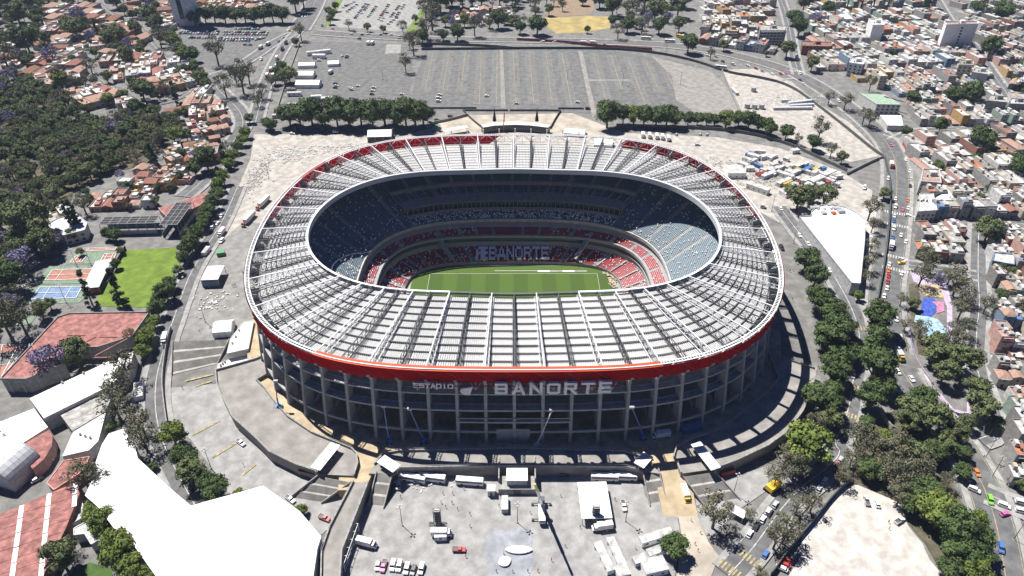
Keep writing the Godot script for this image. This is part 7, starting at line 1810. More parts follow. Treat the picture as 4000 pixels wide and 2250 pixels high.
var paint := []
var paint_names := ["white", "silver", "dark", "red", "blue", "yellow", "green", "pink", "orange"]


func object_materials() -> void:
	for c in [[0.80, 0.80, 0.79], [0.45, 0.46, 0.47], [0.025, 0.027, 0.032], [0.45, 0.03, 0.03], [0.06, 0.16, 0.42], [0.72, 0.45, 0.03], [0.20, 0.50, 0.06], [0.62, 0.12, 0.32], [0.70, 0.20, 0.04]]:
		var m := mat(c[0], c[1], c[2], 0.35, "")
		m.clearcoat_enabled = true
		m.clearcoat = 0.6
		paint.append(m)
	M.tyre = mat(0.02, 0.02, 0.02, 0.9, "")
	M.light = mat(0.6, 0.6, 0.55, 0.2, "")
	M.tail = mat(0.35, 0.02, 0.02, 0.3, "")
	M.metal_wall = mat(0.50, 0.51, 0.53, 0.6, "stain", 0.03)
	M.roof_bright = mat(0.86, 0.86, 0.85, 0.7, "fine", 0.03)
	M.roof_faded_red = mat(0.40, 0.175, 0.155, 0.95, "patch", 0.03)
	M.roof_green = mat(0.34, 0.46, 0.34, 0.9, "stain", 0.03)
	M.wall_bluegrey = mat(0.76, 0.79, 0.83, 0.9, "stain", 0.03)
	M.tower_white = mat(0.82, 0.82, 0.81, 0.8, "fine", 0.03)
	M.solar = mat(0.02, 0.03, 0.06, 0.25, "")
	M.net = mat(0.03, 0.03, 0.032, 0.9, "")
	M.tent = mat(0.86, 0.86, 0.85, 0.7, "fine", 0.05)
	M.terrace = mat(0.30, 0.285, 0.265, 0.95, "dust", 0.012)
	M.yard_sand = mat(0.50, 0.40, 0.265, 1.0, "dust", 0.015)
	M.step = mat(0.42, 0.405, 0.38, 0.95, "dust", 0.02)
	M.step_dark = mat(0.30, 0.29, 0.27, 0.95, "dust", 0.02)


# ---------------------------------------------------------------- buildings
func build_buildings() -> void:
	for b in BUILDINGS:
		var pp := poly(b.slice(7))
		keep_clear.append(pp)
		var c := Vector2.ZERO
		for q in pp: c += q / pp.size()
		var y := terr(c.y)
		var h: float = b[5]
		var o := thing(b[0], b[1], b[2], V(c.x, y, c.y))
		var lp := PackedVector2Array()
		for q in pp: lp.append(q - c)
		if Geometry2D.is_polygon_clockwise(lp): lp.reverse()
		var n := lp.size()
		var gated: bool = b[0] == "gate_building"
		for i in n:
			var a2 := lp[i]
			var b2 := lp[(i + 1) % n]
			if a2.distance_to(b2) < 0.5: continue
			var g := Geo.new()
			g.quad(V(b2.x, -1.5, b2.y), V(a2.x, -1.5, a2.y), V(a2.x, h, a2.y), V(b2.x, h, b2.y))
			obj("wall", g, M[b[3]], o)
			if b[6] > 0.0:
				g = Geo.new()
				g.beam(V(a2.x, h + b[6] / 2, a2.y), V(b2.x, h + b[6] / 2, b2.y), 0.4, b[6])
				obj("parapet", g, M[b[3]], o)
			facade_windows(o, b, a2, b2, h)
		var g2 := Geo.new()
		g2.sheet(lp, h + 0.03)
		var roof := obj("roof", g2, M[b[4]], o)
		if b[4] in ["roof_bright", "roof_pale"] or b[0] == "red_hall": seams(o, roof, lp, h, b[0])
		building_extras(o, b, lp, h)


func facade_windows(o: Node3D, b: Array, a2: Vector2, b2: Vector2, h: float) -> void:
	if not (b[2] in ["tower", "apartments", "school", "house", "villa", "shop"]): return
	var d := (b2 - a2)
	var L := d.length()
	d /= L
	var nrm := Vector2(d.y, -d.x)
	if nrm.y < 0.25 or L < 5.0: return
	var turn := -d.angle()
	var mid := (a2 + b2) * 0.5
	if b[0] == "slab_tower":
		bx("window_strip", o, M.solar, V(mid.x + d.x * L * 0.1 + nrm.x * 0.1, 8, mid.y + d.y * L * 0.1 + nrm.y * 0.1), V(L * 0.2, h - 14, 0.4), turn)
		return
	if "slab tower" in b[1]:
		for k in 8: bx("window", o, M.glass, V(mid.x - d.x * 1.0, 2.2 + k * 3.1, mid.y - d.y * 1.0 + 0.02), V(2.2, 1.9, 0.2), turn)
		return
	if "slender" in b[1] or "windowless" in b[1] or "blank" in b[1]: return
	var st := int(h / 3.0)
	var n := int(L / 3.4)
	for k in st:
		for i in n:
			var q := a2.lerp(b2, (i + 0.5) / n)
			bx("window", o, M.glass, V(q.x, 0.9 + k * 3.0, q.y), V(1.9, 1.5, 0.16), turn)
		if "balcony" in b[1] or "ochre" in b[1]: bx("balcony", o, M.wall_white, V(mid.x + nrm.x * 0.7, k * 3.0 + 2.7, mid.y + nrm.y * 0.7), V(L * 0.9, 0.9, 1.2), turn)


func seams(o: Node3D, roof: Node, lp: PackedVector2Array, h: float, nm: String) -> void:
	# raised seams of the metal sheeting; the red workshop also has pale skylight strips
	var far := 220.0
	var ang := 0.42
	var gap := 5.5
	if nm == "exhibition_hall": ang = -1.0
	elif nm == "warehouse": ang = 0.35
	var e := Vector2.RIGHT.rotated(-ang)
	var f := Vector2(-e.y, e.x)
	var g := Geo.new()
	var k := -40
	while k <= 40:
		var line := PackedVector2Array([f * gap * k - e * far, f * gap * k + e * far])
		for seg in Geometry2D.intersect_polyline_with_polygon(line, lp):
			if seg.size() < 2 or seg[0].distance_to(seg[1]) < 1.5: continue
			g.beam(V(seg[0].x, h + 0.08, seg[0].y), V(seg[1].x, h + 0.08, seg[1].y), 0.14, 0.12)
		k += 1
	obj("seam", g, M.roof_bright if nm != "red_hall" else M.roof_faded_red, roof)
	if nm == "red_hall":
		for s in [-1, 0, 1, 2]:
			var x: float = -9.0 + s * 9.5
			var line := PackedVector2Array([e * x - f * far, e * x + f * far])
			for seg in Geometry2D.intersect_polyline_with_polygon(line, lp):
				var A: Vector2 = seg[0]
				var B: Vector2 = seg[seg.size() - 1]
				var cut := int(A.distance_to(B) / 6.5)
				for i in cut:
					var p := A.lerp(B, (i + 0.04) / cut)
					var q := A.lerp(B, (i + 0.96) / cut)
					var sg := Geo.new()
					sg.beam(V(p.x, h + 0.14, p.y), V(q.x, h + 0.14, q.y), 1.7, 0.1)
					obj("skylight", sg, M.roof_bright, roof)


func building_extras(o: Node3D, b: Array, lp: PackedVector2Array, h: float) -> void:
	if b[0] == "exhibition_hall":
		for s in [[-6, -22, 6, 0.5], [8, -21, 5, 0.5], [-3, -14, 3, 0.9], [9, -16, 4.5, 1.2]]:
			bx("roof_unit", o, M.grey_steel, V(s[0], h, s[1]), V(s[2], s[3] + 0.6, 3.2), 0.1)
		bx("rooftop_frame", o, M.orange_red, V(3.5, h, -14), V(2.6, 1.2, 2.6), 0.2)
		for k in 9:
			bx("crate", o, [M.grey_steel, M.sand, M.wall_grey][k % 3], V(-9 + (k % 5) * 4.4, h, -25 + (k / 5) * 5.0), V(1.5, 0.9, 1.2), k)
	elif b[0] == "school":
		for k in 5: bx("solar_panel", o, M.solar, V(9 + k * 1.7, h + 0.25, -3 + k * 2.2), V(1.5, 0.12, 8), 0.75)
	elif b[0] == "school_gymnasium":
		for k in 2:
			for s in [[0, 0, 0.5, 17.0], [-4, -8, 9, 0.5], [4, 8, 9, 0.5]]:
				var sh := bx("roof_kerb", o, M.roof_faded_red, V(2 + k * 17 + s[0] * 0.6 + (3.0 if s[3] > 1 else 0.0), h, -2 + k * 1.5 + s[1]), V(s[2], 0.35, s[3]), -0.65 if s[3] > 1 else 0.0)
		var n := lp.size()
		for i in n:
			var d := lp[(i + 1) % n] - lp[i]
			var q := int(d.length() / 6.0)
			for k in q:
				var p := lp[i].lerp(lp[(i + 1) % n], (k + 0.5) / q) * 1.006
				bx("pillar", o, M.concrete_light, V(p.x, -1, p.y), V(0.6, h + 1.0, 0.6))
	elif b[0] == "white_hall" or b[0] == "ramp_block":
		for k in 3:
			var q := lp[0].lerp(lp[lp.size() / 2], 0.3 + k * 0.2)
			var t := inst("vent", tank_mesh, M.grey_steel, o)
			t.position = V(q.x, h, q.y)
	elif b[0] == "apartment_tower" or b[0] == "apartment_building":
		bx("stair_house", o, M[b[3]], V(1.5, h, -1.5), V(5, 3, 4))
		var t := inst("water_tank", tank_mesh, M.tank, o)
		t.position = V(-3, h, 1)
	elif b[0] == "commercial_building":
		for k in 4:
			var t := inst("water_tank", tank_mesh, M.tank, o)
			t.position = V(-5 + k * 1.8, h, -2 + (k % 2) * 1.0)
	elif b[0] == "gate_building":
		for k in 9:
			bx("post", o, M.white_steel, V(-52 + k * 13.0, 0, 8.0 - absf(k - 4.0) * -0.9), V(0.8, h, 0.8))


# ---------------------------------------------------------------- cabins, containers, tents, shelters
func build_boxes() -> void:
	var where := ["on the front plaza", "in the yard by the small field", "in the tented parking lot", "in the crowded builders' yard", "in the upper dusty lot", "behind the stadium by the gate", "in the grey city quarter", "beneath the stadium facade"]
	var cols := ["white", "grey", "black", "red", "blue", "yellow", "green"]
	var cm := [M.tent, M.roof_metal, M.net, mat(0.42, 0.07, 0.06, 0.7, "stain", 0.1), mat(0.08, 0.18, 0.40, 0.7, "stain", 0.1), mat(0.60, 0.42, 0.08, 0.7, "stain", 0.1), mat(0.12, 0.34, 0.16, 0.8, "stain", 0.1)]
	var names := ["site_cabin", "shipping_container", "marquee_tent", "open_shelter", "metal_silo", "vaulted_hall", "netted_court"]
	var words := ["site cabin", "steel container", "peaked marquee tent", "open-sided shelter", "round metal silo", "vaulted hall", "netted court frame"]
	var count := {}
	for r in BOXES:
		var kd: int = r[1]
		var key := "%d_%d_%d" % [r[0], kd, r[2]]
		var k0: int = count.get(key, 0)
		count[key] = k0 + 1
		var L: float = maxf(r[6], 2.0)
		var W: float = r[7]
		var H: float = r[8]
		var m: Material = cm[r[2]]
		var o := thing(names[kd], "%s %s, %s from the left %s" % [cols[r[2]], words[kd], nth(k0), where[r[0]]], words[kd].split(" ")[-1], gp(r[3], r[4]) if r[0] != 7 else V(r[3], 5.15, r[4]), r[5], words[kd] + "s " + where[r[0]])
		match kd:
			0:
				bx("body", o, m if r[2] == 0 else M.roof_metal, V(0, 0.25, 0), V(L, H - 0.25, W))
				bx("roof", o, M.roof_white, V(0, H, 0), V(L + 0.2, 0.12, W + 0.2))
				for k in maxi(1, int(L / 4)): bx("window", o, M.glass, V((k + 0.5) / maxi(1, int(L / 4)) * L - L / 2, 1.3, W / 2), V(1.0, 0.9, 0.1))
				bx("door", o, M.grey_steel, V(-L * 0.4, 0.3, W / 2), V(0.8, 2.0, 0.12))
			1:
				var g := Geo.new()
				var n := int(L / 0.5)
				g.box(V(0, H / 2, 0), V(L, H, W))
				for k in n: g.box(V((k + 0.5) / n * L - L / 2, H / 2, 0), V(0.2, H - 0.3, W + 0.12))
				obj("body", g, m, o)
				bx("roof", o, m, V(0, H, 0), V(L, 0.06, W))
				bx("door", o, M.grey_steel, V(L / 2, 0.15, 0), V(0.1, H - 0.3, W * 0.9))
			2:
				var g := Geo.new()
				var hw := W / 2
				var e := H * 0.6
				g.quad(V(-L / 2, e, hw), V(L / 2, e, hw), V(L / 2, H, 0), V(-L / 2, H, 0))
				g.quad(V(L / 2, e, -hw), V(-L / 2, e, -hw), V(-L / 2, H, 0), V(L / 2, H, 0))
				g.tri(V(L / 2, e, hw), V(L / 2, e, -hw), V(L / 2, H, 0))
				g.tri(V(-L / 2, e, -hw), V(-L / 2, e, hw), V(-L / 2, H, 0))
				obj("roof", g, m, o)
				bx("wall", o, m, V(0, 0, -hw), V(L, e, 0.1))
				bx("wall", o, m, V(-L / 2, 0, 0), V(0.1, e, W))
				if H < 7.5:
					bx("wall", o, m, V(0, 0, hw), V(L, e, 0.1))
					bx("wall", o, m, V(L / 2, 0, 0), V(0.1, e, W))
				for k in 4: bx("pole", o, M.grey_steel, V((-0.5 + k / 3.0) * L, 0, hw), V(0.2, e, 0.25))
			3:
				bx("roof", o, m, V(0, H, 0), V(L, 0.3, W))
				for sx in [-1, 1]:
					for sz in [-1, 1]: bx("post", o, M.grey_steel, V(sx * (L / 2 - 0.3), 0, sz * (W / 2 - 0.3)), V(0.25, H, 0.25))
				if r[0] == 1:
					bx("back_wall", o, cm[3] if L > 20 else M.wall_blue, V(0, 0, -W / 2 + 0.4), V(L * 0.96, H * 0.8, 0.2))
					bx("end_wall", o, cm[3] if L > 20 else M.wall_blue, V(-L / 2 + 0.4, 0, 0), V(0.2, H * 0.8, W * 0.9))
			4:
				var g := Geo.new()
				g.tube(V(0, 0, 0), V(0, H, 0), W / 2, W / 2, 16)
				obj("drum", g, M.grey_steel, o)
				var g2 := Geo.new()
				for k in 4: g2.tube(V(0, 0.4 + k * 1.0, 0), V(0, 0.55 + k * 1.0, 0), W / 2 + 0.08, W / 2 + 0.08, 16)
				obj("hoop", g2, M.roof_metal, o)
			5:
				var n := 14
				var g := Geo.new()
				var rise := W * 0.28
				for i in n:
					var a := PI * i / n
					var b := PI * (i + 1) / n
					g.quad(V(-L / 2, H + sin(a) * rise, cos(a) * W / 2), V(L / 2, H + sin(a) * rise, cos(a) * W / 2), V(L / 2, H + sin(b) * rise, cos(b) * W / 2), V(-L / 2, H + sin(b) * rise, cos(b) * W / 2))
				obj("roof", g, M.roof_metal if r[2] == 1 else M.roof_bright, o)
				g = Geo.new()
				for k in int(L / 2.5):
					var x := -L / 2 + (k + 0.5) * 2.5
					for i in n:
						var a := PI * i / n
						var b := PI * (i + 1) / n
						g.beam(V(x, H + sin(a) * rise + 0.06, cos(a) * W / 2), V(x, H + sin(b) * rise + 0.06, cos(b) * W / 2), 0.12)
				obj("rib", g, M.roof_metal, o)
				for sx in [-1, 1]:
					g = Geo.new()
					var pts := PackedVector2Array([Vector2(-W / 2, 0), Vector2(W / 2, 0)])
					for i in n + 1: pts.append(Vector2(cos(PI * i / n) * W / 2, H + sin(PI * i / n) * rise))
					g.extrude(pts, V(sx * (L / 2 - 0.3), 0, 0), V(0, 0, 1), Vector3.UP, V(1, 0, 0), 0.3)
					obj("end_wall", g, M.wall_bluegrey if r[0] == 6 else M.wall_white, o)
				bx("side_wall", o, M.wall_white, V(0, 0, W / 2 - 0.2), V(L, H, 0.3))
				bx("side_wall", o, M.wall_white, V(0, 0, -W / 2 + 0.2), V(L, H, 0.3))
				if r[0] == 6 and k0 == 1:
					var tm := TextMesh.new()
					tm.text = "GYM"
					tm.font_size = 64
					tm.pixel_size = 0.035
					tm.depth = 0.15
					var s := inst("sign_lettering", tm, M.white, o)
					s.position = V(-L / 2 - 0.3, H + 0.6, 0)
					s.rotation.y = -PI / 2
			6:
				var nx := 6
				var nz := 3
				for i in nx + 1:
					for j in [0, nz]: bx("post", o, M.grey_steel, V((float(i) / nx - 0.5) * L, 0, (float(j) / nz - 0.5) * W), V(0.25, H, 0.25))
					bx("roof_bar", o, M.grey_steel, V((float(i) / nx - 0.5) * L, H, 0), V(0.22, 0.25, W))
				for j in nz + 1: bx("roof_bar", o, M.grey_steel, V(0, H, (float(j) / nz - 0.5) * W), V(L, 0.25, 0.22))
				bx("roof_net", o, M.net, V(0, H - 0.15, 0), V(L, 0.08, W))
				bx("side_wall", o, M.wall_blue, V(0, 0, -W / 2), V(L, 3.2, 0.2))
				bx("glass_wall", o, M.roof_metal, V(0, 0, W / 2 - 0.3), V(L, 3.0, 0.12))


# ---------------------------------------------------------------- vehicles
var vparts := {}


func vehicle_shapes() -> void:
	var wheel := func(r: float, w: float) -> ArrayMesh:
		var g := Geo.new()
		g.tube(V(0, 0, -w / 2), V(0, 0, w / 2), r, r, 10)
		return g.mesh()
	vparts.wheel = wheel.call(0.33, 0.24)
	vparts.big_wheel = wheel.call(0.5, 0.4)
	var side := func(pts: Array, w: float) -> Geo:
		var g := Geo.new()
		g.extrude(poly(pts), Vector3.ZERO, V(1, 0, 0), V(0, 1, 0), V(0, 0, 1), w)
		return g
	var cabin := func(g: Geo, x0: float, x1: float, t0: float, t1: float, y0: float, y1: float, w0: float, w1: float):
		var a := [V(x0, y0, w0), V(x1, y0, w0), V(x1, y0, -w0), V(x0, y0, -w0)]
		var b := [V(t0, y1, w1), V(t1, y1, w1), V(t1, y1, -w1), V(t0, y1, -w1)]
		for i in 4: g.quad(a[i], a[(i + 1) % 4], b[(i + 1) % 4], b[i])
		g.quad(b[0], b[1], b[2], b[3])
	var g: Geo = side.call([-2.2, 0.32, -2.25, 0.72, -2.1, 0.93, -1.5, 0.96, 0.95, 0.93, 2.0, 0.78, 2.22, 0.6, 2.2, 0.32], 1.76)
	g.box(V(-0.45, 1.42, 0), V(1.9, 0.07, 1.36))
	vparts.car_body = g.mesh()
	g = Geo.new()
	cabin.call(g, -1.95, 1.05, -1.4, 0.48, 0.93, 1.40, 0.82, 0.66)
	vparts.car_glass = g.mesh()
	g = side.call([-2.35, 0.35, -2.4, 1.1, -2.3, 1.25, 1.0, 1.2, 2.2, 1.0, 2.4, 0.75, 2.35, 0.35], 1.9)
	g.box(V(-0.75, 1.93, 0), V(3.0, 0.1, 1.6))
	vparts.van_body = g.mesh()
	g = Geo.new()
	cabin.call(g, -2.25, 1.25, -2.1, 0.7, 1.2, 1.9, 0.9, 0.78)
	vparts.van_glass = g.mesh()
	g = side.call([-2.6, 0.45, -2.6, 1.0, 0.6, 1.02, 2.3, 0.98, 2.55, 0.75, 2.5, 0.45], 1.85)
	g.box(V(0.25, 1.75, 0), V(1.2, 0.07, 1.45))
	g.box(V(-1.5, 1.15, 0.88), V(2.2, 0.3, 0.08)); g.box(V(-1.5, 1.15, -0.88), V(2.2, 0.3, 0.08)); g.box(V(-2.58, 1.15, 0), V(0.08, 0.3, 1.8))
	vparts.pickup_body = g.mesh()
	g = Geo.new()
	cabin.call(g, -0.4, 1.2, -0.3, 0.8, 1.0, 1.72, 0.86, 0.72)
	vparts.pickup_glass = g.mesh()
	g = Geo.new()
	g.box(V(-1.5, 1.06, 0), V(2.1, 0.06, 1.6))
	vparts.pickup_bed = g.mesh()
	g = side.call([2.2, 0.6, 2.2, 2.5, 3.1, 2.55, 3.6, 1.6, 4.0, 1.5, 4.0, 0.6], 2.2)
	vparts.truck_cab = g.mesh()
	g = Geo.new()
	g.box(V(-1.1, 2.2, 0), V(6.2, 2.6, 2.4))
	g.box(V(-0.8, 0.75, 0), V(6.6, 0.3, 1.2))
	vparts.truck_box = g.mesh()
	g = Geo.new()
	g.box(V(3.38, 2.05, 0), V(0.5, 0.7, 2.0)); g.box(V(2.9, 2.05, 0), V(0.7, 0.6, 2.24))
	vparts.truck_glass = g.mesh()
	g = Geo.new()
	g.box(V(-3.5, 2.5, 0), V(13.0, 2.7, 2.5))
	g.box(V(-3.5, 1.0, 0), V(12.5, 0.3, 1.2))
	vparts.trailer_box = g.mesh()
	g = side.call([-5.8, 0.4, -5.8, 3.0, -5.6, 3.15, 5.5, 3.15, 5.8, 2.9, 5.85, 0.4], 2.5)
	vparts.bus_body = g.mesh()
	g = Geo.new()
	g.box(V(0, 2.15, 0), V(11.0, 0.9, 2.56)); g.box(V(5.7, 2.1, 0), V(0.4, 1.2, 2.3))
	vparts.bus_glass = g.mesh()
	g = Geo.new()
	g.box(V(0, 0, 0), V(0.1, 0.16, 0.34))
	vparts.lamp = g.mesh()


func vehicle(o: Node3D, kind: int, pm: Material, near: bool) -> void:
	match kind:
		0:
			inst("body", vparts.car_body, pm, o); inst("window_glass", vparts.car_glass, M.glass, o)
			wheels(o, vparts.wheel, [1.35, -1.35], 0.78, 0.33)
		1:
			inst("body", vparts.van_body, pm, o); inst("window_glass", vparts.van_glass, M.glass, o)
			wheels(o, vparts.wheel, [1.5, -1.45], 0.84, 0.33)
		2:
			inst("body", vparts.pickup_body, pm, o); inst("window_glass", vparts.pickup_glass, M.glass, o); inst("load_bed", vparts.pickup_bed, M.dark_steel, o)
			wheels(o, vparts.wheel, [1.65, -1.6], 0.84, 0.36)
		3:
			inst("cab", vparts.truck_cab, pm, o); inst("cargo_box", vparts.truck_box, M.white if pm != paint[2] else paint[2], o); inst("window_glass", vparts.truck_glass, M.glass, o)
			wheels(o, vparts.big_wheel, [3.1, -2.2, -3.2], 1.0, 0.5)
		4:
			var c := inst("cab", vparts.truck_cab, pm, o); c.position = V(2.6, 0, 0)
			inst("cargo_box", vparts.trailer_box, M.white, o)
			var w := inst("window_glass", vparts.truck_glass, M.glass, o); w.position = V(2.6, 0, 0)
			wheels(o, vparts.big_wheel, [5.7, 3.2, -7.0, -8.2], 1.0, 0.5)
		5:
			inst("body", vparts.bus_body, pm, o); inst("window_glass", vparts.bus_glass, M.glass, o)
			wheels(o, vparts.big_wheel, [3.8, -3.2], 1.1, 0.5)
			for k in 2: bx("roof_unit", o, M.white, V(-2.5 + k * 5, 3.15, 0), V(1.8, 0.25, 1.5))
	if near and kind < 3:
		for s in [-1, 1]:
			var e: float = [2.2, 2.38, 2.52][kind]
			var a := inst("headlight", vparts.lamp, M.light, o); a.position = V(e, 0.68, s * 0.6)
			var b := inst("tail_light", vparts.lamp, M.tail, o); b.position = V(-e - 0.02, 0.78, s * 0.65)


func wheels(o: Node3D, m: Mesh, xs: Array, z: float, r: float) -> void:
	for x in xs:
		for s in [-1, 1]:
			var w := inst("wheel", m, M.tyre, o)
			w.position = V(x, r, s * z)


func build_vehicles() -> void:
	var where := ["on the avenue beside the park", "on the lower avenue", "by the pale dirt lot wall", "by the wedge hall", "on the front plaza", "in the side yard", "in the full far lot", "in the pale far lot", "on the far avenue", "along the avenue bend", "behind the stadium", "beneath the stadium facade"]
	var kinds := [["parked_car", "car"], ["van", "van"], ["pickup_truck", "pickup truck"], ["box_truck", "box truck"], ["articulated_lorry", "articulated lorry"], ["bus", "bus"]]
	var count := {}
	for r in VEHICLES:
		var k: int = r[1]
		var key := "%d_%d_%d" % [r[0], k, r[2]]
		var k0: int = count.get(key, 0)
		count[key] = k0 + 1
		var up := 0.12 if r[0] in [0, 1, 8, 9] else 0.3
		if r[0] in [0, 1, 8, 9, 3]: up = 0.44
		var at := gp(r[3], r[4], up) if r[0] != 11 else V(r[3], 5.15, r[4])
		var o := thing(kinds[k][0], "%s %s, %s such from the left %s" % [paint_names[r[2]], kinds[k][1], nth(k0), where[r[0]]], kinds[k][1].split(" ")[-1], at, r[5], "vehicles " + where[r[0]])
		vehicle(o, k, paint[r[2]], r[0] < 6)


# ---------------------------------------------------------------- plaza, terraces, stairs
func build_terraces() -> void:
	var labels := ["wide pale terrace curving round the stadium beside the stairs", "wide shaded terrace curving towards the wedge hall", "straight front terrace above the buses", "raised walkway leading away from the stadium"]
	# stadium yard: sandy ground ring between the columns and the terraces
	var g := Geo.new()
	var n := 72
	for i in n:
		var a := lerpf(0.28, PI - 0.22, float(i) / n)
		var b := lerpf(0.28, PI - 0.22, float(i + 1) / n)
		g.quad(o_at(a, 5.1, -26), o_at(b, 5.1, -26), o_at(b, 5.1, 7.5), o_at(a, 5.1, 7.5))
		g.quad(o_at(b, -1, 7.5), o_at(a, -1, 7.5), o_at(a, 5.1, 7.5), o_at(b, 5.1, 7.5))
	# gaps between the terraces: level on one side, a ramp down to the plaza on the other
	g.prism(poly([-56.0, 118, -76.0, 118, -72.5, 146, -61.5, 146]), -1.0, 5.06)
	g.prism(poly([56.0, 118, 76.0, 118, 74.0, 131, 59.0, 131]), -1.0, 5.06)
	g.quad(V(59, 5.06, 131), V(60, 0.5, 156), V(74, 0.5, 156), V(74, 5.06, 131))
	g.quad(V(59, 5.06, 131), V(59, 0, 131), V(60, 0.2, 156), V(60, 0.5, 156))
	g.quad(V(74, 0.5, 156), V(74, 0.2, 156), V(74, 0, 131), V(74, 5.06, 131))
	struct("stadium_yard", g, M.yard_sand, "sandy yard around the foot of the stadium")
	for i in TERRACES.size():
		var pp := poly(TERRACES[i])
		if Geometry2D.is_polygon_clockwise(pp): pp.reverse()
		var o := thing("walkway" if i == 3 else "terrace", labels[i], "walkway" if i == 3 else "terrace", V(pp[0].x, 5.0, pp[0].y))
		var lp := PackedVector2Array()
		for q in pp: lp.append(q - pp[0])
		g = Geo.new()
		g.prism(lp, -6.0, 1.0)
		obj("deck", g, M.terrace, o)
		for k in lp.size():
			var a := lp[k]
			var b := lp[(k + 1) % lp.size()]
			# no parapet where the stairs leave the terrace
			var mid := (a + b) * 0.5 + pp[0]
			var stair := false
			for s in STAIRS:
				if Geometry2D.get_closest_point_to_segment(mid, Vector2(s[2], s[3]), Vector2(s[4], s[5])).distance_to(mid) < 4.0: stair = true
			if stair or (i == 3 and k in [0]): continue
			g = Geo.new()
			g.beam(V(a.x, 1.55, a.y), V(b.x, 1.55, b.y), 0.5, 1.15)
			obj("parapet", g, M.concrete, o)
			g = Geo.new()
			var cnt := int(a.distance_to(b) / 2.5)
			for j in cnt:
				var q := a.lerp(b, (j + 0.5) / cnt)
				g.beam(V(q.x, 2.1, q.y), V(q.x, 3.0, q.y), 0.07)
			g.beam(V(a.x, 3.0, a.y), V(b.x, 3.0, b.y), 0.07)
			obj("railing", g, M.grey_steel, o)
	var sl := ["broad stairs below the pale curving terrace", "narrow stairs beside the raised walkway", "narrow stairs at the far end of the buses", "broad stairs below the shaded terrace", "very wide striped stairs down to the parking plaza"]
	for i in STAIRS.size():
		var s: Array = STAIRS[i]
		var A := V(s[2], s[0], s[3])
		var B := V(s[4], s[0], s[5])
		var C := V(s[6], s[1], s[7])
		var D := V(s[8], s[1], s[9])
		var o := thing("staircase", sl[i], "stairs", A)
		var flights := 3
		var per := 11
		for f in flights:
			g = Geo.new()
			for k in per + 1:
				var t0 := (f + (float(k) / (per + 1)) * 0.999) / flights
				var t1 := (f + float(k + 1) / (per + 1)) / flights
				if k == per: t1 = float(f + 1) / flights
				# the last tread of a flight is a landing
				var u0 := t0 if k == 0 else (f + 0.06 + 0.70 * float(k) / per) / flights
				var u1 := (f + 0.06 + 0.70 * float(k + 1) / per) / flights if k < per else float(f + 1) / flights
				var yy := lerpf(s[0], s[1], (f * per + mini(k + 1, per)) / float(flights * per))
				var yp := lerpf(s[0], s[1], (f * per + k) / float(flights * per))
				var P0 := A.lerp(D, u0) - A
				var Q0 := B.lerp(C, u0) - A
				var P1 := A.lerp(D, u1) - A
				var Q1 := B.lerp(C, u1) - A
				P0.y = yy - A.y; Q0.y = P0.y; P1.y = P0.y; Q1.y = P0.y
				g.quad(P1, Q1, Q0, P0) if (Q1 - P1).cross(P0 - P1).y > 0 else g.quad(P0, Q0, Q1, P1)
				var R0 := V(P0.x, yp - A.y, P0.z)
				var R1 := V(Q0.x, yp - A.y, Q0.z)
				g.quad(P0, Q0, R1, R0)
			obj("flight", g, M.step, o)
			g = Geo.new()
			for k in per:
				var u0 := (f + 0.06 + 0.70 * float(k) / per) / flights
				var yy := lerpf(s[0], s[1], (f * per + k) / float(flights * per)) - A.y + 0.02
				var P0 := A.lerp(D, u0) - A
				var Q0 := B.lerp(C, u0) - A
				g.beam(V(P0.x, yy, P0.z), V(Q0.x, yy, Q0.z), 0.22, 0.05)
			obj("step_edge", g, M.step_dark, o)
		for e in [[A, D], [B, C]]:
			g = Geo.new()
			g.beam(e[0] - A + V(0, 0.4, 0), e[1] - A + V(0, 0.4, 0), 0.35, 1.0)
			obj("side_wall", g, M.concrete, o)
	var cl := ["long white turnstile canopy on the pale terrace", "white turnstile canopy at the walkway stairs", "white turnstile canopy at the far bus end", "long white turnstile canopy on the shaded terrace"]
	for i in CANOPIES.size():
		var c: Array = CANOPIES[i]
		var o := thing("canopy", cl[i], "canopy", V(c[0], 6.0, c[1]), c[2])
		bx("roof_panel", o, M.tent, V(0, 3.4, 1.25), V(c[3], 0.25, 2.3))
		bx("roof_panel", o, M.tent, V(0, 3.4, -1.25), V(c[3], 0.25, 2.3))
		bx("ridge_beam", o, M.grey_steel, V(0, 3.3, 0), V(c[3], 0.3, 0.2))
		for k in 6:
			bx("cross_beam", o, M.grey_steel, V((k / 5.0 - 0.5) * c[3] * 0.96, 3.2, 0), V(0.2, 0.5, 4.6))
			bx("post", o, M.grey_steel, V((k / 5.0 - 0.5) * c[3] * 0.96, 0, 0), V(0.25, 3.3, 0.25))
			if k < 5: bx("turnstile", o, M.dark_steel, V((k / 5.0 - 0.4) * c[3] * 0.96, 0, 0.8), V(0.6, 1.1, 1.6))


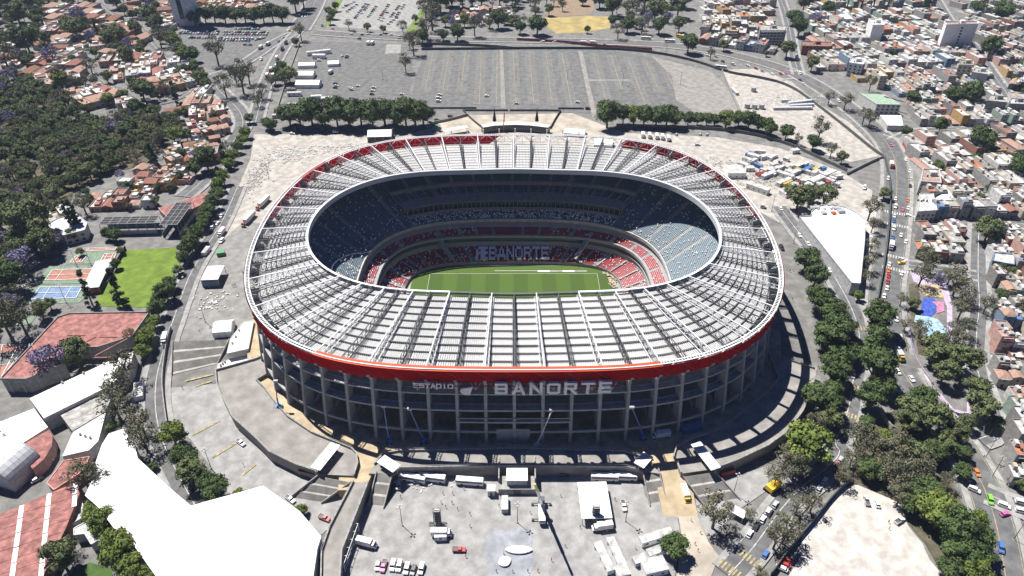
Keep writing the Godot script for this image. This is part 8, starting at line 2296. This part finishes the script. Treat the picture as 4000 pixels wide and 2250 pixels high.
func build_markings() -> void:
	var g := Geo.new()
	var y := Geo.new()
	for b in BAYS:
		var A := Vector2(b[0], b[1])
		var B := Vector2(b[2], b[3])
		y.beam(gp(A.x, A.y, 0.25), gp(B.x, B.y, 0.25), 0.4, 0.02)
		var d := (B - A).normalized()
		var n := Vector2(-d.y, d.x)
		var k := 0.0
		while k < A.distance_to(B):
			var p := A + d * k
			g.beam(gp(p.x - n.x * 5.3, p.y - n.y * 5.3, 0.25), gp(p.x + n.x * 5.3, p.y + n.y * 5.3, 0.25), 0.38, 0.015)
			k += 2.7
	struct("bay_marking", g, M.line_white)
	struct("bay_marking", y, M.line_yellow)
	g = Geo.new()
	y = Geo.new()
	for q in ZEBRAS:
		var e := Vector2.RIGHT.rotated(-q[2])
		var f := Vector2(-e.y, e.x)
		var n := int(q[3] / 1.5)
		for i in n:
			var p: Vector2 = Vector2(q[0], q[1]) + f * ((i + 0.5) / n - 0.5) * q[3]
			(g if q[3] > 10 else y).beam(gp(p.x - e.x * 1.8, p.y - e.y * 1.8, 0.56), gp(p.x + e.x * 1.8, p.y + e.y * 1.8, 0.56), 0.75, 0.02)
	struct("crosswalk_marking", g, M.line_white)
	for q in YELLOW_BARS: y.beam(gp(q[0], q[1], 0.4), gp(q[2], q[3], 0.4), 1.1, 0.02)
	struct("crosswalk_marking", y, M.line_yellow)
	# court lines
	g = Geo.new()
	for q in PATCHES:
		if not (q[0] in ["court_clay", "court_blue"]) or q.size() != 9: continue
		var p := poly(q.slice(1))
		for i in 4:
			g.beam(gp(p[i].x, p[i].y, 0.5), gp(p[(i + 1) % 4].x, p[(i + 1) % 4].y, 0.5), 0.3, 0.03)
		var a := p[0].lerp(p[1], 0.25)
		var b := p[3].lerp(p[2], 0.25)
		g.beam(gp(a.x, a.y, 0.5), gp(b.x, b.y, 0.5), 0.25, 0.03)
		a = p[0].lerp(p[1], 0.75)
		b = p[3].lerp(p[2], 0.75)
		g.beam(gp(a.x, a.y, 0.5), gp(b.x, b.y, 0.5), 0.25, 0.03)
		a = p[0].lerp(p[3], 0.5)
		b = p[1].lerp(p[2], 0.5)
		g.beam(gp(a.x, a.y, 0.5), gp(b.x, b.y, 0.5), 0.25, 0.03)
	struct("court_marking", g, M.white)


# ---------------------------------------------------------------- lamps, lifts, cranes
func build_street_furniture() -> void:
	var count := 0
	var ls := LAMPS.duplicate()
	ls.sort_custom(func(a, b): return a[0] < b[0])
	for l in ls:
		var o := thing("lamp_post", "tall slim lamp post, %s from the left of all lamp posts" % nth(count), "lamp post", gp(l[0], l[1]), count * 0.7, "tall lamp posts")
		var g := Geo.new()
		g.tube(V(0, 0, 0), V(0, 12, 0), 0.16, 0.09, 7)
		obj("pole", g, M.dark_steel, o)
		for k in 4: bx("lamp_head", o, M.grey_steel, V(cos(k * 1.57) * 0.9, 11.9, sin(k * 1.57) * 0.9), V(0.8, 0.25, 0.5), -k * 1.57)
		for k in 2: bx("cross_arm", o, M.dark_steel, V(0, 11.8, 0), V(1.9, 0.1, 0.1), k * 1.57)
		bx("footing", o, M.concrete, V(0, 0, 0), V(0.8, 0.5, 0.8))
		count += 1
	var ll := ["blue boom lift nearest the ESTADIO lettering", "blue boom lift beneath the emblem", "blue boom lift beside the white box truck", "telescopic crane rising beside the main entrance", "blue boom lift in the sandy yard under the rim"]
	for i in LIFTS.size():
		var l: Array = LIFTS[i]
		var o := thing("boom_lift", ll[i], "lift", V(l[0], 5.1, l[1]))
		var pm: Material = paint[l[5]]
		bx("chassis", o, pm, V(0, 0.6, 0), V(3.0, 0.7, 2.2))
		bx("turret", o, pm, V(0, 1.3, 0), V(2.0, 1.1, 1.5), 0.5)
		for s in [-1, 1]:
			for x in [-1, 1]:
				var w := inst("wheel", vparts.big_wheel, M.tyre, o)
				w.position = V(x * 1.1, 0.5, s * 1.1)
		var tip := V(l[2] - l[0], l[3] - 5.1, l[4] - l[1])
		var elbow := V(tip.x * 0.35, tip.y * 0.45, tip.z * 0.3 + 1.0)
		var g := Geo.new()
		g.beam(V(0, 2.2, 0), elbow, 0.55)
		obj("lower_boom", g, pm, o)
		g = Geo.new()
		g.beam(elbow, tip, 0.38)
		obj("upper_boom", g, pm if i != 3 else M.white_steel, o)
		bx("basket", o, M.grey_steel, tip - V(0, 0.4, 0), V(2.0, 1.1, 1.0))
	# mobile crane on the plaza, its boom leaning out towards the viewer
	var o := thing("mobile_crane", "white mobile crane with outriggers and a tall leaning boom", "crane", gp(SPOTS.crane[0], SPOTS.crane[1], 0.35), PI / 2)
	bx("carrier", o, M.white, V(0, 0.9, 0), V(11.5, 0.9, 2.6))
	bx("cab", o, M.white, V(-5.0, 1.8, 0), V(2.0, 1.5, 2.5))
	bx("window_glass", o, M.glass, V(-6.0, 2.2, 0), V(0.1, 0.8, 2.2))
	bx("counterweight", o, M.dark_steel, V(4.6, 1.8, 0), V(2.2, 1.8, 2.6))
	for x in [-4.2, -2.6, 1.8, 3.4]:
		for s in [-1, 1]:
			var w := inst("wheel", vparts.big_wheel, M.tyre, o)
			w.position = V(x, 0.5, s * 1.2)
	for x in [-3.4, 4.2]:
		for s in [-1, 1]:
			bx("outrigger", o, M.dark_steel, V(x, 0.7, s * 2.3), V(0.4, 0.35, 3.0))
			bx("outrigger_pad", o, M.dark_steel, V(x, 0, s * 3.7), V(0.9, 0.7, 0.9))
	var foot := V(3.0, 2.6, 0)
	# the tip of the boom, in the crane's own axes
	var tipw := V(CRANE_TIP[0], CRANE_TIP[1], CRANE_TIP[2]) - o.position
	var tip := tipw.rotated(Vector3.UP, -PI / 2)
	for k in 3:
		var bg := Geo.new()
		bg.beam(foot.lerp(tip, k * 0.33), foot.lerp(tip, minf(1.0, k * 0.33 + 0.36)), 1.15 - k * 0.22)
		obj("boom_section", bg, [M.white_steel, M.white_steel, mat(0.55, 0.55, 0.10, 0.6, "")][k], o)
	# yellow crane lying by the trees and its white jib
	o = thing("crawler_crane", "yellow crawler crane parked under the trees by the shaded terrace", "crane", V(0, 0, 0))
	o.position = gp(SPOTS.crawler[0], SPOTS.crawler[1], 0.3)
	o.rotation.y = 0.6
	bx("body", o, paint[5], V(0, 1.2, 0), V(6.0, 2.2, 3.4))
	bx("cab", o, paint[5], V(2.0, 3.4, 1.0), V(1.6, 1.6, 1.4))
	for s in [-1, 1]: bx("track", o, M.tyre, V(0, 0.0, s * 1.9), V(6.4, 1.2, 0.9))
	var jg := Geo.new()
	for k in 14:
		var a := V(3.0 + k * 1.3, 3.0 + k * 0.75, 0)
		var b := V(3.0 + (k + 1) * 1.3, 3.0 + (k + 1) * 0.75, 0)
		for s in [[-0.5, -0.5], [0.5, -0.5], [0.5, 0.5], [-0.5, 0.5]]:
			jg.beam(a + V(0, s[0], s[1]), b + V(0, s[0], s[1]), 0.14)
		jg.beam(a + V(0, -0.5, -0.5), b + V(0, 0.5, -0.5), 0.1)
		jg.beam(a + V(0, -0.5, 0.5), b + V(0, 0.5, 0.5), 0.1)
	obj("lattice_jib", jg, M.white_steel, o)
	# two dark lifting frames with outriggers, beside lorries
	for q in [[SPOTS.tower_a[0], SPOTS.tower_a[1], "beside the white box truck"], [SPOTS.tower_b[0], SPOTS.tower_b[1], "beside the white shelter"]]:
		var f := thing("lifting_tower", "black mast tower with outriggers " + q[2], "mast", gp(q[0], q[1], 0.3))
		for sx in [-1, 1]:
			for sz in [-1, 1]:
				bx("mast_leg", f, M.dark_steel, V(sx * 1.3, 0, sz * 0.6), V(0.3, 9.0, 0.3))
				bx("outrigger", f, M.dark_steel, V(sx * 2.4, 0.3, sz * 0.6), V(2.4, 0.3, 0.3))
		for k in 8: bx("cross_bar", f, M.grey_steel, V(0, 0.8 + k * 1.1, 0), V(2.6, 0.15, 1.4))
		bx("panel", f, M.net, V(0, 1.5, 0.2), V(2.2, 7.3, 0.3))
	# gatehouse in the middle of the front terrace
	o = thing("gatehouse", "white flat-roofed gatehouse block at the middle of the plaza", "building", gp(SPOTS.gatehouse[0], SPOTS.gatehouse[1] - 3.5, 0.2))
	bx("wall", o, M.concrete, V(0, 0, 0), V(15.5, 3.2, 7.0))
	bx("ramp_wall", o, M.concrete, V(-7.6, 0, -6), V(0.5, 6.0, 12))
	bx("ramp_wall", o, M.concrete, V(7.6, 0, -6), V(0.5, 6.0, 12))
	bx("upper_room", o, M.wall_white, V(0, 3.2, -1.5), V(8.4, 3.2, 6.0))
	bx("roof", o, M.roof_bright, V(0, 6.4, -1.5), V(8.8, 0.3, 6.6))
	bx("door", o, M.dark_steel, V(0, 0, 3.5), V(3.0, 2.6, 0.2))
	o = thing("booth", "small white booth beside the gatehouse", "booth", gp(SPOTS.booth[0], SPOTS.booth[1], 0.3))
	bx("wall", o, M.wall_white, V(0, 0, 0), V(3.0, 3.4, 3.0))
	bx("roof", o, M.roof_bright, V(0, 3.4, 0), V(3.3, 0.2, 3.3))
	bx("door", o, M.dark_steel, V(0, 0, 1.5), V(1.0, 2.1, 0.1))
	# curved white sign pieces lying on the plaza
	var lp := [[SPOTS.boat[0], SPOTS.boat[1], 10.5, 3.6, 0.0, "long white boat-shaped sign piece lying on the plaza"], [SPOTS.fin[0], SPOTS.fin[1], 5.0, 4.2, 0.5, "small white fin-shaped sign piece lying on the plaza"]]
	for q in lp:
		var gg := Geo.new()
		var pts := PackedVector2Array()
		for i in 24: pts.append(Vector2(cos(TAU * i / 24) * q[2] * 0.5, signf(sin(TAU * i / 24)) * pow(absf(sin(TAU * i / 24)), 1.4) * q[3] * 0.5))
		gg.prism(pts, 0.2, 0.9, true)
		var s := obj("sign_piece", gg, M.white)
		s.position = gp(q[0], q[1], 0.3)
		s.rotation.y = q[4]
		tag(s, q[5], "sign piece", "sign pieces on the plaza")
	# scaffolding beside the raised walkway
	o = thing("scaffold_tower", "white scaffold lattice standing against the raised walkway", "scaffold", gp(SPOTS.scaffold[0], SPOTS.scaffold[1]), 1.45)
	for i in 6:
		for j in 2:
			bx("upright", o, M.white_steel, V(-9 + i * 3.6, 0, -1.3 + j * 2.6), V(0.18, 5.0, 0.18))
		for k in 3: bx("rung", o, M.white_steel, V(-9 + i * 3.6, 0.4 + k * 2.2, 0), V(0.14, 0.14, 2.6))
	for j in 2:
		for k in 3: bx("ledger", o, M.white_steel, V(0, 0.4 + k * 2.2, -1.3 + j * 2.6), V(18.2, 0.14, 0.14))
	# red mast and folded dark banners behind the stadium
	o = thing("red_mast", "tall red lifting mast standing behind the far rim", "mast", gp(SPOTS.mast[0], SPOTS.mast[1]))
	var mg := Geo.new()
	mg.tube(V(0, 0, 0), V(1.0, 17, 0), 0.6, 0.4, 8)
	obj("pole", mg, paint[3], o)
	bx("base", o, M.dark_steel, V(0, 0, 0), V(3, 1.2, 3))
	for q in [[SPOTS.banner_a[0], SPOTS.banner_a[1], "tented lot"], [SPOTS.banner_b[0], SPOTS.banner_b[1], "empty lot"]]:
		o = thing("folded_banner", "tall dark folded banner at the gate end towards the " + q[2], "banner", gp(q[0], q[1], 0.3), 0, "folded banners at the gate")
		mg = Geo.new()
		mg.tube(V(0, 2, 0), V(0, 13, 0), 1.7, 0.15, 7)
		obj("cloth", mg, M.net, o)
		bx("pole", o, M.dark_steel, V(0, 0, 0), V(0.3, 13.4, 0.3))


# ---------------------------------------------------------------- sign on the rim
func stroke_letter(ch: String) -> Geo:
	var g := Geo.new()
	var s := {
		"B": [[0, 0.5, 0, 5.5], [0, 5.4, 4.0, 5.4], [0, 3.0, 4.0, 3.0], [0, 0.6, 4.0, 0.6], [4.1, 0.9, 4.1, 2.7], [4.1, 3.3, 4.1, 5.1]],
		"A": [[0, 0, 2.1, 5.9], [4.2, 0, 2.1, 5.9], [0.9, 1.8, 3.3, 1.8]],
		"N": [[0, 0, 0, 6], [4.2, 0, 4.2, 6], [0, 5.8, 4.2, 0.2]],
		"O": [[0, 0.9, 0, 5.1], [4.4, 0.9, 4.4, 5.1], [0.6, 5.4, 3.8, 5.4], [0.6, 0.6, 3.8, 0.6]],
		"R": [[0, 0, 0, 6], [0, 5.4, 4.0, 5.4], [0, 2.9, 4.0, 2.9], [4.1, 3.2, 4.1, 5.1], [1.9, 2.8, 4.3, 0.0]],
		"T": [[-0.3, 5.4, 4.5, 5.4], [2.1, 0, 2.1, 5.6]],
		"E": [[0, 0, 0, 6], [0, 5.4, 4.2, 5.4], [0, 3.0, 3.8, 3.0], [0, 0.6, 4.2, 0.6]],
		"S": [[0.2, 5.4, 4.2, 5.4], [0, 3.2, 0, 5.2], [0.2, 3.0, 4.0, 3.0], [4.2, 0.9, 4.2, 2.8], [0, 0.6, 4.0, 0.6]],
		"D": [[0, 0, 0, 6], [0, 5.4, 3.4, 5.4], [0, 0.6, 3.4, 0.6], [4.1, 1.0, 4.1, 5.0]],
		"I": [[2.0, 0, 2.0, 6]]}
	for q in s[ch]:
		var a := V(q[0], q[1], 0)
		var b := V(q[2], q[3], 0)
		var d := b - a
		var L := d.length() + 0.9
		d = d.normalized()
		var up := V(0, 0, 1)
		g.obox((a + b) * 0.5, Basis(d.cross(up), up, d), V(1.15, 1.3, L)) if absf(d.y) > 0.2 else g.obox((a + b) * 0.5, Basis(V(0, 1, 0), up, V(1, 0, 0)), V(1.15, 1.32, L))
	return g


func build_sign() -> void:
	var o := thing("rim_sign", "large white ESTADIO BANORTE lettering standing along the red rim", "sign")
	var put := func(ch: String, x: float, y: float, sc: float):
		var n := obj("letter_" + ch.to_lower(), stroke_letter(ch), M.white, o)
		var p := PI / 2 - asin(clampf(x / 119.6, -1, 1))
		for it in 6: p += (o_at(p, 0).x - x) / o_r(p) * 1.0
		var t := (o_at(p - 0.01, 0) - o_at(p + 0.01, 0)).normalized()
		var q := o_at(p, y, 1.6)
		n.transform = Transform3D(Basis(t, Vector3.UP, t.cross(Vector3.UP)).scaled_local(V(sc, sc, sc)), q)
	var x := -7.4
	for ch in "BANORTE":
		put.call(ch, x, 35.8, 1.0)
		x += 7.05
	x = -41.0
	for ch in "ESTADIO":
		put.call(ch, x, 38.2, 0.42)
		x += 2.35
	var g := Geo.new()
	var pts := PackedVector2Array([Vector2(0, 2.4), Vector2(0.8, 3.6), Vector2(5.4, 4.6), Vector2(4.0, 0), Vector2(2.0, 0.2), Vector2(0.6, 1.2)])
	g.extrude(pts, Vector3.ZERO, V(1, 0, 0), V(0, 1, 0), V(0, 0, 1), 0.9)
	var em := obj("emblem", g, M.white, o)
	em.position = V(-22.5, 35.2, 121.4)
	for k in 11:
		var bx0 := -40.0 + k * 8.0
		var bg := Geo.new()
		bg.beam(V(bx0, 40.5, 119.2), V(bx0, 37.6, 121.2), 0.2)
		bg.beam(V(bx0, 37.6, 121.2), V(bx0 - 2.2, 40.0, 119.4), 0.16)
		bg.beam(V(bx0, 37.6, 121.2), V(bx0 + 2.2, 40.0, 119.4), 0.16)
		obj("bracket", bg, M.white_steel, o)
	g = Geo.new()
	g.beam(V(-42, 38.9, 120.3), V(43, 38.9, 120.3), 0.35)
	obj("carrier_rail", g, M.red, o)


# ---------------------------------------------------------------- rubble
func build_rubble() -> void:
	var r := RandomNumberGenerator.new()
	r.seed = 12
	var heaps := [["h0", 26, 14, 200, "pale scrap and broken boards spread over the debris yard"], ["h1", 18, 12, 80, "thin scatter of scrap in the middle of the debris yard"], ["h2", 26, 6, 140, "beige heap of planks against the far rim"], ["h3", 8, 40, 240, "white rubble strip along the debris yard trees"], ["h4", 40, 24, 380, "loose building material between the yard cabins"], ["h5", 24, 10, 70, "scattered timber above the builders' yard"], ["h6", 34, 18, 240, "steel formwork stacked in the upper dusty lot"], ["h7", 16, 14, 90, "odds and ends laid out in the side yard"], ["h8", 14, 3, 40, "pallets and fittings beside the buses"], ["h9", 16, 14, 110, "scrap beside the wedge hall trees"], ["h10", 36, 7, 180, "fairground scrap behind the tented lot hedge"]]
	for h in heaps:
		var g := Geo.new()
		for k in h[3]:
			var x: float = SPOTS[h[0]][0] + r.randfn() * h[1] * 0.45
			var z: float = SPOTS[h[0]][1] + r.randfn() * h[2] * 0.45
			g.obox(V(x, terr(z) + 0.42 + r.randf() * 0.15, z), Basis.from_euler(V(r.randf() * 0.2, r.randf() * 3.1, r.randf() * 0.2)), V(0.3 + r.randf() * r.randf() * 3.0, 0.06 + r.randf() * 0.2, 0.3 + r.randf() * 0.9))
		tag(obj("debris", g, [M.roof_pale, M.roof_white, M.roof_white][r.randi() % 3]), h[4], "debris", "", "stuff")


# ---------------------------------------------------------------- people
func sd_bone(p: Vector3, a: Vector3, b: Vector3, ra: float, rb: float) -> float:
	var d := b - a
	var t := clampf((p - a).dot(d) / d.length_squared(), 0.0, 1.0)
	return p.distance_to(a + d * t) - lerpf(ra, rb, t)


func person_mesh(stride: float, cols: Array) -> ArrayMesh:
	# joints, radii and the garment (0 skin, 1 shirt, 2 trousers, 3 hair, 4 shoe)
	var B := [
		[V(0, 0.95, 0), V(0, 1.38, 0), 0.145, 0.17, 1], [V(-0.12, 1.40, 0), V(0.12, 1.40, 0), 0.085, 0.085, 1],
		[V(0, 1.45, 0), V(0, 1.55, 0.01), 0.06, 0.055, 0], [V(0, 1.62, 0.02), V(0, 1.70, 0.01), 0.085, 0.10, 0], [V(0, 1.72, -0.02), V(0, 1.74, 0.0), 0.105, 0.10, 3],
		[V(0.19, 1.40, 0), V(0.26, 1.12, -0.06 * stride), 0.06, 0.048, 1], [V(0.26, 1.12, -0.06 * stride), V(0.25, 0.88, 0.14 * stride), 0.045, 0.035, 0], [V(0.25, 0.86, 0.15 * stride), V(0.25, 0.75, 0.18 * stride), 0.038, 0.022, 0],
		[V(-0.19, 1.40, 0), V(-0.26, 1.12, 0.08 * stride), 0.06, 0.048, 1], [V(-0.26, 1.12, 0.08 * stride), V(-0.25, 0.88, 0.02), 0.045, 0.035, 0], [V(-0.25, 0.86, 0.02), V(-0.25, 0.75, 0.04), 0.038, 0.022, 0],
		[V(0.09, 0.92, 0), V(0.10, 0.50, 0.16 * stride), 0.095, 0.065, 2], [V(0.10, 0.50, 0.16 * stride), V(0.10, 0.10, 0.06 * stride), 0.06, 0.042, 2], [V(0.10, 0.05, 0.04 * stride), V(0.10, 0.04, 0.17 + 0.06 * stride), 0.045, 0.04, 4],
		[V(-0.09, 0.92, 0), V(-0.10, 0.50, -0.06 * stride), 0.095, 0.065, 2], [V(-0.10, 0.50, -0.06 * stride), V(-0.10, 0.12, -0.28 * stride), 0.06, 0.042, 2], [V(-0.10, 0.06, -0.29 * stride), V(-0.10, 0.04, -0.12 * stride + 0.04), 0.045, 0.04, 4]]
	var c := 0.045
	var nx := 18
	var ny := 43
	var nz := 20
	var o := V(-0.40, -0.03, -0.45)
	var f := PackedFloat32Array()
	f.resize((nx + 1) * (ny + 1) * (nz + 1))
	var at := func(i: int, j: int, k: int) -> int: return (k * (ny + 1) + j) * (nx + 1) + i
	for k in nz + 1:
		for j in ny + 1:
			for i in nx + 1:
				var p := o + V(i, j, k) * c
				var d := 1e3
				for b in B:
					var e := sd_bone(p, b[0], b[1], b[2], b[3])
					var h := clampf(0.5 + 0.5 * (d - e) / 0.03, 0.0, 1.0)
					d = lerpf(d, e, h) - 0.03 * h * (1.0 - h)
				f[at.call(i, j, k)] = d
	var idx := {}
	var pos := []
	for k in nz:
		for j in ny:
			for i in nx:
				var sum := Vector3.ZERO
				var cnt := 0
				for e in [[0, 0, 0, 1, 0, 0], [0, 1, 0, 1, 1, 0], [0, 0, 1, 1, 0, 1], [0, 1, 1, 1, 1, 1], [0, 0, 0, 0, 1, 0], [1, 0, 0, 1, 1, 0], [0, 0, 1, 0, 1, 1], [1, 0, 1, 1, 1, 1], [0, 0, 0, 0, 0, 1], [1, 0, 0, 1, 0, 1], [0, 1, 0, 0, 1, 1], [1, 1, 0, 1, 1, 1]]:
					var a: float = f[at.call(i + e[0], j + e[1], k + e[2])]
					var b: float = f[at.call(i + e[3], j + e[4], k + e[5])]
					if (a < 0.0) == (b < 0.0): continue
					sum += V(e[0], e[1], e[2]).lerp(V(e[3], e[4], e[5]), a / (a - b))
					cnt += 1
				if cnt:
					idx[Vector3i(i, j, k)] = pos.size()
					pos.append(o + (V(i, j, k) + sum / cnt) * c)
	var v := PackedVector3Array()
	var col := PackedColorArray()
	var colour := func(p: Vector3) -> Color:
		var best := 1e3
		var g := 0
		for b in B:
			var e := sd_bone(p, b[0], b[1], b[2], b[3])
			if e < best: best = e; g = b[4]
		return cols[g]
	var cc := []
	for p in pos: cc.append(colour.call(p))
	for k in range(1, nz):
		for j in range(1, ny):
			for i in range(1, nx):
				var a: float = f[at.call(i, j, k)]
				for ax in 3:
					var b: float = f[at.call(i + (1 if ax == 0 else 0), j + (1 if ax == 1 else 0), k + (1 if ax == 2 else 0))]
					if (a < 0.0) == (b < 0.0): continue
					var u := Vector3i(0, 1, 0) if ax == 0 else (Vector3i(0, 0, 1) if ax == 1 else Vector3i(1, 0, 0))
					var w := Vector3i(0, 0, 1) if ax == 0 else (Vector3i(1, 0, 0) if ax == 1 else Vector3i(0, 1, 0))
					var q := Vector3i(i, j, k)
					var ids := [idx.get(q - u - w, -1), idx.get(q - w, -1), idx.get(q, -1), idx.get(q - u, -1)]
					if -1 in ids: continue
					if a > 0.0: ids.reverse()
					for t in [0, 2, 1, 0, 3, 2]:
						v.append(pos[ids[t]]); col.append(cc[ids[t]])
	var st := SurfaceTool.new()
	st.begin(Mesh.PRIMITIVE_TRIANGLES)
	st.set_smooth_group(0)
	for i in v.size():
		st.set_color(col[i]); st.add_vertex(v[i])
	st.generate_normals()
	return st.commit()


func build_people() -> void:
	M.body = StandardMaterial3D.new()
	M.body.vertex_color_use_as_albedo = true
	M.body.roughness = 0.85
	var skin := Color(0.35, 0.20, 0.13)
	var hair := Color(0.02, 0.015, 0.012)
	var shoe := Color(0.03, 0.025, 0.02)
	var kinds := [["an orange work vest and blue trousers", Color(0.75, 0.20, 0.03), Color(0.05, 0.07, 0.14)], ["a dark jacket and dark trousers", Color(0.04, 0.04, 0.05), Color(0.03, 0.03, 0.04)], ["a white shirt and blue trousers", Color(0.70, 0.70, 0.68), Color(0.06, 0.09, 0.18)], ["a red shirt and dark trousers", Color(0.50, 0.04, 0.05), Color(0.04, 0.04, 0.05)]]
	var meshes := []
	for k in 4: meshes.append(person_mesh([0.9, 0.25, 0.7, 0.4][k], [skin, kinds[k][1], kinds[k][2], hair, shoe]))
	var ps := PEOPLE.duplicate()
	ps.sort_custom(func(a, b): return a[0] < b[0])
	var count := {}
	var i := 0
	for p in ps:
		var k := (i * 7 + i / 3) % 4
		var k0: int = count.get(k, 0)
		count[k] = k0 + 1
		var up := 0.32
		var o := inst("person", meshes[k], M.body)
		o.position = gp(p[0], p[1], up)
		o.rotation.y = i * 2.1
		tag(o, "person in %s, %s so dressed from the left" % [kinds[k][0], nth(k0)], "person", "people on foot around the stadium")
		i += 1


func _ready() -> void:
	setup_materials()
	setup_view()
	more_materials()
	build_ground()
	build_stadium()
	city_shapes()
	object_materials()
	build_terraces()
	build_buildings()
	build_city()
	build_trees()
	build_markings()
	build_sign()
	build_boxes()
	vehicle_shapes()
	build_vehicles()
	build_street_furniture()
	build_rubble()
	build_people()
